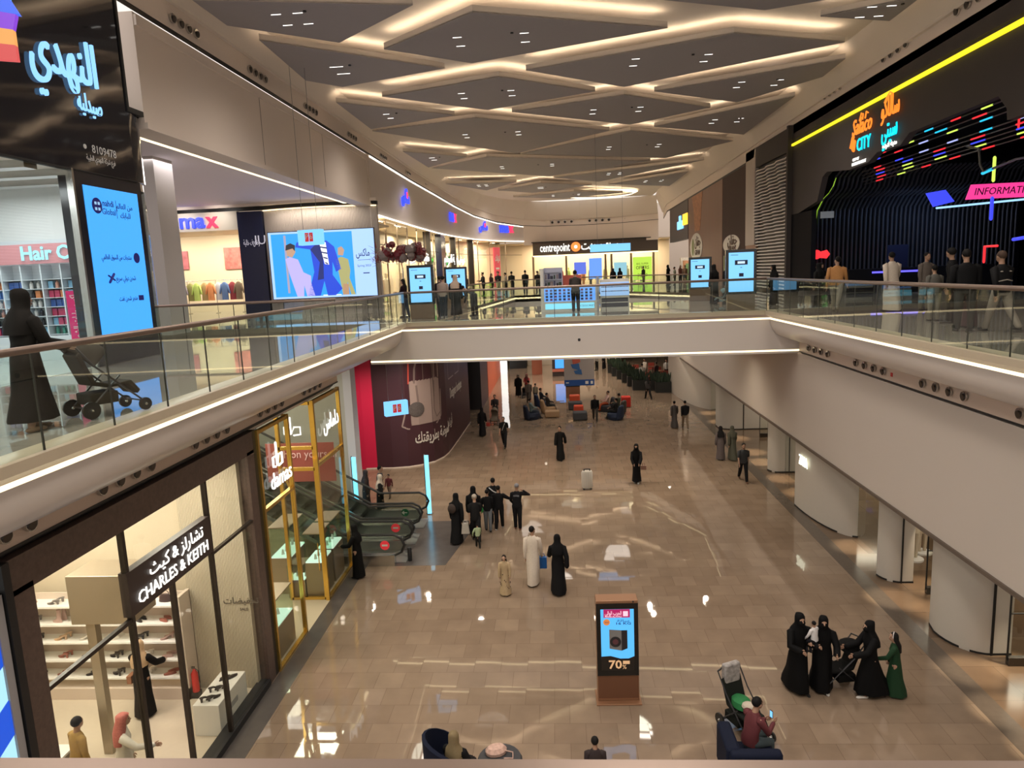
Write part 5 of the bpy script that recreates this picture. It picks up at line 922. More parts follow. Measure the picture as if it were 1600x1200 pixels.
for r_ in range(2):
    for i in range(9):
        key = ('glasses', i % 3)
        if key not in sp: b = MB(); b.ell((-.028, 0, .03), (.026, .01, .022), 8); b.ell((.028, 0, .03), (.026, .01, .022), 8); b.tube([(-.055, 0, .035), (-.055, .08, .03)], .004, 4); b.tube([(.055, 0, .035), (.055, .08, .03)], .004, 4); sp[key] = o = b.build('sunglasses', mat('lens_%d' % key[1], [(.02, .02, .02), (.2, .08, .03), (.1, .1, .12)][key[1]], .15))
        else: o = sp[key].copy(); C.objects.link(o)
        o.location = (1.85 + i * .12, 28.66 - .006 * i, F2 + .70 + r_ * .17); o.rotation_euler = (0, 0, -.05); tag(o, '%s sunglasses in the %s row of the stepped counter, place %s' % (['black', 'brown', 'grey'][i % 3], ['lower', 'upper'][r_], ['one', 'two', 'three', 'four', 'five', 'six', 'seven', 'eight', 'nine'][i]), 'sunglasses', '%s sunglasses, %s row' % (['black', 'brown', 'grey'][i % 3], ['lower', 'upper'][r_]))
t = thing('balloon_bouquet', 'large bunch of grey and dark red balloons and flowers above the left screen totem', 'balloons', (-6.35, 29.6, F2))
b = MB(); b.tube([(0, 0, 0), (0, 0, 2.0)], .025, 6); b.box(-.2, .2, -.2, .2, 0, .03); b.build('pole', STEEL, t)
gry = MB(); rd = MB(); lf = MB()
for i in range(26):
    a = random.uniform(-.95, .9); z = 2.7 + random.uniform(-.28, .30) - abs(a) * .15; (gry if i % 3 else rd).ell((a, random.uniform(-.2, .2), z), .17 + random.random() * .06, 10)
for i in range(20):
    a = random.uniform(-.95, .9); z = 2.75 + random.uniform(-.1, .42) - abs(a) * .3; rd.ell((a, random.uniform(-.1, .3), z), .10 + random.random() * .07, 8)
for i in range(130):
    a = random.uniform(-1.15, .95); z = 2.55 + random.uniform(-.4, .4); q = random.random() * 6.28; L = .22; lf.tube([(a, -.2, z), (a + math.cos(q) * L, -.25, z + math.sin(q) * L)], [.028, .008], 4, flat=.3)
gry.build('grey_balloons', mat('grey_balloon', (.20, .16, .15), .35), t); rd.build('red_balloons', mat('dark_red_balloon', (.13, .012, .018), .35), t); lf.build('foliage', mat('wine_leaves', (.22, .03, .035), .6), t)
# ================================================================== LOWER FLOOR fittings
t = thing('advertising_totem', 'copper brown advertising totem with a washing machine offer on its screen', 'screen stand', (1.03, 13.9, 0), .02)
COP = mat('copper_brown', (.30, .155, .085), .35, .35); COPD = mat('copper_brown_dark', (.17, .075, .04), .4, .3)
b = MB(); b.box(-.47, .47, -.3, .26, 0, .03); b.build('foot', COP, t, bevel=.006)
b = MB(); b.box(-.43, .43, -.16, .16, .03, 2.26); b.build('casing', COP, t, bevel=.012)
b = MB(); b.box(-.415, .415, -.168, -.158, .09, .58); b.build('front_plate', COPD, t)
b = MB(); b.box(-.43, .43, -.175, -.15, .60, 2.2); b.build('bezel', mat('bezel_black', (.008, .008, .008), .12), t)
b = MB(); b.box(-.34, .34, -.18, -.172, .99, 2.08, 0); b.box(-.34, .34, -.18, -.172, .72, .99, 1); b.build('screen', [glow('ad_blue', (.08, .42, .85), 1.15), mat('ad_black', (.015, .012, .01), .3)], t)
b = MB(); b.prism([(-.34, .96), (-.34, 1.04), (-.15, 1.05), (.05, .99), (.2, .98), (.34, 1.04), (.34, .9), (.1, .93), (-.1, .99)], -.183, -.180, 0, 'y'); b.build('wave', mat('ad_black'), t)
b = MB(); b.box(-.28, .26, -.185, -.18, 1.90, 2.08); b.build('banner', glow('ad_red', (.45, .0, .10), .9), t)
b = MB(); b.text(ar('الحرب الوالي'), -.08, 2.0, .11, y=-.19, ext=.002, bold=.01, maxw=.34); b.text('HARB ALWALI', -.08, 1.925, .06, y=-.19, ext=.002, maxw=.34); b.box(.12, .22, -.19, -.186, 1.93, 2.04); b.build('lettering', glow('pale_pink_glow', (1, .6, .7), 1), t)
b = MB(); b.disc((-.22, -.186, 1.80), .07, 'y', .005, 16); b.build('roundel', glow('ad_orange', (.8, .25, .05), .8), t)
b = MB(); b.text(ar('غسالة').replace('غ', ''), .12, 1.83, .07, y=-.188, ext=.002, maxw=.25); b.text('16 KG', .12, 1.77, .07, y=-.188, ext=.002, bold=.01, maxw=.3); b.text('SALE', -.22, 1.80, .04, y=-.19, ext=.002); b.build('dark_lettering', INK, t)
b = MB(); b.prism([(-.17, 1.22), (.08, 1.17), (.08, 1.62), (-.17, 1.64)], -.19, -.184, 0, 'y'); b.prism([(.08, 1.17), (.2, 1.22), (.2, 1.62), (.08, 1.62)], -.19, -.184, 1, 'y'); b.disc((-.045, -.196, 1.37), .115, 'y', .006, 20, 1); b.disc((-.045, -.199, 1.37), .06, 'y', .006, 16, 2); b.build('machine_picture', [mat('machine_grey', (.22, .22, .22), .4), mat('machine_dark', (.02, .02, .025), .3), mat('machine_drum', (.12, .04, .05), .4)], t)
b = MB(); b.text('70', -.06, .85, .26, y=-.186, ext=.002, bold=.02, maxw=.27); b.text('%', .13, .80, .13, y=-.186, ext=.002); b.box(.1, .24, -.188, -.184, .87, .94); b.build('gold_lettering', glow('gold_text', (.8, .45, .22), .8), t)
b = MB(); b.disc((.33, -.18, 2.235), .018, 'y', .02, 10); b.build('camera_lens', BLACK, t)
t = thing('suitcase', 'white ribbed upright suitcase standing alone on the tiles', 'suitcase', (1.02, 28.4, 0), .1)
b = MB(); b.loft([(0, 0, .06, .2, .13), (0, 0, .12, .235, .15), (0, 0, .72, .235, .15), (0, 0, .78, .2, .13)], 20, fold=0); b.build('shell', ribbed_mat('ribbed_white', (.52, .50, .45), (.70, .67, .62), 'X', 8), t)
b = MB(); b.box(-.14, -.1, -.02, .02, .78, .86); b.box(.1, .14, -.02, .02, .78, .86); b.box(-.14, .14, -.02, .02, .84, .87); b.build('handle', BLACK, t)
for x in (-.15, .15):
    for y in (-.09, .09): b = MB(); b.tube([(x - .015, y, .03), (x + .015, y, .03)], .03, 8); b.build('wheel', BLACK, t)
def pouf(lab, x, y, z, w_, d, h, c): b = MB(); b.box(-w_ / 2, w_ / 2, -d / 2, d / 2, .02, h); tag(b.build('pouf', cmat(c), loc=(x, y, z), bevel=.06), lab, 'seat')
pouf('dark grey square pouf nearest below the lit advert column', 1.2, 42.2, 0, .85, .7, .5, (.06, .06, .065)); pouf('orange square pouf between the two grey ones', 1.15, 43.6, 0, .6, .5, .62, (.55, .07, .03))
pouf('dark grey square pouf second from the front', 1.0, 45.5, 0, .9, .7, .5, (.06, .06, .065)); pouf('orange square pouf nearest the advert column', 1.0, 47.2, 0, .7, .6, .65, (.55, .08, .03))
t = thing('advertising_totem', 'dark and copper advert column behind the orange poufs', 'screen stand', (.95, 49.8, 0)); b = MB(); b.box(-.5, .5, -.2, .2, 0, .8); b.build('base', COP, t); b = MB(); b.box(-.5, .5, -.2, .2, .8, 2.3); b.build('casing', BLACK, t); b = MB(); b.text('AIR', 0, 1.35, .3, y=-.22, ext=.01, bold=.02); b.box(-.4, .4, -.22, -.2, 1.6, 1.75); b.build('lettering', glow('gold_text', (.8, .45, .22), .8), t)
t = thing('hanging_banner', 'grey hanging banner with a stack of blue and red chairs and a blue foot strip', 'banner', (1.35, 47, 2.6)); b = MB(); b.box(-1.0, 1.0, 0, .06, -.9, 2.6, 0); b.box(-1.0, 1.0, -.01, .07, -1.3, -.9, 1); b.box(-.9, -.7, -.015, -.01, -1.12, -1.06, 2); b.box(.4, .6, -.015, -.01, -1.2, -1.0, 2); b.box(.75, .9, -.015, -.01, -1.2, -1.0, 2); b.build('cloth', [mat('banner_grey', (.36, .32, .30), .6), mat('banner_blue', (.01, .07, .28), .5), WHT], t)
b = MB(); b.prism([(-.45, .5), (.05, .65), (.1, .3), (-.4, .1)], -.02, 0, 0, 'y'); b.prism([(-.55, .15), (.0, .2), (.08, -.3), (-.45, -.1)], -.025, 0, 1, 'y'); b.prism([(-.35, -.3), (.15, -.2), (.2, -.55), (-.25, -.5)], -.02, 0, 1, 'y'); b.build('chair_picture', [mat('pic_red', (.5, .1, .06), .5), mat('pic_blue', (.03, .12, .32), .5)], t)
b = MB(); b.tube([(-.9, .03, 2.6), (-.9, .03, 3.9)], .008, 4); b.tube([(.9, .03, 2.6), (.9, .03, 3.9)], .008, 4); b.build('wire', BLACK, t)
for nm, x, y, w_, h_, c in [('copper topped stand with plants', -1.9, 62, .9, 1.3, (.35, .12, .07)), ('dark stand with a glowing blue picture', .2, 60.5, 1.5, 2.4, (.03, .02, .02))]:
    t = thing('shop_stand', nm + ' far down the lower floor', 'stand', (x, y, 0)); b = MB(); b.box(-w_ / 2, w_ / 2, -.3, .3, 0, h_); b.build('body', mat('stand_%d' % int(y), c, .5), t)
    if w_ > 1: b = MB(); b.box(-.5, .5, -.32, -.3, .7, 2.2); b.build('screen', SCRB, t); b = MB(); b.box(-w_ / 2, w_ / 2, -.36, -.3, .4, .65); b.build('ledge', mat('copper_ledge', (.45, .14, .1), .5), t)
# cafe enclosure on the right, far down
GRN = mat('dark_green_leaves', (.012, .028, .012), .6, noise=.6, nscale=10)
def planter(lab, x, y):
    t = thing('planter', lab, 'planter', (x, y, 0)); b = MB(); b.box(-.55, .55, -.3, .3, 0, .75); b.build('box', mat('planter_black', (.012, .013, .012), .5), t)
    b = MB()
    for i in range(70):
        a = random.uniform(-.5, .5); q = random.uniform(-.28, .28); h_ = random.uniform(.15, .7); d = random.uniform(-.25, .25)
        b.tube([(a, q, .72), (a + d * .5, q, .75 + h_ * .6), (a + d, q, .75 + h_)], [.03, .06, .02], 4, flat=.3)
    b.build('foliage', GRN, t)
for i, (x, y, l_) in enumerate([(5.95, 52.2, 'nearest to the walkway corner'), (5.75, 54.0, 'second on the walkway side'), (5.5, 55.8, 'third on the walkway side'), (5.25, 57.6, 'fourth on the walkway side'), (5.0, 59.4, 'fifth on the walkway side'), (4.8, 61.4, 'farthest on the walkway side'), (7.2, 51.9, 'in the middle of the near side'), (8.6, 51.8, 'next to the curved white wall')]):
    planter('dark cafe planter with leaves, %s' % l_, min(x, 7.45) if i == 7 else x, y - (.9 if i == 7 else 0))
for i, (x, y) in enumerate([(6.9, 53.6), (8.2, 54.0), (6.6, 55.6), (8.0, 56.4), (6.4, 58.0), (7.8, 59.0)]):
    t = thing('cafe_table', 'small dark cafe table, %s of the cafe' % ['near left', 'near right', 'middle left', 'middle right', 'far left', 'far right'][i], 'table', (x, y, 0)); b = MB(); b.box(-.4, .4, -.4, .4, .72, .76); b.build('top', mat('table_wood', (.16, .06, .04), .3), t); b = MB(); b.tube([(0, 0, .02), (0, 0, .72)], .04, 6); b.box(-.2, .2, -.2, .2, 0, .03); b.build('leg', BLACK, t)
    b = MB(); b.box(-.25, .25, -.25, .22, .42, .46); b.box(-.25, .25, .2, .25, .42, .95)
    for qx in (-.22, .22):
        for qy in (-.22, .22): b.box(qx - .02, qx + .02, qy - .02, qy + .02, 0, .44)
    tag(b.build('cafe_chair', mat('chair_red', (.30, .05, .035), .5), loc=(x, y + .75, 0)), 'dark red cafe chair behind the %s cafe table' % ['near left', 'near right', 'middle left', 'middle right', 'far left', 'far right'][i], 'chair')
t = thing('floor_lamp', 'small yellow lit lamp at the back of the cafe', 'lamp', (8.3, 60.2, 0)); b = MB(); b.tube([(0, 0, 0.03), (0, 0, 1.9)], .03, 6); b.box(-.15, .15, -.15, .15, 0, .03); b.build('pole', BLACK, t); b = MB(); b.ell((0, 0, 2.0), .16, 10); b.build('lamp_shade', glow('yellow_lamp', (1, .7, .25), 3), t)
b = MB(); b.box(9.0, 12, 60.5, 60.6, 0, 3.4); struct('wall_cafe', b, mat('dark_cafe_wall', (.06, .04, .03), .5))
# seats at the bottom of the view
def seatshape(name, m_, prof, w_, par=None, n=14): pass
NAVYF = cmat((.008, .011, .026)); GREYF = cmat((.05, .05, .055))
t = thing('lounge_chair', 'dark navy high backed lounge chair at the bottom of the view', 'chair', (-2.1, 11.15, 0), .35)
b = MB(); b.loft([(0, 0, .05, .42, .40), (0, 0, .40, .45, .42), (0, 0, .46, .42, .40)], 20); b.build('seat', NAVYF, t)
b = MB()
pts = []
for i in range(13):
    a = math.radians(75 + i * 210 / 12); pts.append((.44 * math.cos(a), .44 * math.sin(a)))
vs = []
for i, (x, y) in enumerate(pts):
    h_ = 1.10 - .35 * (abs(i - 6) / 6) ** 2
    for q, z in ((1.0, .1), (1.08, .5), (1.12, h_), (.98, h_ + .02), (.9, .5), (.86, .1)): vs.append((x * q, y * q, z))
fs = [(i * 6 + k, i * 6 + (k + 1) % 6, i * 6 + 6 + (k + 1) % 6, i * 6 + 6 + k) for i in range(12) for k in range(6)] + [tuple(range(6)), tuple(12 * 6 + k for k in range(6))]
b.add(vs, fs); b.build('backrest', NAVYF, t)
t = thing('ottoman', 'round dark grey ottoman beside the navy lounge chair', 'seat', (-1.28, 11.45, 0)); b = MB(); b.loft([(0, 0, .03, .38, .38), (0, 0, .36, .41, .41), (0, 0, .42, .38, .38), (0, 0, .43, .2, .2)], 22); b.build('cushion', GREYF, t)
t = thing('handbag', 'pink and cream quilted handbag lying on the round ottoman', 'bag', (-1.35, 11.55, .44), .3); b = MB(); b.loft([(0, 0, 0, .19, .14), (0, 0, .06, .2, .15), (0, 0, .12, .15, .1), (0, 0, .13, .05, .04)], 14, fold=.06); b.build('body', mat('pink_quilt', (.52, .34, .28), .6, noise=.5, nscale=18), t); b = MB(); b.tube([(.15, -.1, .08), (.28, -.12, .03), (.25, -.25, .01), (.1, -.22, .02)], .012, 6); b.build('strap', mat('pink_quilt'), t)
t = thing('lounge_chair', 'navy lounge chair under the man in maroon at the bottom right', 'chair', (3.2, 11.55, 0), 0)
b = MB(); b.box(-.45, .40, -.30, .38, .05, .42); b.build('seat', NAVYF, t, bevel=.05); b = MB(); b.box(-.55, -.30, -.4, .42, .05, .80); b.box(-.5, .38, -.5, -.30, .05, .78); b.build('backrest', NAVYF, t, bevel=.06)
# security gates and shop fittings on the lower right
def gate(lab, x, y, w_=.42, rz=0):
    t = thing('security_gate', lab, 'security gate', (x, y, 0), rz)
    b = MB()
    for q in (-w_, w_): b.box(q / 2 * 1 - .012, q / 2 + .012, -.02, .02, .12, 1.75)
    for z in (1.73, 1.2): b.box(-w_ / 2, w_ / 2, -.02, .02, z, z + .02)
    b.build('frame', BLACK, t); b = MB(); b.box(-w_ / 2, w_ / 2, -.06, .06, 0, .2); b.build('foot', mat('gate_foot', (.10, .09, .08), .2, .7), t, bevel=.01); b = MB(); b.box(-w_ / 2 + .02, w_ / 2 - .02, -.004, .004, .2, 1.72); b.build('glass_pane', SHOPGL, t)
gate('security gate beside the narrow white pier', 9.85, 18.55); gate('large mirror sided security gate right of the big round pier', 9.85, 15.05, .45); gate('security gate at the far shop opening, first', 10.5, 36.6); gate('security gate at the far shop opening, second', 10.2, 33.6)
for i, (x, y, c, nm) in enumerate([(10.4, 19.9 + .9, (.66, .58, .45), 'cream'), (10.9, 21.3, (.6, .5, .38), 'beige'), (10.6, 13.7, (.03, .02, .02), 'black'), (10.9, 27.5, (.66, .62, .55), 'ivory'), (10.6, 28.3, (.03, .03, .035), 'black'), (11.0, 34.6, (.02, .02, .02), 'black')]):
    t = thing('mannequin', '%s dressed mannequin inside the lower fashion shop, %s' % (nm, ['just left of the security gate', 'behind the cream one', 'at the right edge of the view', 'behind the far glass', 'on the far glass corner', 'in the farthest opening'][i]), 'mannequin', (x, y, 0))
    b = MB(); b.loft([(0, 0, 0, .28, .28), (0, 0, .05, .28, .28)], 16); b.build('base', WHT, t)
    b = MB(); b.tube([(-.09, 0, .05), (-.09, .02, .5), (-.08, 0, .9)], [.045, .06, .09], 8); b.tube([(.09, .05, .05), (.09, .02, .5), (.08, 0, .9)], [.045, .06, .09], 8); b.loft([(0, 0, .85, .16, .11), (0, 0, 1.1, .13, .09), (0, 0, 1.35, .19, .11), (0, 0, 1.46, .1, .06), (0, 0, 1.52, .05, .05), (0, 0, 1.6, .07, .085), (0, 0, 1.7, .075, .09), (0, 0, 1.8, .03, .04)], 12); b.tube([(-.2, 0, 1.38), (-.25, .02, 1.1), (-.22, -.05, .85)], [.05, .045, .03], 6); b.tube([(.2, 0, 1.38), (.25, .02, 1.1), (.22, -.05, .85)], [.05, .045, .03], 6); b.build('figure', cmat(c), t)
for x, y, w_, lab in [(13, 17.2, 2.4, 'low display table inside the lower fashion shop'), (12.6, 32.2, 2.2, 'cream display table in the far opening of the fashion shop'), (12.4, 24.8, 2.0, 'display table behind the big round pier')]:
    t = thing('display_table', lab, 'table', (x, y, 0)); b = MB(); b.box(-w_ / 2, w_ / 2, -.5, .5, .7, .76); b.build('top', WHT, t); b = MB(); b.box(-w_ / 2 + .1, w_ / 2 - .1, -.4, .4, 0, .7); b.build('base', CREAM, t)
t = thing('shop_sign', 'small glowing ZARA letters on the big round pier', 'sign', (8.555, 25.0, 1.9), RW + .05)
b = MB(); b.text('ZARA', 0, 0, .50, ext=.015, bold=.012, maxw=.75); b.build('letters', glow('warm_white_letters', (1, 1, .75), 2.0), t)
b = MB(); b.box(8.19, 8.215, 17.8, 17.9, 6.05, 6.15); tag(b.build('alarm_button', mat('alarm_red', (.5, .01, .01), .4)), 'small red alarm unit on the right lower spotlight band', 'alarm')
# ================================================================== SPOTLIGHTS in the bands, groups of four
b = MB(); b.tube([(.0, 0, 0), (.035, 0, 0)], .085, 14, cap=False); b.tube([(-.02, .0, 0), (.05, 0, -.015)], .06, 12, mi=1, cap=False)
spot = b.build('spotlight', [STEEL, mat('spot_dark', (.05, .04, .035), .3, .5)], loc=(-6.73, 6.55, 6.13)); n_sp = [0]
def put_spots(where, pts, rz, sc=1, grp=''):
    for (x, y, z) in pts:
        o = spot if n_sp[0] == 0 else spot.copy()
        if n_sp[0]: C.objects.link(o)
        n_sp[0] += 1; o.location = (x, y, z); o.rotation_euler = (0, 0, rz); o.scale = (sc,) * 3
        q = pts.index((x, y, z)); ORD = ['first', 'second', 'third', 'fourth', 'fifth', 'sixth', 'seventh', 'eighth', 'ninth']
        tag(o, 'spotlight %s, %s cluster of four, %s one in it' % (where, ORD[q // 4], ORD[q % 4]), 'spotlight', 'spotlights in the band %s' % where)
put_spots('above the shoe shop and jeweller', [(-6.73, y0 + i * .42, 6.13) for y0 in (6.9, 9.6, 12.3, 15.2, 18.0) for i in range(4)], 0, 1.25)
put_spots('above the lower right bulkhead', [(8.18, y0 - i * .55, 6.13) for y0 in (23.6, 19.9, 16.3, 12.9) for i in range(4)], PI, 1.2)
put_spots('under the ceiling on the left', [(-9.88, y0 + i * .42, 15.98) for y0 in (19.4, 24.2, 29.5, 35.5, 42, 49, 56) for i in range(4)], 0, 1.5)
put_spots('under the ceiling on the right', [(11.98, y0 + i * .55, 15.98) for y0 in (21.3, 26.0, 31.6, 37.5, 43.5, 50, 57, 64, 71) for i in range(4)], PI, 1.6)
put_spots('on the far wall', [(x0 + i * .75, 86.0, topz(86, 0) + .4) for x0 in (-.2, 4.2, 8.4) for i in range(4)], -PI / 2, 2.2)
# ================================================================== PEOPLE
SKIN = mat('skin', (.36, .21, .14), .55, noise=.06); SKIN2 = mat('skin_light', (.48, .30, .21), .55, noise=.06); HAIR = mat('dark_hair', (.006, .005, .005), .7, spec=.2); EYE = mat('eye_dark', (.01, .008, .006), .2); LIP = mat('lips', (.30, .11, .08), .5)
ABA = cmat((.006, .006, .007)); ABA2 = cmat((.011, .011, .013))
def rot2(v, a, ax):                                                           # turn a vector about the x (forward swing) or y axis
    c, s = math.cos(a), math.sin(a)
    if ax == 'x': return Vector((v.x, v.y * c - v.z * s, v.y * s + v.z * c))
    return Vector((v.x * c + v.z * s, v.y, -v.x * s + v.z * c))
def remesh(b, vox, mats, parent):
    o = b.build('body', mats[0], None); md = o.modifiers.new('r', 'REMESH'); md.mode = 'VOXEL'; md.voxel_size = vox
    md2 = o.modifiers.new('s', 'SMOOTH'); md2.iterations = 2; md2.factor = .4
    dg = bpy.context.evaluated_depsgraph_get(); me = bpy.data.meshes.new_from_object(o.evaluated_get(dg)); o.modifiers.clear(); old = o.data; o.data = me; bpy.data.meshes.remove(old); me.name = 'body'
    me.materials.clear()
    for m in mats: me.materials.append(m)
    me.shade_smooth(); o.parent = parent; return o
# pose values are degrees: leg (swing forward, knee bend), arm (swing forward, out, elbow bend, inward turn of the forearm)
def person(label, x, y, z=0.0, h=1.7, head=0, outfit='casual', top=(.02, .02, .025), bot=(.02, .02, .03), hair='short', legs=((14, 4), (-14, 12)), arms=((12, 8, 12, 0), (-12, 8, 12, 0)), lean=3, skin=SKIN, detail=1, w=1.0, extra=None, scarf=None, hem=.03, group=None, shoe=(.02, .02, .02), turn=0, lift=0, fold=.05):
    t = thing('person', label, 'person', (x, y, z), math.radians(head), group)
    R_ = math.radians; H = h
    if outfit in ('abaya', 'thobe', 'dress') and abs(legs[0][0]) < 50: legs = [(a * .7, k * .8) for a, k in legs]
    hip = [Vector((-.052 * H * w, 0, .52 * H)), Vector((.052 * H * w, 0, .52 * H))]; L1, L2 = .245 * H, .245 * H
    J = []
    for i in (0, 1):
        a, k = legs[i]; d1 = rot2(Vector((0, 0, -1)), R_(a), 'x'); kn = hip[i] + d1 * L1; d2 = rot2(Vector((0, 0, -1)), R_(a - k), 'x'); an = kn + d2 * L2; J.append((kn, an))
    low = min(J[0][1].z, J[1][1].z) - .035 * H - lift
    for i in (0, 1): hip[i].z -= low; J[i][0].z -= low; J[i][1].z -= low
    pel = Vector((0, 0, .53 * H - low)); LN = R_(-lean)
    def up(px, py, pz): return pel + rot2(Vector((px * H, py * H, pz * H)), LN, 'x')      # torso frame
    neck, chest, waist = up(0, 0, .30), up(0, .005, .20), up(0, 0, .09)
    hc = up(0, .018, .395) ; hv = Matrix.Rotation(R_(turn), 3, 'Z')
    b = MB(); b.loft([(pel.x, pel.y, pel.z - .05 * H, .075 * H * w, .06 * H), (pel.x, pel.y, pel.z, .092 * H * w, .068 * H), (waist.x, waist.y, waist.z, .078 * H * w, .056 * H), (chest.x, chest.y, chest.z, .090 * H * w, .060 * H), (*up(0, 0, .255), .074 * H * w, .045 * H), (*up(0, 0, .29), .04 * H, .036 * H)], 14)
    b.tube([up(0, 0, .27), up(0, .01, .35)], [.034 * H, .031 * H], 10)
    b.ell(hc + Vector((0, 0, .006 * H)), (.045 * H, .056 * H, .062 * H), 14); b.ell(hc + hv @ Vector((0, .022 * H, -.030 * H)), (.034 * H, .036 * H, .036 * H), 10)
    b.tube([hc + hv @ Vector((0, .050 * H, .008 * H)), hc + hv @ Vector((0, .064 * H, -.012 * H))], [.007 * H, .010 * H], 6)
    for s in (-1, 1): b.ell(hc + hv @ Vector((s * .046 * H, -.004 * H, -.004 * H)), (.007 * H, .012 * H, .018 * H), 8)
    for i in (0, 1): b.tube([hip[i], J[i][0], J[i][1]], [.056 * H, .037 * H, .024 * H], 10); b.tube([J[i][1] + Vector((0, -.01 * H, -.018 * H)), J[i][1] + Vector((0, .085 * H, -.022 * H))], [.022 * H, .018 * H], 8, flat=.8)
    A = []
    for i in (0, 1):
        s = -1 if i == 0 else 1; a, o_, k, n_ = arms[i]; sh = up(s * .098 * w, 0, .250)
        d1 = rot2(Vector((s * math.sin(R_(o_)), 0, -math.cos(R_(o_)))), R_(a - lean * .5), 'x'); el = sh + d1 * .17 * H
        d2 = rot2(Vector((-s * math.sin(R_(n_)), 0, -math.cos(R_(n_)))), R_(a + k), 'x'); wr = el + d2 * .15 * H; A.append((sh, el, wr, d2, s))
        b.tube([sh, el, wr], [.03 * H, .022 * H, .016 * H], 8); b.ell(wr + d2 * .035 * H, (.016 * H, .02 * H, .024 * H), 8)
    if detail < 2: pass
    bo = remesh(b, .020 if detail < 2 else .013, [skin, EYE, LIP], t)
    g = MB()
    for (sh, el, wr, d2, s) in A:                                             # fingers rooted in the palm
        side = Vector((0, 1, 0)) if abs(d2.y) < .7 else Vector((0, 0, 1)); side = (side - d2 * side.dot(d2)).normalized(); cr = d2.cross(side) * s
        for q, L in enumerate((.034, .040, .038, .030)):
            r0 = wr + d2 * .045 * H + side * (.018 - q * .012) * H; g.tube([r0, r0 + d2 * L * .6 * H, r0 + d2 * L * H + cr * .010 * H], [.0055 * H, .005 * H, .004 * H], 6)
        r0 = wr + d2 * .018 * H + side * .016 * H; g.tube([r0, r0 + side * .016 * H + d2 * .012 * H, r0 + side * .02 * H + d2 * .03 * H], [.0065 * H, .006 * H, .0045 * H], 6)
    ey = [hc + hv @ Vector((s * .018 * H, .050 * H, .008 * H)) for s in (-1, 1)]
    for e in ey: g.ell(e, (.007 * H, .005 * H, .005 * H), 8, 1)
    g.tube([hc + hv @ Vector((-.013 * H, .056 * H, -.033 * H)), hc + hv @ Vector((.013 * H, .056 * H, -.033 * H))], .004 * H, 6, 2)
    me = bo.data; bm_ = bmesh.new(); bm_.from_mesh(me)
    vs = [bm_.verts.new(v) for v in g.v]
    for f, mi in zip(g.f, g.m):
        try: q = bm_.faces.new([vs[i] for i in f]); q.material_index = mi; q.smooth = True
        except ValueError: pass
    bm_.to_mesh(me); bm_.free()
    TM, BM, SM = cmat(top), cmat(bot), cmat(shoe, .5)
    for i in (0, 1):
        k = MB(); an = J[i][1]; k.tube([an + Vector((0, -.018 * H, -.020 * H)), an + Vector((0, .03 * H, -.016 * H)), an + Vector((0, .092 * H, -.022 * H))], [.026 * H, .027 * H, .021 * H], 8, flat=.75); k.build('shoe', SM, t)
    if outfit in ('abaya', 'thobe', 'dress'):
        k = MB(); an0, an1 = J[0][1], J[1][1]; cy = (an0.y + an1.y) / 2; st = abs(an0.y - an1.y) / 2
        fl = {'abaya': .125, 'thobe': .095, 'dress': .145}[outfit] * H * w; kn = (J[0][0] + J[1][0]) / 2
        k.loft([(0, cy, hem * H + .005, fl, fl * .80 + st * .95, fold), (0, cy * .8 + kn.y * .2, .12 * H, fl * .97, fl * .76 + st * .9, fold * .9), (0, kn.y, max(kn.z, .27 * H), .105 * H * w, .084 * H + st * .6, fold * .6), (0, pel.y, pel.z - .02 * H, .105 * H * w, .08 * H, .02),
                (*waist, .088 * H * w, .067 * H, .01), (*chest, .106 * H * w, .074 * H), (*up(0, 0, .262), .092 * H * w, .060 * H), (*up(0, 0, .287), .062 * H, .048 * H), (*up(0, 0, .31), .042 * H, .042 * H)], 26, nf=7)
        wd = 1.6 if outfit == 'abaya' else 1.15
        for (sh, el, wr, d2, s) in A: k.tube([sh + Vector((-s * .02 * H, 0, 0)), sh, el, wr], [.043 * H, .046 * H, .034 * H * (1 + (wd - 1) * .4), .026 * H * wd], 12)
        k.build('robe', TM, t, sharp=1.2)
    else:
        k = MB(); k.loft([(pel.x, pel.y, pel.z - .035 * H, .103 * H * w, .078 * H, .015), (pel.x, pel.y, pel.z + .02 * H, .103 * H * w, .078 * H, .01), (*waist, .09 * H * w, .066 * H, .02), (*chest, .108 * H * w, .074 * H), (*up(0, 0, .265), .088 * H * w, .058 * H), (*up(0, 0, .289), .058 * H, .046 * H), (*up(0, 0, .305), .04 * H, .04 * H)], 20)
        short = outfit == 'tshirt'
        for (sh, el, wr, d2, s) in A:
            if short: k.tube([sh + Vector((-s * .02 * H, 0, 0)), sh, sh.lerp(el, .75)], [.043 * H, .045 * H, .038 * H], 10)
            else: k.tube([sh + Vector((-s * .02 * H, 0, 0)), sh, el, wr], [.042 * H, .045 * H, .031 * H, .022 * H], 10)
        k.build('shirt', TM, t, sharp=1.2)
        k = MB(); k.loft([(pel.x, pel.y, pel.z - .07 * H, .08 * H * w, .066 * H), (pel.x, pel.y, pel.z - .03 * H, .098 * H * w, .072 * H), (pel.x, pel.y, pel.z + .015 * H, .094 * H * w, .068 * H)], 16)
        for i in (0, 1): k.tube([hip[i], J[i][0], J[i][1] + Vector((0, 0, .008 * H))], [.061 * H, .045 * H, .036 * H], 12)
        k.build('trousers', BM, t, sharp=1.2)
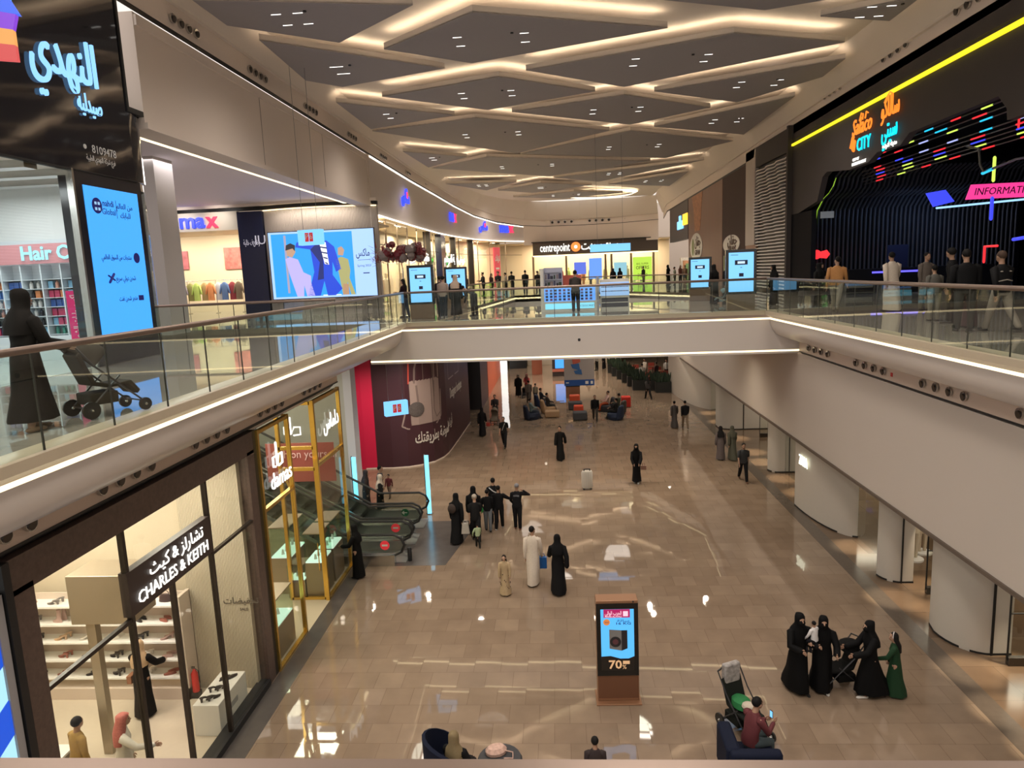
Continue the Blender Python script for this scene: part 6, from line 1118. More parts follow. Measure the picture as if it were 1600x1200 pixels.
    if hair in ('scarf', 'niqab'):
        sm = cmat(scarf) if scarf else TM; k = MB(); bx = hv @ Vector((0, -.012 * H, 0))
        k.loft([(*(hc + bx + Vector((0, -.005 * H, .078 * H))), .020 * H, .024 * H), (*(hc + bx + Vector((0, -.006 * H, .066 * H))), .043 * H, .050 * H), (*(hc + bx + Vector((0, 0, .035 * H))), .056 * H, .060 * H), (*(hc + bx), .058 * H, .060 * H), (*(hc + bx + Vector((0, -.004 * H, -.05 * H))), .056 * H, .058 * H, .02), (*up(0, -.006, .315), .068 * H, .062 * H, .04), (*up(0, -.010, .275), .100 * H * w, .072 * H, .04), (*up(0, -.012, .22), .112 * H * w, .086 * H, .05), (*up(0, -.014, .15), .100 * H * w, .092 * H, .06)][::-1], 20, nf=5)
        if hair == 'niqab': k.ell(hc + hv @ Vector((0, .026 * H, -.026 * H)), (.046 * H, .042 * H, .048 * H), 12)
        k.build('headscarf', sm, t, sharp=1.2)
    elif hair == 'ghutra':
        k = MB(); k.loft([(*(hc + Vector((0, -.01 * H, .074 * H))), .025 * H, .03 * H), (*(hc + Vector((0, -.008 * H, .05 * H))), .056 * H, .064 * H), (*(hc + Vector((0, -.02 * H, 0))), .066 * H, .056 * H), (*up(0, -.02, .32), .08 * H, .058 * H, .05), (*up(0, -.025, .26), .12 * H, .066 * H, .06), (*up(0, -.03, .16), .105 * H, .06 * H, .07)][::-1], 18, nf=6)
        k.build('head_cloth', mat('red_white_check', (.42, .12, .10), .8, noise=.75, nscale=60), t, sharp=1.2)
    elif hair == 'cap':
        k = MB(); k.ell(hc + hv @ Vector((0, -.002 * H, .022 * H)), (.052 * H, .062 * H, .052 * H), 14); k.box(-.03 * H + hc.x, .03 * H + hc.x, hc.y + .03 * H, hc.y + .1 * H, hc.z + .018 * H, hc.z + .026 * H); k.build('cap', cmat(scarf or (.6, .6, .6)), t)
    else:
        k = MB(); k.ell(hc + hv @ Vector((0, -.012 * H, .020 * H)), (.050 * H, .058 * H, .056 * H), 14)
        if hair == 'long': k.loft([(*(hc + Vector((0, -.025 * H, .03 * H))), .05 * H, .045 * H), (*(hc + Vector((0, -.035 * H, -.04 * H))), .056 * H, .038 * H), (*up(0, -.055, .27), .06 * H, .03 * H), (*up(0, -.065, .17), .04 * H, .02 * H)][::-1], 14, fold=.06)
        if hair == 'curly':
            for q in range(14): a = q * 2.4; k.ell(hc + Vector((.035 * H * math.cos(a), -.015 * H + .035 * H * math.sin(a), (.03 + .04 * ((q % 4) / 4)) * H)), .026 * H, 7)
        k.build('hair', HAIR if scarf is None else cmat(scarf), t)
    if extra: extra(t, H, A, up)
    return t
def mk(nm, m_, f): 
    def g(t, H, A, up): b = MB(); f(b, H, A, up); b.build(nm, m_, t)
    return g
def wpos(t, v):                                                              # point of a person's own frame in the world
    c, s = math.cos(t.rotation_euler.z), math.sin(t.rotation_euler.z); return (t.location.x + v[0] * c - v[1] * s, t.location.y + v[0] * s + v[1] * c, t.location.z + v[2])
def bag(label, loc, size, col, name='shopping_bag', cat='bag', rz=0, sag=0):
    t = thing(name, label, cat, loc, rz); w_, d, h_ = size; b = MB(); b.prism([(-w_ / 2, 0), (w_ / 2, 0), (w_ / 2 * (1 - sag), h_), (-w_ / 2 * (1 - sag), h_)], -d / 2, d / 2, 0, 'y'); b.build('body', cmat(col, .4), t, bevel=.008)
    for s in (-1, 1): b = MB(); b.tube([(-w_ * .25, s * d / 2, h_), (-w_ * .2, s * d * .3, h_ + .10), (w_ * .2, s * d * .3, h_ + .10), (w_ * .25, s * d / 2, h_)], .006, 5); b.build('handle', cmat(col, .4), t)
    return t
def stroller(label, x, y, z, rz, sc=1, fab=(.012, .012, .013), child=None, hood=True):
    t = thing('stroller', label, 'stroller', (x, y, z), math.radians(rz)); t.scale = (sc,) * 3; fr = mat('stroller_frame', (.06, .06, .065), .35, .7); FM = cmat(fab)
    for s in (-.24, .24):
        b = MB(); b.tube([(s, -.42, 1.02), (s, -.2, .72), (s, .40, .16)], .014, 6); b.tube([(s, .12, .55), (s, -.30, .16)], .013, 6); b.build('frame_side', fr, t)
        for yy, r in ((-.32, .13), (.42, .10)):
            b = MB(); b.tube([(s + (.03 if s > 0 else -.03) - .016, yy, r), (s + (.03 if s > 0 else -.03) + .016, yy, r)], r - .01, 14, cap=False); b.tube([(s - .05 if s < 0 else s, yy, r), (s if s < 0 else s + .05, yy, r)], .03, 8, mi=1); b.build('wheel', [mat('black_rubber'), STEEL], t)
    b = MB(); b.tube([(-.24, -.42, 1.02), (-.1, -.47, 1.03), (.1, -.47, 1.03), (.24, -.42, 1.02)], .017, 8); b.build('push_handle', mat('black_rubber'), t)
    b = MB(); b.tube([(-.24, -.3, .14), (.24, -.3, .14)], .012, 6); b.tube([(-.24, .4, .15), (.24, .4, .15)], .012, 6); b.build('axle', fr, t)
    b = MB(); vs = []
    for (yy, zz) in [(.42, .30), (.30, .46), (.05, .44), (-.18, .50), (-.34, .92)]: vs += [(-.2, yy, zz), (.2, yy, zz), (.2, yy - .05, zz - .05), (-.2, yy - .05, zz - .05)]
    fs = [(i * 4 + k, i * 4 + (k + 1) % 4, i * 4 + 4 + (k + 1) % 4, i * 4 + 4 + k) for i in range(4) for k in range(4)] + [(0, 1, 2, 3), (16, 17, 18, 19)]
    b.add(vs, fs); b.box(-.2, .2, -.28, .1, .18, .34); b.build('seat', FM, t, bevel=.015)
    if hood:
        b = MB(); vs = []; N = 9
        for i in range(7):
            a = math.radians(100 + i * 15 - 60)
            for k in range(N): q = PI * k / (N - 1); vs.append((-.23 * math.cos(q), -.20 + .36 * math.sin(q) * math.cos(a), .70 + .36 * math.sin(q) * math.sin(a)))
        b.add(vs, [(i * N + k, i * N + k + 1, i * N + N + k + 1, i * N + N + k) for i in range(6) for k in range(N - 1)]); o = b.build('hood', FM, t); md = o.modifiers.new('s', 'SOLIDIFY'); md.thickness = .012
    return t
WALK = dict(legs=((20, 3), (-18, 18)), arms=((-18, 8, 10, 0), (18, 8, 18, 0))); STAND = dict(legs=((2, 0), (-2, 0)), arms=((2, 7, 8, 0), (4, 7, 10, 0)))
HOLD = dict(legs=((5, 0), (-6, 4)), arms=((25, 6, 70, 20), (25, 6, 70, 20)))
# ---- upper walkway
person('woman in a long black abaya pushing a stroller along the left walkway', -6.36, 8.05, F2, 1.70, -18, 'abaya', (.010, .009, .008), hair='scarf', legs=((10, 2), (-8, 6)), arms=((20, 10, 55, 5), (20, 10, 55, 5)), detail=2, hem=.075, shoe=(.30, .19, .12), w=1.12, extra=mk('cap_print', cmat((.3, .25, .2)), lambda b, H, A, up: None) if False else None)
stroller('dark stroller with a brown lining pushed by the woman in black on the left walkway', -6.05, 8.95, F2, -30, .95, (.035, .028, .02))
person('man in dark sweater and black jeans leaning at the phone kiosk on the bridge', .74, 27.6, F2, 1.62, 5, 'casual', (.045, .038, .036), (.008, .008, .009), 'short', **HOLD, shoe=(.1, .1, .1))
person('woman in black top and blue jeans using her phone left of the large screen totem', -6.15, 28.7, F2, 1.56, 75, 'casual', (.02, .008, .01), (.03, .04, .07), 'long', **HOLD)
person('man in a pale beige shirt and dark jeans between the two left screen totems', -4.45, 27.9, F2, 1.62, -5, 'casual', (.36, .28, .24), (.02, .03, .05), 'short', **STAND, shoe=(.5, .5, .5))
person('woman in a wide black abaya and pale headscarf between the two left screen totems', -3.9, 27.5, F2, 1.62, -8, 'abaya', (.010, .010, .012), hair='scarf', scarf=(.45, .34, .26), w=1.15, hem=.05, shoe=(.6, .58, .55), **STAND)
person('dark dressed man bending forward beside the pale headscarf woman', -3.25, 28.0, F2, 1.55, 60, 'casual', (.012, .010, .012), (.015, .013, .014), 'short', legs=((4, 6), (-4, 2)), arms=((10, 6, 10, 0), (-25, 6, 10, 0)), lean=62)
person('dark haired man partly hidden behind the man in the pale beige shirt', -4.75, 29.0, F2, 1.62, 10, 'casual', (.02, .015, .02), (.02, .02, .03), 'short', **STAND)
for i, (x, y, h_, hd, o_, tp, hr, lab) in enumerate([(-7.2, 52.6, 1.7, 150, 'abaya', (.012, .01, .012), 'scarf', 'woman in black, leftmost of the queue behind the far balustrade'), (-6.6, 52.0, 1.6, -170, 'casual', (.03, .015, .02), 'long', 'long haired woman second from the left in the far queue'),
        (-5.3, 52.3, 1.7, 120, 'casual', (.015, .015, .018), 'curly', 'curly haired man in black in the far queue'), (-4.8, 53.0, 1.6, -120, 'casual', (.05, .02, .02), 'long', 'woman in dark red top in the far queue'), (-4.2, 52.2, 1.72, 170, 'casual', (.02, .02, .025), 'curly', 'big haired person in the middle of the far queue'),
        (-3.7, 53.0, 1.62, 90, 'casual', (.30, .25, .2), 'short', 'person in a cream top in the middle of the far queue'), (-3.2, 52.0, 1.7, 10, 'casual', (.02, .02, .02), 'short', 'man in black at the bend of the far balustrade'), (-2.2, 51.6, 1.74, 0, 'tshirt', (.012, .012, .014), 'short', 'taller man in black, first of the three to the right in the far queue'),
        (-1.3, 51.8, 1.66, 20, 'casual', (.025, .02, .02), 'cap', 'man in a dark cap, second of the three to the right in the far queue'), (-.5, 51.5, 1.7, -20, 'casual', (.015, .015, .02), 'short', 'dark dressed man at the right end of the far queue')]):
    person(lab, x, y, F2, h_, hd, o_, tp, (.015, .015, .02), hr, **(STAND if i % 2 else HOLD), scarf=(.04, .04, .045) if hr == 'cap' else None)
for i, (x, y, h_, o_, tp, hr, lab) in enumerate([(4.6, 58, 1.6, 'abaya', (.012, .012, .012), 'scarf', 'woman in black beyond the kiosk, left of the pair'), (5.2, 58.4, 1.6, 'abaya', (.02, .015, .02), 'scarf', 'woman in dark purple beyond the kiosk, right of the pair'),
        (9.3, 60, 1.68, 'abaya', (.010, .010, .010), 'scarf', 'woman in black beside the lime sale poster'), (9.9, 60.4, 1.5, 'casual', (.35, .38, .28), 'short', 'person in a pale green top beside the lime sale poster'), (8.0, 66, 1.65, 'casual', (.02, .02, .02), 'short', 'dark dressed man in front of the department store entrance'),
        (13.4 - 1.9, 58, 1.7, 'abaya', (.008, .008, .008), 'scarf', 'woman in black near the plants by the dark sign box'), (11.0, 62, 1.6, 'casual', (.3, .2, .14), 'short', 'man in a tan top near the dark sign box'), (12.2 - .9, 66, 1.6, 'casual', (.2, .08, .06), 'long', 'woman in a rust top near the dark sign box')]):
    person(lab, x, y, F2, h_, 30 * i, o_, tp, (.02, .02, .03), hr, **STAND)
person('burly man in a tan sweater walking on the right walkway', 8.65, 22.7, F2, 1.74, -35, 'casual', (.42, .20, .07), (.25, .22, .19), 'short', w=1.22, turn=60, **WALK)
person('man in a long white thobe walking on the right walkway', 9.95, 21.9, F2, 1.78, 5, 'thobe', (.62, .53, .45), hair='short', w=1.12, fold=.03, **WALK)
person('small child in a grey top left of the man in the white thobe', 9.9, 26.0, F2, 1.15, -60, 'casual', (.12, .12, .16), (.03, .03, .05), 'short', **STAND)
person('boy with dark hair behind the burly man in tan', 10.0, 27.0, F2, 1.25, 170, 'casual', (.20, .15, .13), (.03, .03, .05), 'short', **STAND)
person('bearded man in a grey brown shirt facing the view on the right walkway', 10.9, 21.9, F2, 1.70, 190, 'casual', (.14, .115, .10), (.20, .18, .15), 'short', **STAND)
person('child in a grey hooded top and black hair on the right walkway', 9.35, 18.3, F2, 1.38, 0, 'casual', (.095, .09, .08), (.24, .22, .19), 'short', w=1.1, **STAND)
person('tall man in a black padded jacket on the right walkway', 8.6, 15.6, F2, 1.72, -10, 'casual', (.006, .006, .007), (.03, .03, .03), 'short', w=1.3, **STAND)
person('tall dark bearded man just behind the black padded jacket', 9.4, 17.6, F2, 1.78, 60, 'casual', (.006, .006, .007), (.02, .02, .02), 'short', turn=-40, **STAND)
person('man in a black patterned sweatshirt and pale trousers, rightmost on the walkway', 9.15, 15.3, F2, 1.70, 12, 'casual', (.010, .010, .011), (.26, .22, .19), 'short', w=1.12, scarf=(.06, .035, .025), extra=mk('shirt_print', cmat((.35, .32, .28)), lambda b, H, A, up: [b.ell(up(s * .06, -.062, .215), (.02 * H, .012 * H, .008 * H), 8) for s in (-1, 1)] + [b.tube([up(-.09, -.055, .10), up(0, -.076, .115), up(.09, -.055, .10)], .012, 5)]), **WALK)
person('small girl with a dark red headscarf between the black jacket and the rightmost man', 9.1, 16.3, F2, 1.34, 20, 'abaya', (.05, .02, .025), hair='scarf', scarf=(.14, .015, .02), **STAND)
person('woman in black at the right screen totems, beside a stroller', 6.55, 30.1, F2, 1.60, 30, 'abaya', (.008, .008, .008), hair='scarf', **STAND)
person('second woman in black at the right screen totems', 7.25, 30.8, F2, 1.62, 200, 'abaya', (.010, .009, .009), hair='scarf', **STAND)
person('person in tan clothes walking between the two right screen totems', 7.3, 29.4, F2, 1.52, 10, 'abaya', (.26, .12, .06), hair='scarf', scarf=(.02, .015, .015), w=.8, **WALK)
stroller('small stroller with a pale blue cover between the two right screen totems', 6.65, 29.3, F2, 60, .62, (.16, .24, .27))
for x, y, hd, lab, tp in [(9.1, 25.4, 30, 'dark dressed woman in front of the wavy facade', (.01, .01, .011)), (9.7, 27.0, 200, 'dark dressed woman below the red glowing logo', (.012, .011, .012)), (8.2, 27.5, 100, 'woman in black just right of the nearer right totem', (.007, .007, .007))]:
    person(lab, x, y, F2, 1.5, hd, 'abaya', tp, hair='scarf', **STAND)
# ---- lower floor, middle distance
G1 = person('woman in black abaya with a brown backpack and a carrier bag beside the slate mat', -3.62, 22.8, 0, 1.72, -12, 'abaya', (.008, .008, .009), hair='scarf', detail=2, w=.98, arms=((8, 8, 10, 0), (-14, 12, 10, 0)), legs=((10, 3), (-12, 12)), extra=mk('backpack', cmat((.05, .035, .03)), lambda b, H, A, up: b.ell(up(-.05, -.10, .18), (.085 * H, .06 * H, .10 * H), 12)))
bag('white carrier bag held by the woman with the brown backpack', (-3.30, 22.62, .38), (.28, .12, .36), (.45, .42, .38), sag=.3)
person('woman in black abaya behind the man with the pale cap', -3.12, 23.6, 0, 1.70, -5, 'abaya', (.007, .007, .008), hair='scarf', w=1.1, detail=2, **STAND)
person('man in black T-shirt and shorts with a pale cap holding a child by the hand', -2.98, 22.85, 0, 1.68, 10, 'tshirt', (.012, .012, .013), (.012, .012, .013), 'cap', scarf=(.42, .36, .30), detail=2, legs=((16, 2), (-14, 12)), arms=((-6, 7, 10, 0), (8, 4, 12, 0)), shoe=(.05, .05, .05), skin=SKIN2)
person('toddler in a pale green top holding the hand of the man with the cap', -2.86, 22.3, 0, .84, 15, 'casual', (.34, .42, .26), (.02, .02, .02), 'short', legs=((14, 2), (-10, 14)), arms=((6, 30, 10, 0), (20, 10, 20, 0)))
person('boy in a black top and grey jeans carrying a green ball', -2.66, 23.85, 0, 1.50, 5, 'casual', (.008, .008, .009), (.13, .14, .15), 'short', detail=2, legs=((6, 2), (-10, 10)), arms=((10, 14, 20, 10), (5, 8, 10, 0)))
b = MB(); b.ell((0, 0, 0), .13, 16); tag(b.build('ball', mat('green_ball', (.03, .28, .06), .3, noise=.2), loc=(-2.92, 23.72, .80)), 'shiny green ball carried by the boy in grey jeans', 'ball')
person('man in black with a white shoulder strap at the back of the group', -2.5, 24.5, 0, 1.72, 5, 'casual', (.009, .009, .01), (.015, .015, .018), 'short', **STAND, extra=mk('shoulder_strap', cmat((.6, .6, .6)), lambda b, H, A, up: b.tube([up(-.08, -.06, .27), up(0, -.082, .20), up(.10, -.05, .14)], .02, 6)))
person('man in a black jacket raising his forearm, right side of the group', -2.28, 24.0, 0, 1.60, -4, 'casual', (.007, .007, .008), (.010, .010, .011), 'short', detail=2, w=1.12, legs=((-4, 12), (12, 2)), arms=((4, 6, 10, 0), (30, 50, 60, 60)), shoe=(.35, .33, .3))
person('man in black with a grey cap and one arm raised sideways', -1.62, 23.95, 0, 1.66, -6, 'casual', (.010, .010, .012), (.010, .010, .012), 'cap', scarf=(.20, .20, .22), detail=2, legs=((4, 1), (-3, 2)), arms=((10, 14, 30, 20), (10, 84, 10, 128)), shoe=(.16, .06, .04), extra=mk('back_print', cmat((.25, .25, .27)), lambda b, H, A, up: [b.tube([up(-.06, -.076, .225 - q), up(0, -.085, .235 - q), up(.06, -.076, .225 - q)], .008, 5) for q in (0, .022)]))
person('small girl with long dark hair in a patterned cream dress', -1.70, 18.8, 0, 1.20, 175, 'dress', (.44, .33, .20), hair='long', detail=2, skin=SKIN2, w=.95, legs=((6, 2), (-6, 6)), arms=((4, 10, 10, 0), (4, 10, 10, 0)), extra=mk('dress_print', cmat((.05, .03, .025)), lambda b, H, A, up: [b.ell((.12 * H * math.cos(q * 2.4), .10 * H * math.sin(q * 2.4), (.12 + .035 * q % .42) * H + .04), (.012 * H, .012 * H, .018 * H), 6) for q in range(30)]), shoe=(.03, .02, .02))
T8 = person('man in a long white thobe carrying a blue shopping bag', -.93, 19.5, 0, 1.74, -8, 'thobe', (.62, .54, .46), hair='short', detail=2, w=1.05, fold=.035, legs=((-12, 14), (14, 3)), arms=((-8, 6, 8, 0), (14, 9, 10, 0)), shoe=(.02, .015, .012), turn=-35)
bag('bright blue paper shopping bag in the hand of the man in the white thobe', (-.66, 19.72, .38), (.26, .12, .34), (.01, .10, .34))
person('woman in a flowing black abaya beside the man with the blue bag', -.20, 18.95, 0, 1.68, 2, 'abaya', (.007, .007, .008), hair='scarf', detail=2, w=1.06, legs=((10, 3), (-14, 14)), arms=((22, 12, 60, 10), (-24, 14, 6, 0)))
person('man in a black open robe striding towards the view in mid hall', -.05, 33.1, 0, 1.68, 170, 'abaya', (.008, .008, .008), hair='short', w=.95, legs=((18, 2), (-20, 16)), arms=((-26, 14, 6, 0), (10, 8, 10, 0)), detail=2)
person('veiled woman in black with a small brown shoulder bag, alone in mid hall', 3.13, 29.1, 0, 1.70, 168, 'abaya', (.006, .006, .007), hair='niqab', w=.92, detail=2, hem=.05, shoe=(.4, .4, .38), arms=((18, 8, 40, 10), (10, 6, 40, 20)), legs=((5, 1), (-5, 4)))
bag('small pinkish brown shoulder bag of the veiled woman', (3.40, 28.95, .62), (.22, .09, .17), (.22, .12, .09), name='handbag')
person('man in black with a white strap walking towards the view beside the hoarding', -2.95, 35.9, 0, 1.66, 175, 'tshirt', (.012, .012, .012), (.012, .012, .014), 'short', **WALK, extra=mk('strap', cmat((.5, .5, .5)), lambda b, H, A, up: b.tube([up(-.05, .07, .27), up(.0, .08, .15), up(.04, .075, .05)], .012, 5)))
person('woman in black abaya carrying a red handbag near the aubergine hoarding', -4.38, 38.7, 0, 1.60, 0, 'abaya', (.010, .009, .010), hair='scarf', **WALK); bag('red handbag of the woman near the aubergine hoarding', (-4.05, 38.8, .5), (.22, .1, .2), (.35, .04, .03), name='handbag')
person('man in dark clothes pushing a laden cart near the orange wall', -3.95, 42.4, 0, 1.68, 178, 'casual', (.03, .025, .025), (.03, .03, .03), 'short', **HOLD); stroller('laden stroller with beige and blue bags near the orange wall', -3.95, 41.6, 0, 180, .95, (.14, .11, .08))
person('woman in a wide black cape far down the hall on the left', -3.0, 51.3, 0, 1.55, 180, 'abaya', (.006, .006, .006), hair='scarf', w=1.25, **STAND)
person('person in a red top far down the hall, pushing a stroller', -2.36, 51.2, 0, 1.62, 175, 'casual', (.28, .03, .03), (.03, .03, .04), 'scarf', scarf=(.12, .03, .03), **HOLD)
stroller('small dark stroller pushed by the person in the red top', -2.55, 50.4, 0, 180, .7)
person('man in brown grey clothes walking away far down the hall', -2.12, 48.2, 0, 1.62, 5, 'casual', (.10, .075, .06), (.06, .05, .045), 'short', **WALK); person('boy with a patterned top far down the hall', -1.67, 48.5, 0, 1.3, 0, 'casual', (.20, .17, .12), (.02, .02, .03), 'short', **STAND)
person('man in a black jacket walking between the pouf groups', 2.08, 41.7, 0, 1.62, 178, 'casual', (.008, .008, .009), (.04, .035, .03), 'short', w=1.1, **WALK)
person('dark dressed person standing at the corner of the cafe planters', 6.05, 48.3, 0, 1.56, 20, 'casual', (.03, .025, .025), (.012, .012, .012), 'long', **WALK)
person('woman in patterned top and long dark skirt, left of the pair by the dark border', 6.38, 39.4, 0, 1.52, -3, 'dress', (.07, .06, .055), hair='short', w=.95, **WALK)
person('man in a black sweater and khaki trousers by the dark border', 6.92, 39.1, 0, 1.60, 0, 'casual', (.012, .012, .014), (.26, .19, .13), 'short', w=1.05, **WALK)
person('woman in a grey open abaya and black headscarf by the fashion shop', 7.35, 32.4, 0, 1.58, 0, 'abaya', (.11, .09, .09), hair='scarf', scarf=(.012, .011, .012), w=1.05, **STAND); person('woman in an olive green abaya and headscarf by the fashion shop', 7.88, 32.4, 0, 1.60, 8, 'abaya', (.075, .075, .055), hair='scarf', **WALK)
person('bearded man in a charcoal T-shirt and black trousers on the dark border', 7.5, 29.0, 0, 1.68, 178, 'tshirt', (.035, .037, .04), (.012, .012, .013), 'short', w=1.05, detail=2, shoe=(.10, .05, .03), extra=mk('beard', HAIR, lambda b, H, A, up: b.ell(up(0, .045, .352), (.034 * H, .026 * H, .022 * H), 8)), **WALK)
# ---- by the escalators and the jeweller
person('man in a grey jacket stepping off the escalator', -7.15, 26.45, 0, 1.75, -90, 'casual', (.055, .055, .06), (.02, .02, .025), 'short', **STAND); person('woman in dark brown beside the man in grey at the escalator', -7.65, 26.2, 0, 1.65, -90, 'abaya', (.035, .025, .025), hair='scarf', **STAND)
person('woman in black with a long cream scarf at the escalator foot', -6.95, 25.65, 0, 1.62, -80, 'abaya', (.012, .012, .013), hair='scarf', scarf=(.58, .50, .42), **STAND)
person('toddler in a dark red top near the crimson panel', -7.15, 27.9, 0, 1.02, 175, 'casual', (.10, .02, .025), (.16, .11, .08), 'short', **WALK)
person('woman in black abaya looking into the jeweller window beside the escalators', -6.28, 20.1, 0, 1.68, 80, 'abaya', (.007, .007, .007), hair='scarf', detail=2, w=.95, arms=((30, 6, 50, 10), (4, 6, 10, 0)), legs=((3, 1), (-3, 3)))
person('woman in a beige headscarf and black skirt browsing the shoe shelves', -9.0, 13.3, 0.01, 1.68, 0, 'abaya', (.010, .009, .009), hair='scarf', scarf=(.50, .34, .20), detail=2, arms=((40, 14, 30, 0), (40, 14, 30, 0)), legs=((4, 0), (-4, 3)), extra=mk('shoulder_bag', mat('tan_leather', (.30, .12, .06), .4), lambda b, H, A, up: b.box(-.16 * H, -.10 * H, -.06 * H, .06 * H, .46 * H, .56 * H)))
person('man in a mustard shirt inside the shoe shop at the bottom left', -8.62, 10.75, .01, 1.66, -30, 'casual', (.32, .20, .06), (.1, .08, .05), 'short', detail=2, turn=20, **STAND)
person('man in a white thobe and red checked head cloth inside the shoe shop', -7.82, 10.8, .01, 1.70, -60, 'thobe', (.58, .55, .48), hair='ghutra', detail=2, arms=((4, 8, 10, 0), (50, 20, 30, 0)), legs=((3, 0), (-3, 2)))
# ---- foreground group at the lower right
person('woman in black abaya and cape, leftmost of the walking family at the lower right', 4.82, 14.15, 0, 1.76, 192, 'abaya', (.004, .004, .0045), hair='niqab', detail=2, w=1.06, legs=((14, 2), (-18, 16)), arms=((20, 22, 95, 40), (20, 10, 70, 20)), hem=.04)
person('woman in black abaya carrying a toddler in the walking family', 5.32, 14.15, 0, 1.68, 170, 'abaya', (.004, .004, .0045), hair='niqab', detail=2, w=1.1, legs=((8, 2), (-22, 18)), arms=((20, 16, 60, 10), (30, 20, 80, 30)), hem=.03, shoe=(.5, .48, .45), fold=.07)
person('toddler in a white top held on the arm of the second woman in black', 5.10, 14.0, .86, .84, 30, 'casual', (.62, .60, .60), (.02, .02, .03), 'short', legs=((60, 70), (50, 60)), arms=((20, 20, 20, 0), (50, 10, 20, 0)), detail=2, lift=0)
stroller('black double hooded stroller pushed through the walking family', 5.72, 14.30, 0, 100, 1.0, (.006, .006, .006))
person('woman in black abaya pushing the stroller, third of the walking family', 6.22, 13.95, 0, 1.66, 95, 'abaya', (.004, .004, .0045), hair='niqab', detail=2, w=1.05, legs=((16, 4), (-20, 16)), arms=((35, 8, 45, 5), (35, 8, 45, 5)), shoe=(.55, .53, .50), hem=.05, fold=.07)
person('girl in a dark green dress with long hair and a white headband', 6.72, 13.95, 0, 1.38, 60, 'dress', (.007, .036, .013), hair='long', detail=2, w=.95, legs=((7, 2), (-7, 6)), arms=((30, 8, 40, 0), (10, 8, 10, 0)), shoe=(.40, .28, .20), turn=30, extra=mk('headband', cmat((.65, .6, .6)), lambda b, H, A, up: b.tube([up(-.052, .02, .40), up(-.04, .015, .455), up(0, .01, .475), up(.04, .015, .455), up(.052, .02, .40)], .010, 6)))
t = stroller('open black stroller with a green blanket at the bottom right', 3.35, 12.75, 0, 205, 1.08, (.012, .014, .012), hood=False)
b = MB(); b.loft([(0, -.05, .50, .17, .22), (0, -.08, .60, .15, .18), (0, -.1, .64, .08, .1)], 14, fold=.05); b.build('green_blanket', cmat((.02, .16, .05)), t); b = MB(); b.ell((0, .12, .58), (.12, .12, .07), 12); b.build('cream_blanket', cmat((.5, .44, .36)), t); b = MB(); b.box(-.17, .17, -.42, -.30, .78, 1.16); b.build('striped_cushion', mat('striped_cushion', (.30, .28, .27), .7, noise=.9, nscale=14), t, bevel=.03)
person('man in a maroon shirt sitting and looking at his phone at the bottom right', 3.2, 11.75, -.04, 1.70, -62, 'casual', (.11, .025, .03), (.05, .07, .08), 'short', legs=((82, 84), (74, 70)), arms=((30, 8, 70, 25), (35, 8, 70, 25)), lean=12, detail=2)
t = thing('smartphone', 'smartphone with a glowing blue screen held by the man in maroon', 'phone', (3.64, 11.97, .84), math.radians(-62)); b = MB(); b.box(-.035, .035, -.01, 0, 0, .14); b.build('body', BLACK, t); b = MB(); b.box(-.03, .03, -.012, -.01, .01, .13); b.build('screen', SCRL, t)
person('dark haired person standing at the bottom centre, only head and shoulders in view', .40, 10.75, 0, 1.30, 0, 'casual', (.03, .02, .02), (.02, .02, .02), 'short', detail=2, **STAND)
person('person in black slumped in the navy lounge chair at the bottom', -1.98, 11.0, -.02, 1.62, -20, 'abaya', (.008, .008, .009), hair='scarf', scarf=(.20, .15, .08), legs=((80, 80), (80, 80)), arms=((20, 8, 40, 10), (20, 8, 40, 10)), lean=-6, fold=.02)
# ---- seated people on bean bags far down
def bean(label, x, y, c, rz=0):
    t = thing('bean_bag_chair', label, 'chair', (x, y, 0), math.radians(rz)); b = MB(); b.loft([(0, 0, .0, .40, .42), (0, 0, .2, .48, .50), (0, .05, .38, .42, .42), (0, .05, .42, .3, .3)], 18); b.build('seat', cmat(c), t); b = MB(); b.loft([(0, -.30, .1, .42, .16), (0, -.36, .55, .38, .15), (0, -.40, .82, .28, .12), (0, -.41, .88, .15, .06)], 16); b.build('backrest', cmat(c), t)
SIT = dict(legs=((84, 70), (78, 60)), arms=((30, 8, 50, 15), (30, 8, 50, 15)), lean=-8)
for i, (x, y, c, tp, bt, hd, nm, lab) in enumerate([(-1.75, 42.8, (.015, .02, .04), (.15, .20, .20), (.03, .04, .06), -70, 'navy', 'man in a pale grey shirt sitting on the navy bean bag, front left'), (-1.2, 46.6, (.012, .02, .05), (.02, .025, .035), (.05, .05, .05), -70, 'dark blue', 'man in navy sitting with crossed legs on the dark blue bean bag, rear left'),
        (-.75, 44.6, (.35, .22, .12), (.03, .025, .025), (.03, .03, .03), -75, 'tan', 'person in dark clothes on the tan bean bag, left group'), (3.0, 44.6, (.03, .03, .035), (.50, .33, .28), (.40, .08, .03), 100, 'charcoal', 'person in a pink top on the charcoal bean bag, right group'), (3.6, 43.6, (.05, .045, .04), (.07, .075, .05), (.015, .015, .015), 60, 'grey', 'man in an olive shirt on the grey bean bag, right group'), (3.3, 42.0, (.02, .03, .06), (.02, .02, .02), (.02, .02, .02), 60, 'slate blue', 'person in black on the slate blue bean bag, nearest of the right group')]):
    bean('%s bean bag chair in the %s seating group' % (nm, 'left' if x < 1 else 'right'), x, y, c, hd)
    person(lab, x, y, .0, 1.64, hd, 'casual', tp, bt, 'short', **SIT)
pouf('orange square pouf behind the right seating group', 4.3, 45.8, 0, .6, .6, .7, (.45, .03, .02)); pouf('tan round edged pouf in the left seating group', -.5, 43.2, 0, .9, .6, .42, (.36, .23, .13))
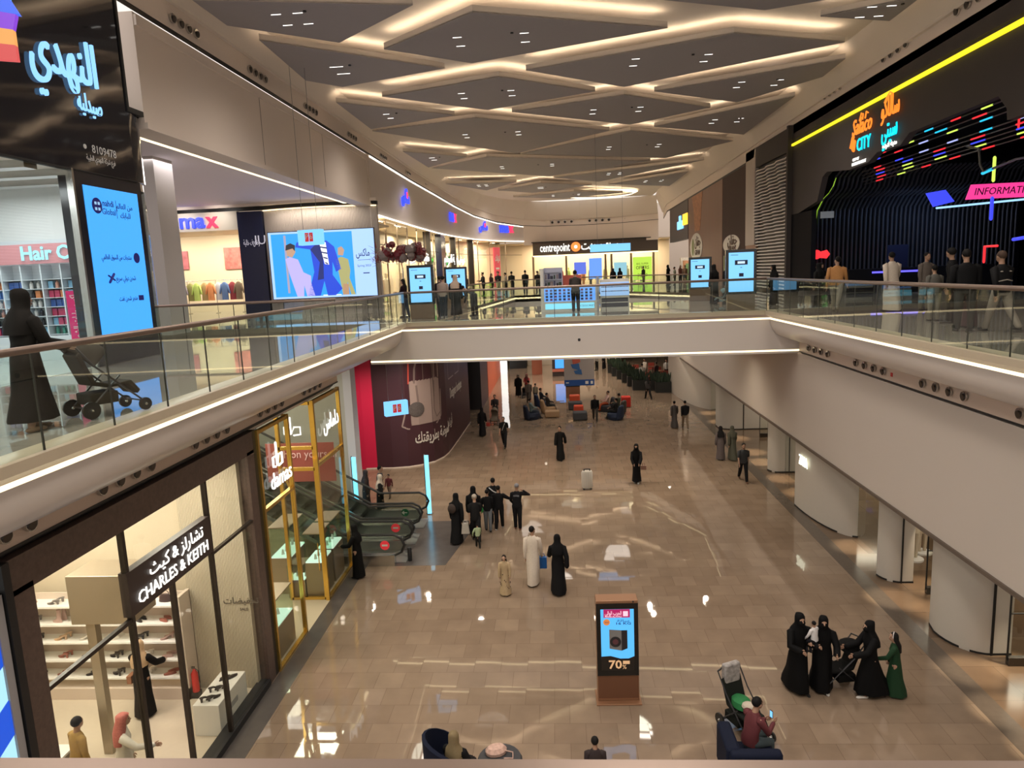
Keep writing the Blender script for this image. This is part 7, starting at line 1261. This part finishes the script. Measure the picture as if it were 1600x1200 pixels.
for i, (x, y, tp, lab) in enumerate([(6.4, 54.5, (.5, .48, .45), 'cafe guest in a white shirt near the front planters'), (7.6, 55.2, (.04, .02, .02), 'cafe guest in dark red in the middle of the cafe'), (8.4, 53.6, (.02, .02, .02), 'cafe guest in black beside the curved white wall'), (7.0, 57.6, (.45, .4, .35), 'cafe guest in a cream top at the back of the cafe'), (8.6, 56.8, (.5, .5, .48), 'waiter in a white shirt standing in the cafe')]):
    person(lab, x, y, 0, 1.62, 40 * i, 'casual', tp, (.02, .02, .02), 'short', **STAND)
for i, (x, y, tp) in enumerate([(2.6, 62, (.01, .01, .01)), (3.4, 63, (.4, .38, .35)), (4.1, 64, (.01, .01, .012)), (1.9, 65.5, (.02, .02, .02))]):
    person('%s person just below the bridge edge, %s of the distant shoppers' % (['black clad', 'pale clad', 'dark robed', 'dark clad'][i], ['nearest', 'second', 'third', 'farthest'][i]), x, y, 0, 1.65, 50 * i, 'abaya' if i % 2 == 0 else 'casual', tp, (.02, .02, .02), 'scarf' if i % 2 == 0 else 'short', **STAND)
# ================================================================== smaller pieces belong to the part that carries them
NEST = {'screen_totem': {'casing': ['screen', 'graphics']}, 'advertising_totem': {'casing': ['bezel', 'screen', 'wave', 'banner', 'lettering', 'roundel', 'dark_lettering', 'machine_picture', 'gold_lettering', 'camera_lens', 'front_plate']},
        'advertising_screen': {'screen': ['lettering', 'globe_squares']}, 'shelving_unit': {'header': ['letters'], 'shelf': ['light_strip']}, 'shop_sign': {'board': ['letters']}, 'information_sign': {'board': ['letters']}, 'hanging_sign': {'box': ['symbol', 'wire']},
        'pharmacy_sign': {'panel': ['letters', 'small_print', 'frame']}, 'stroller': {'frame_side': ['wheel'], 'seat': ['green_blanket', 'cream_blanket', 'striped_cushion']}, 'escalator': {'glass_side': ['handrail'], 'skirt': ['no_entry_sign', 'arrow_sign']},
        'jeweller_entrance': {'door': ['handle']}, 'shopping_bag': {'body': ['handle']}, 'handbag': {'body': ['handle', 'strap']}, 'suitcase': {'shell': ['handle', 'wheel']}, 'security_gate': {'frame': ['glass_pane']}, 'display_case': {'base': ['tray', 'jewellery_stand'], 'glass_box': ['lid']},
        'display_counter': {'body': ['drawer', 'lit_front']}, 'phone_kiosk': {'counter': ['lit_front', 'end_panel']}, 'light_tube': {'carrier': ['lit_segment']}, 'hanging_banner': {'cloth': ['chair_picture']}, 'shop_hoarding': {'board': ['oval_logo', 'lettering', 'small_lettering']},
        'food_board': {'board': ['food_picture', 'oval_logo', 'bowl_picture']}, 'sign_box': {'box': ['blue_part', 'yellow_part']}, 'standing_banner': {'board': ['lettering']}, 'shop_stand': {'body': ['screen', 'ledge']}, 'smartphone': {'body': ['screen']}, 'video_wall': {'casing': ['screen']},
        'person': {'shirt': ['shirt_print', 'back_print', 'shoulder_strap', 'strap'], 'robe': ['dress_print', 'shoulder_bag', 'backpack'], 'hair': ['headband']}, 'glass_balustrade': {'glass_pane': ['joint']}, 'sale_poster': {'board': ['lettering']}, 'lightbox': {'panel': ['stripes']}, 'fire_extinguisher': {'cylinder': ['valve']}}
def _st(o): return o.name.split('.')[0]
def _ctr(o): return sum((Vector(c) for c in o.bound_box), Vector()) / 8
for o in [o for o in list(S.objects) if o.parent is None and _st(o) in NEST]:
    ch = list(o.children)
    for host, names in NEST[_st(o)].items():
        hs = [c for c in ch if _st(c) == host]
        if not hs: continue
        hc = [(_ctr(h), h) for h in hs]
        for c in ch:
            if _st(c) in names:
                q = _ctr(c); c.parent = min(hc, key=lambda t: (t[0] - q).length)[1]
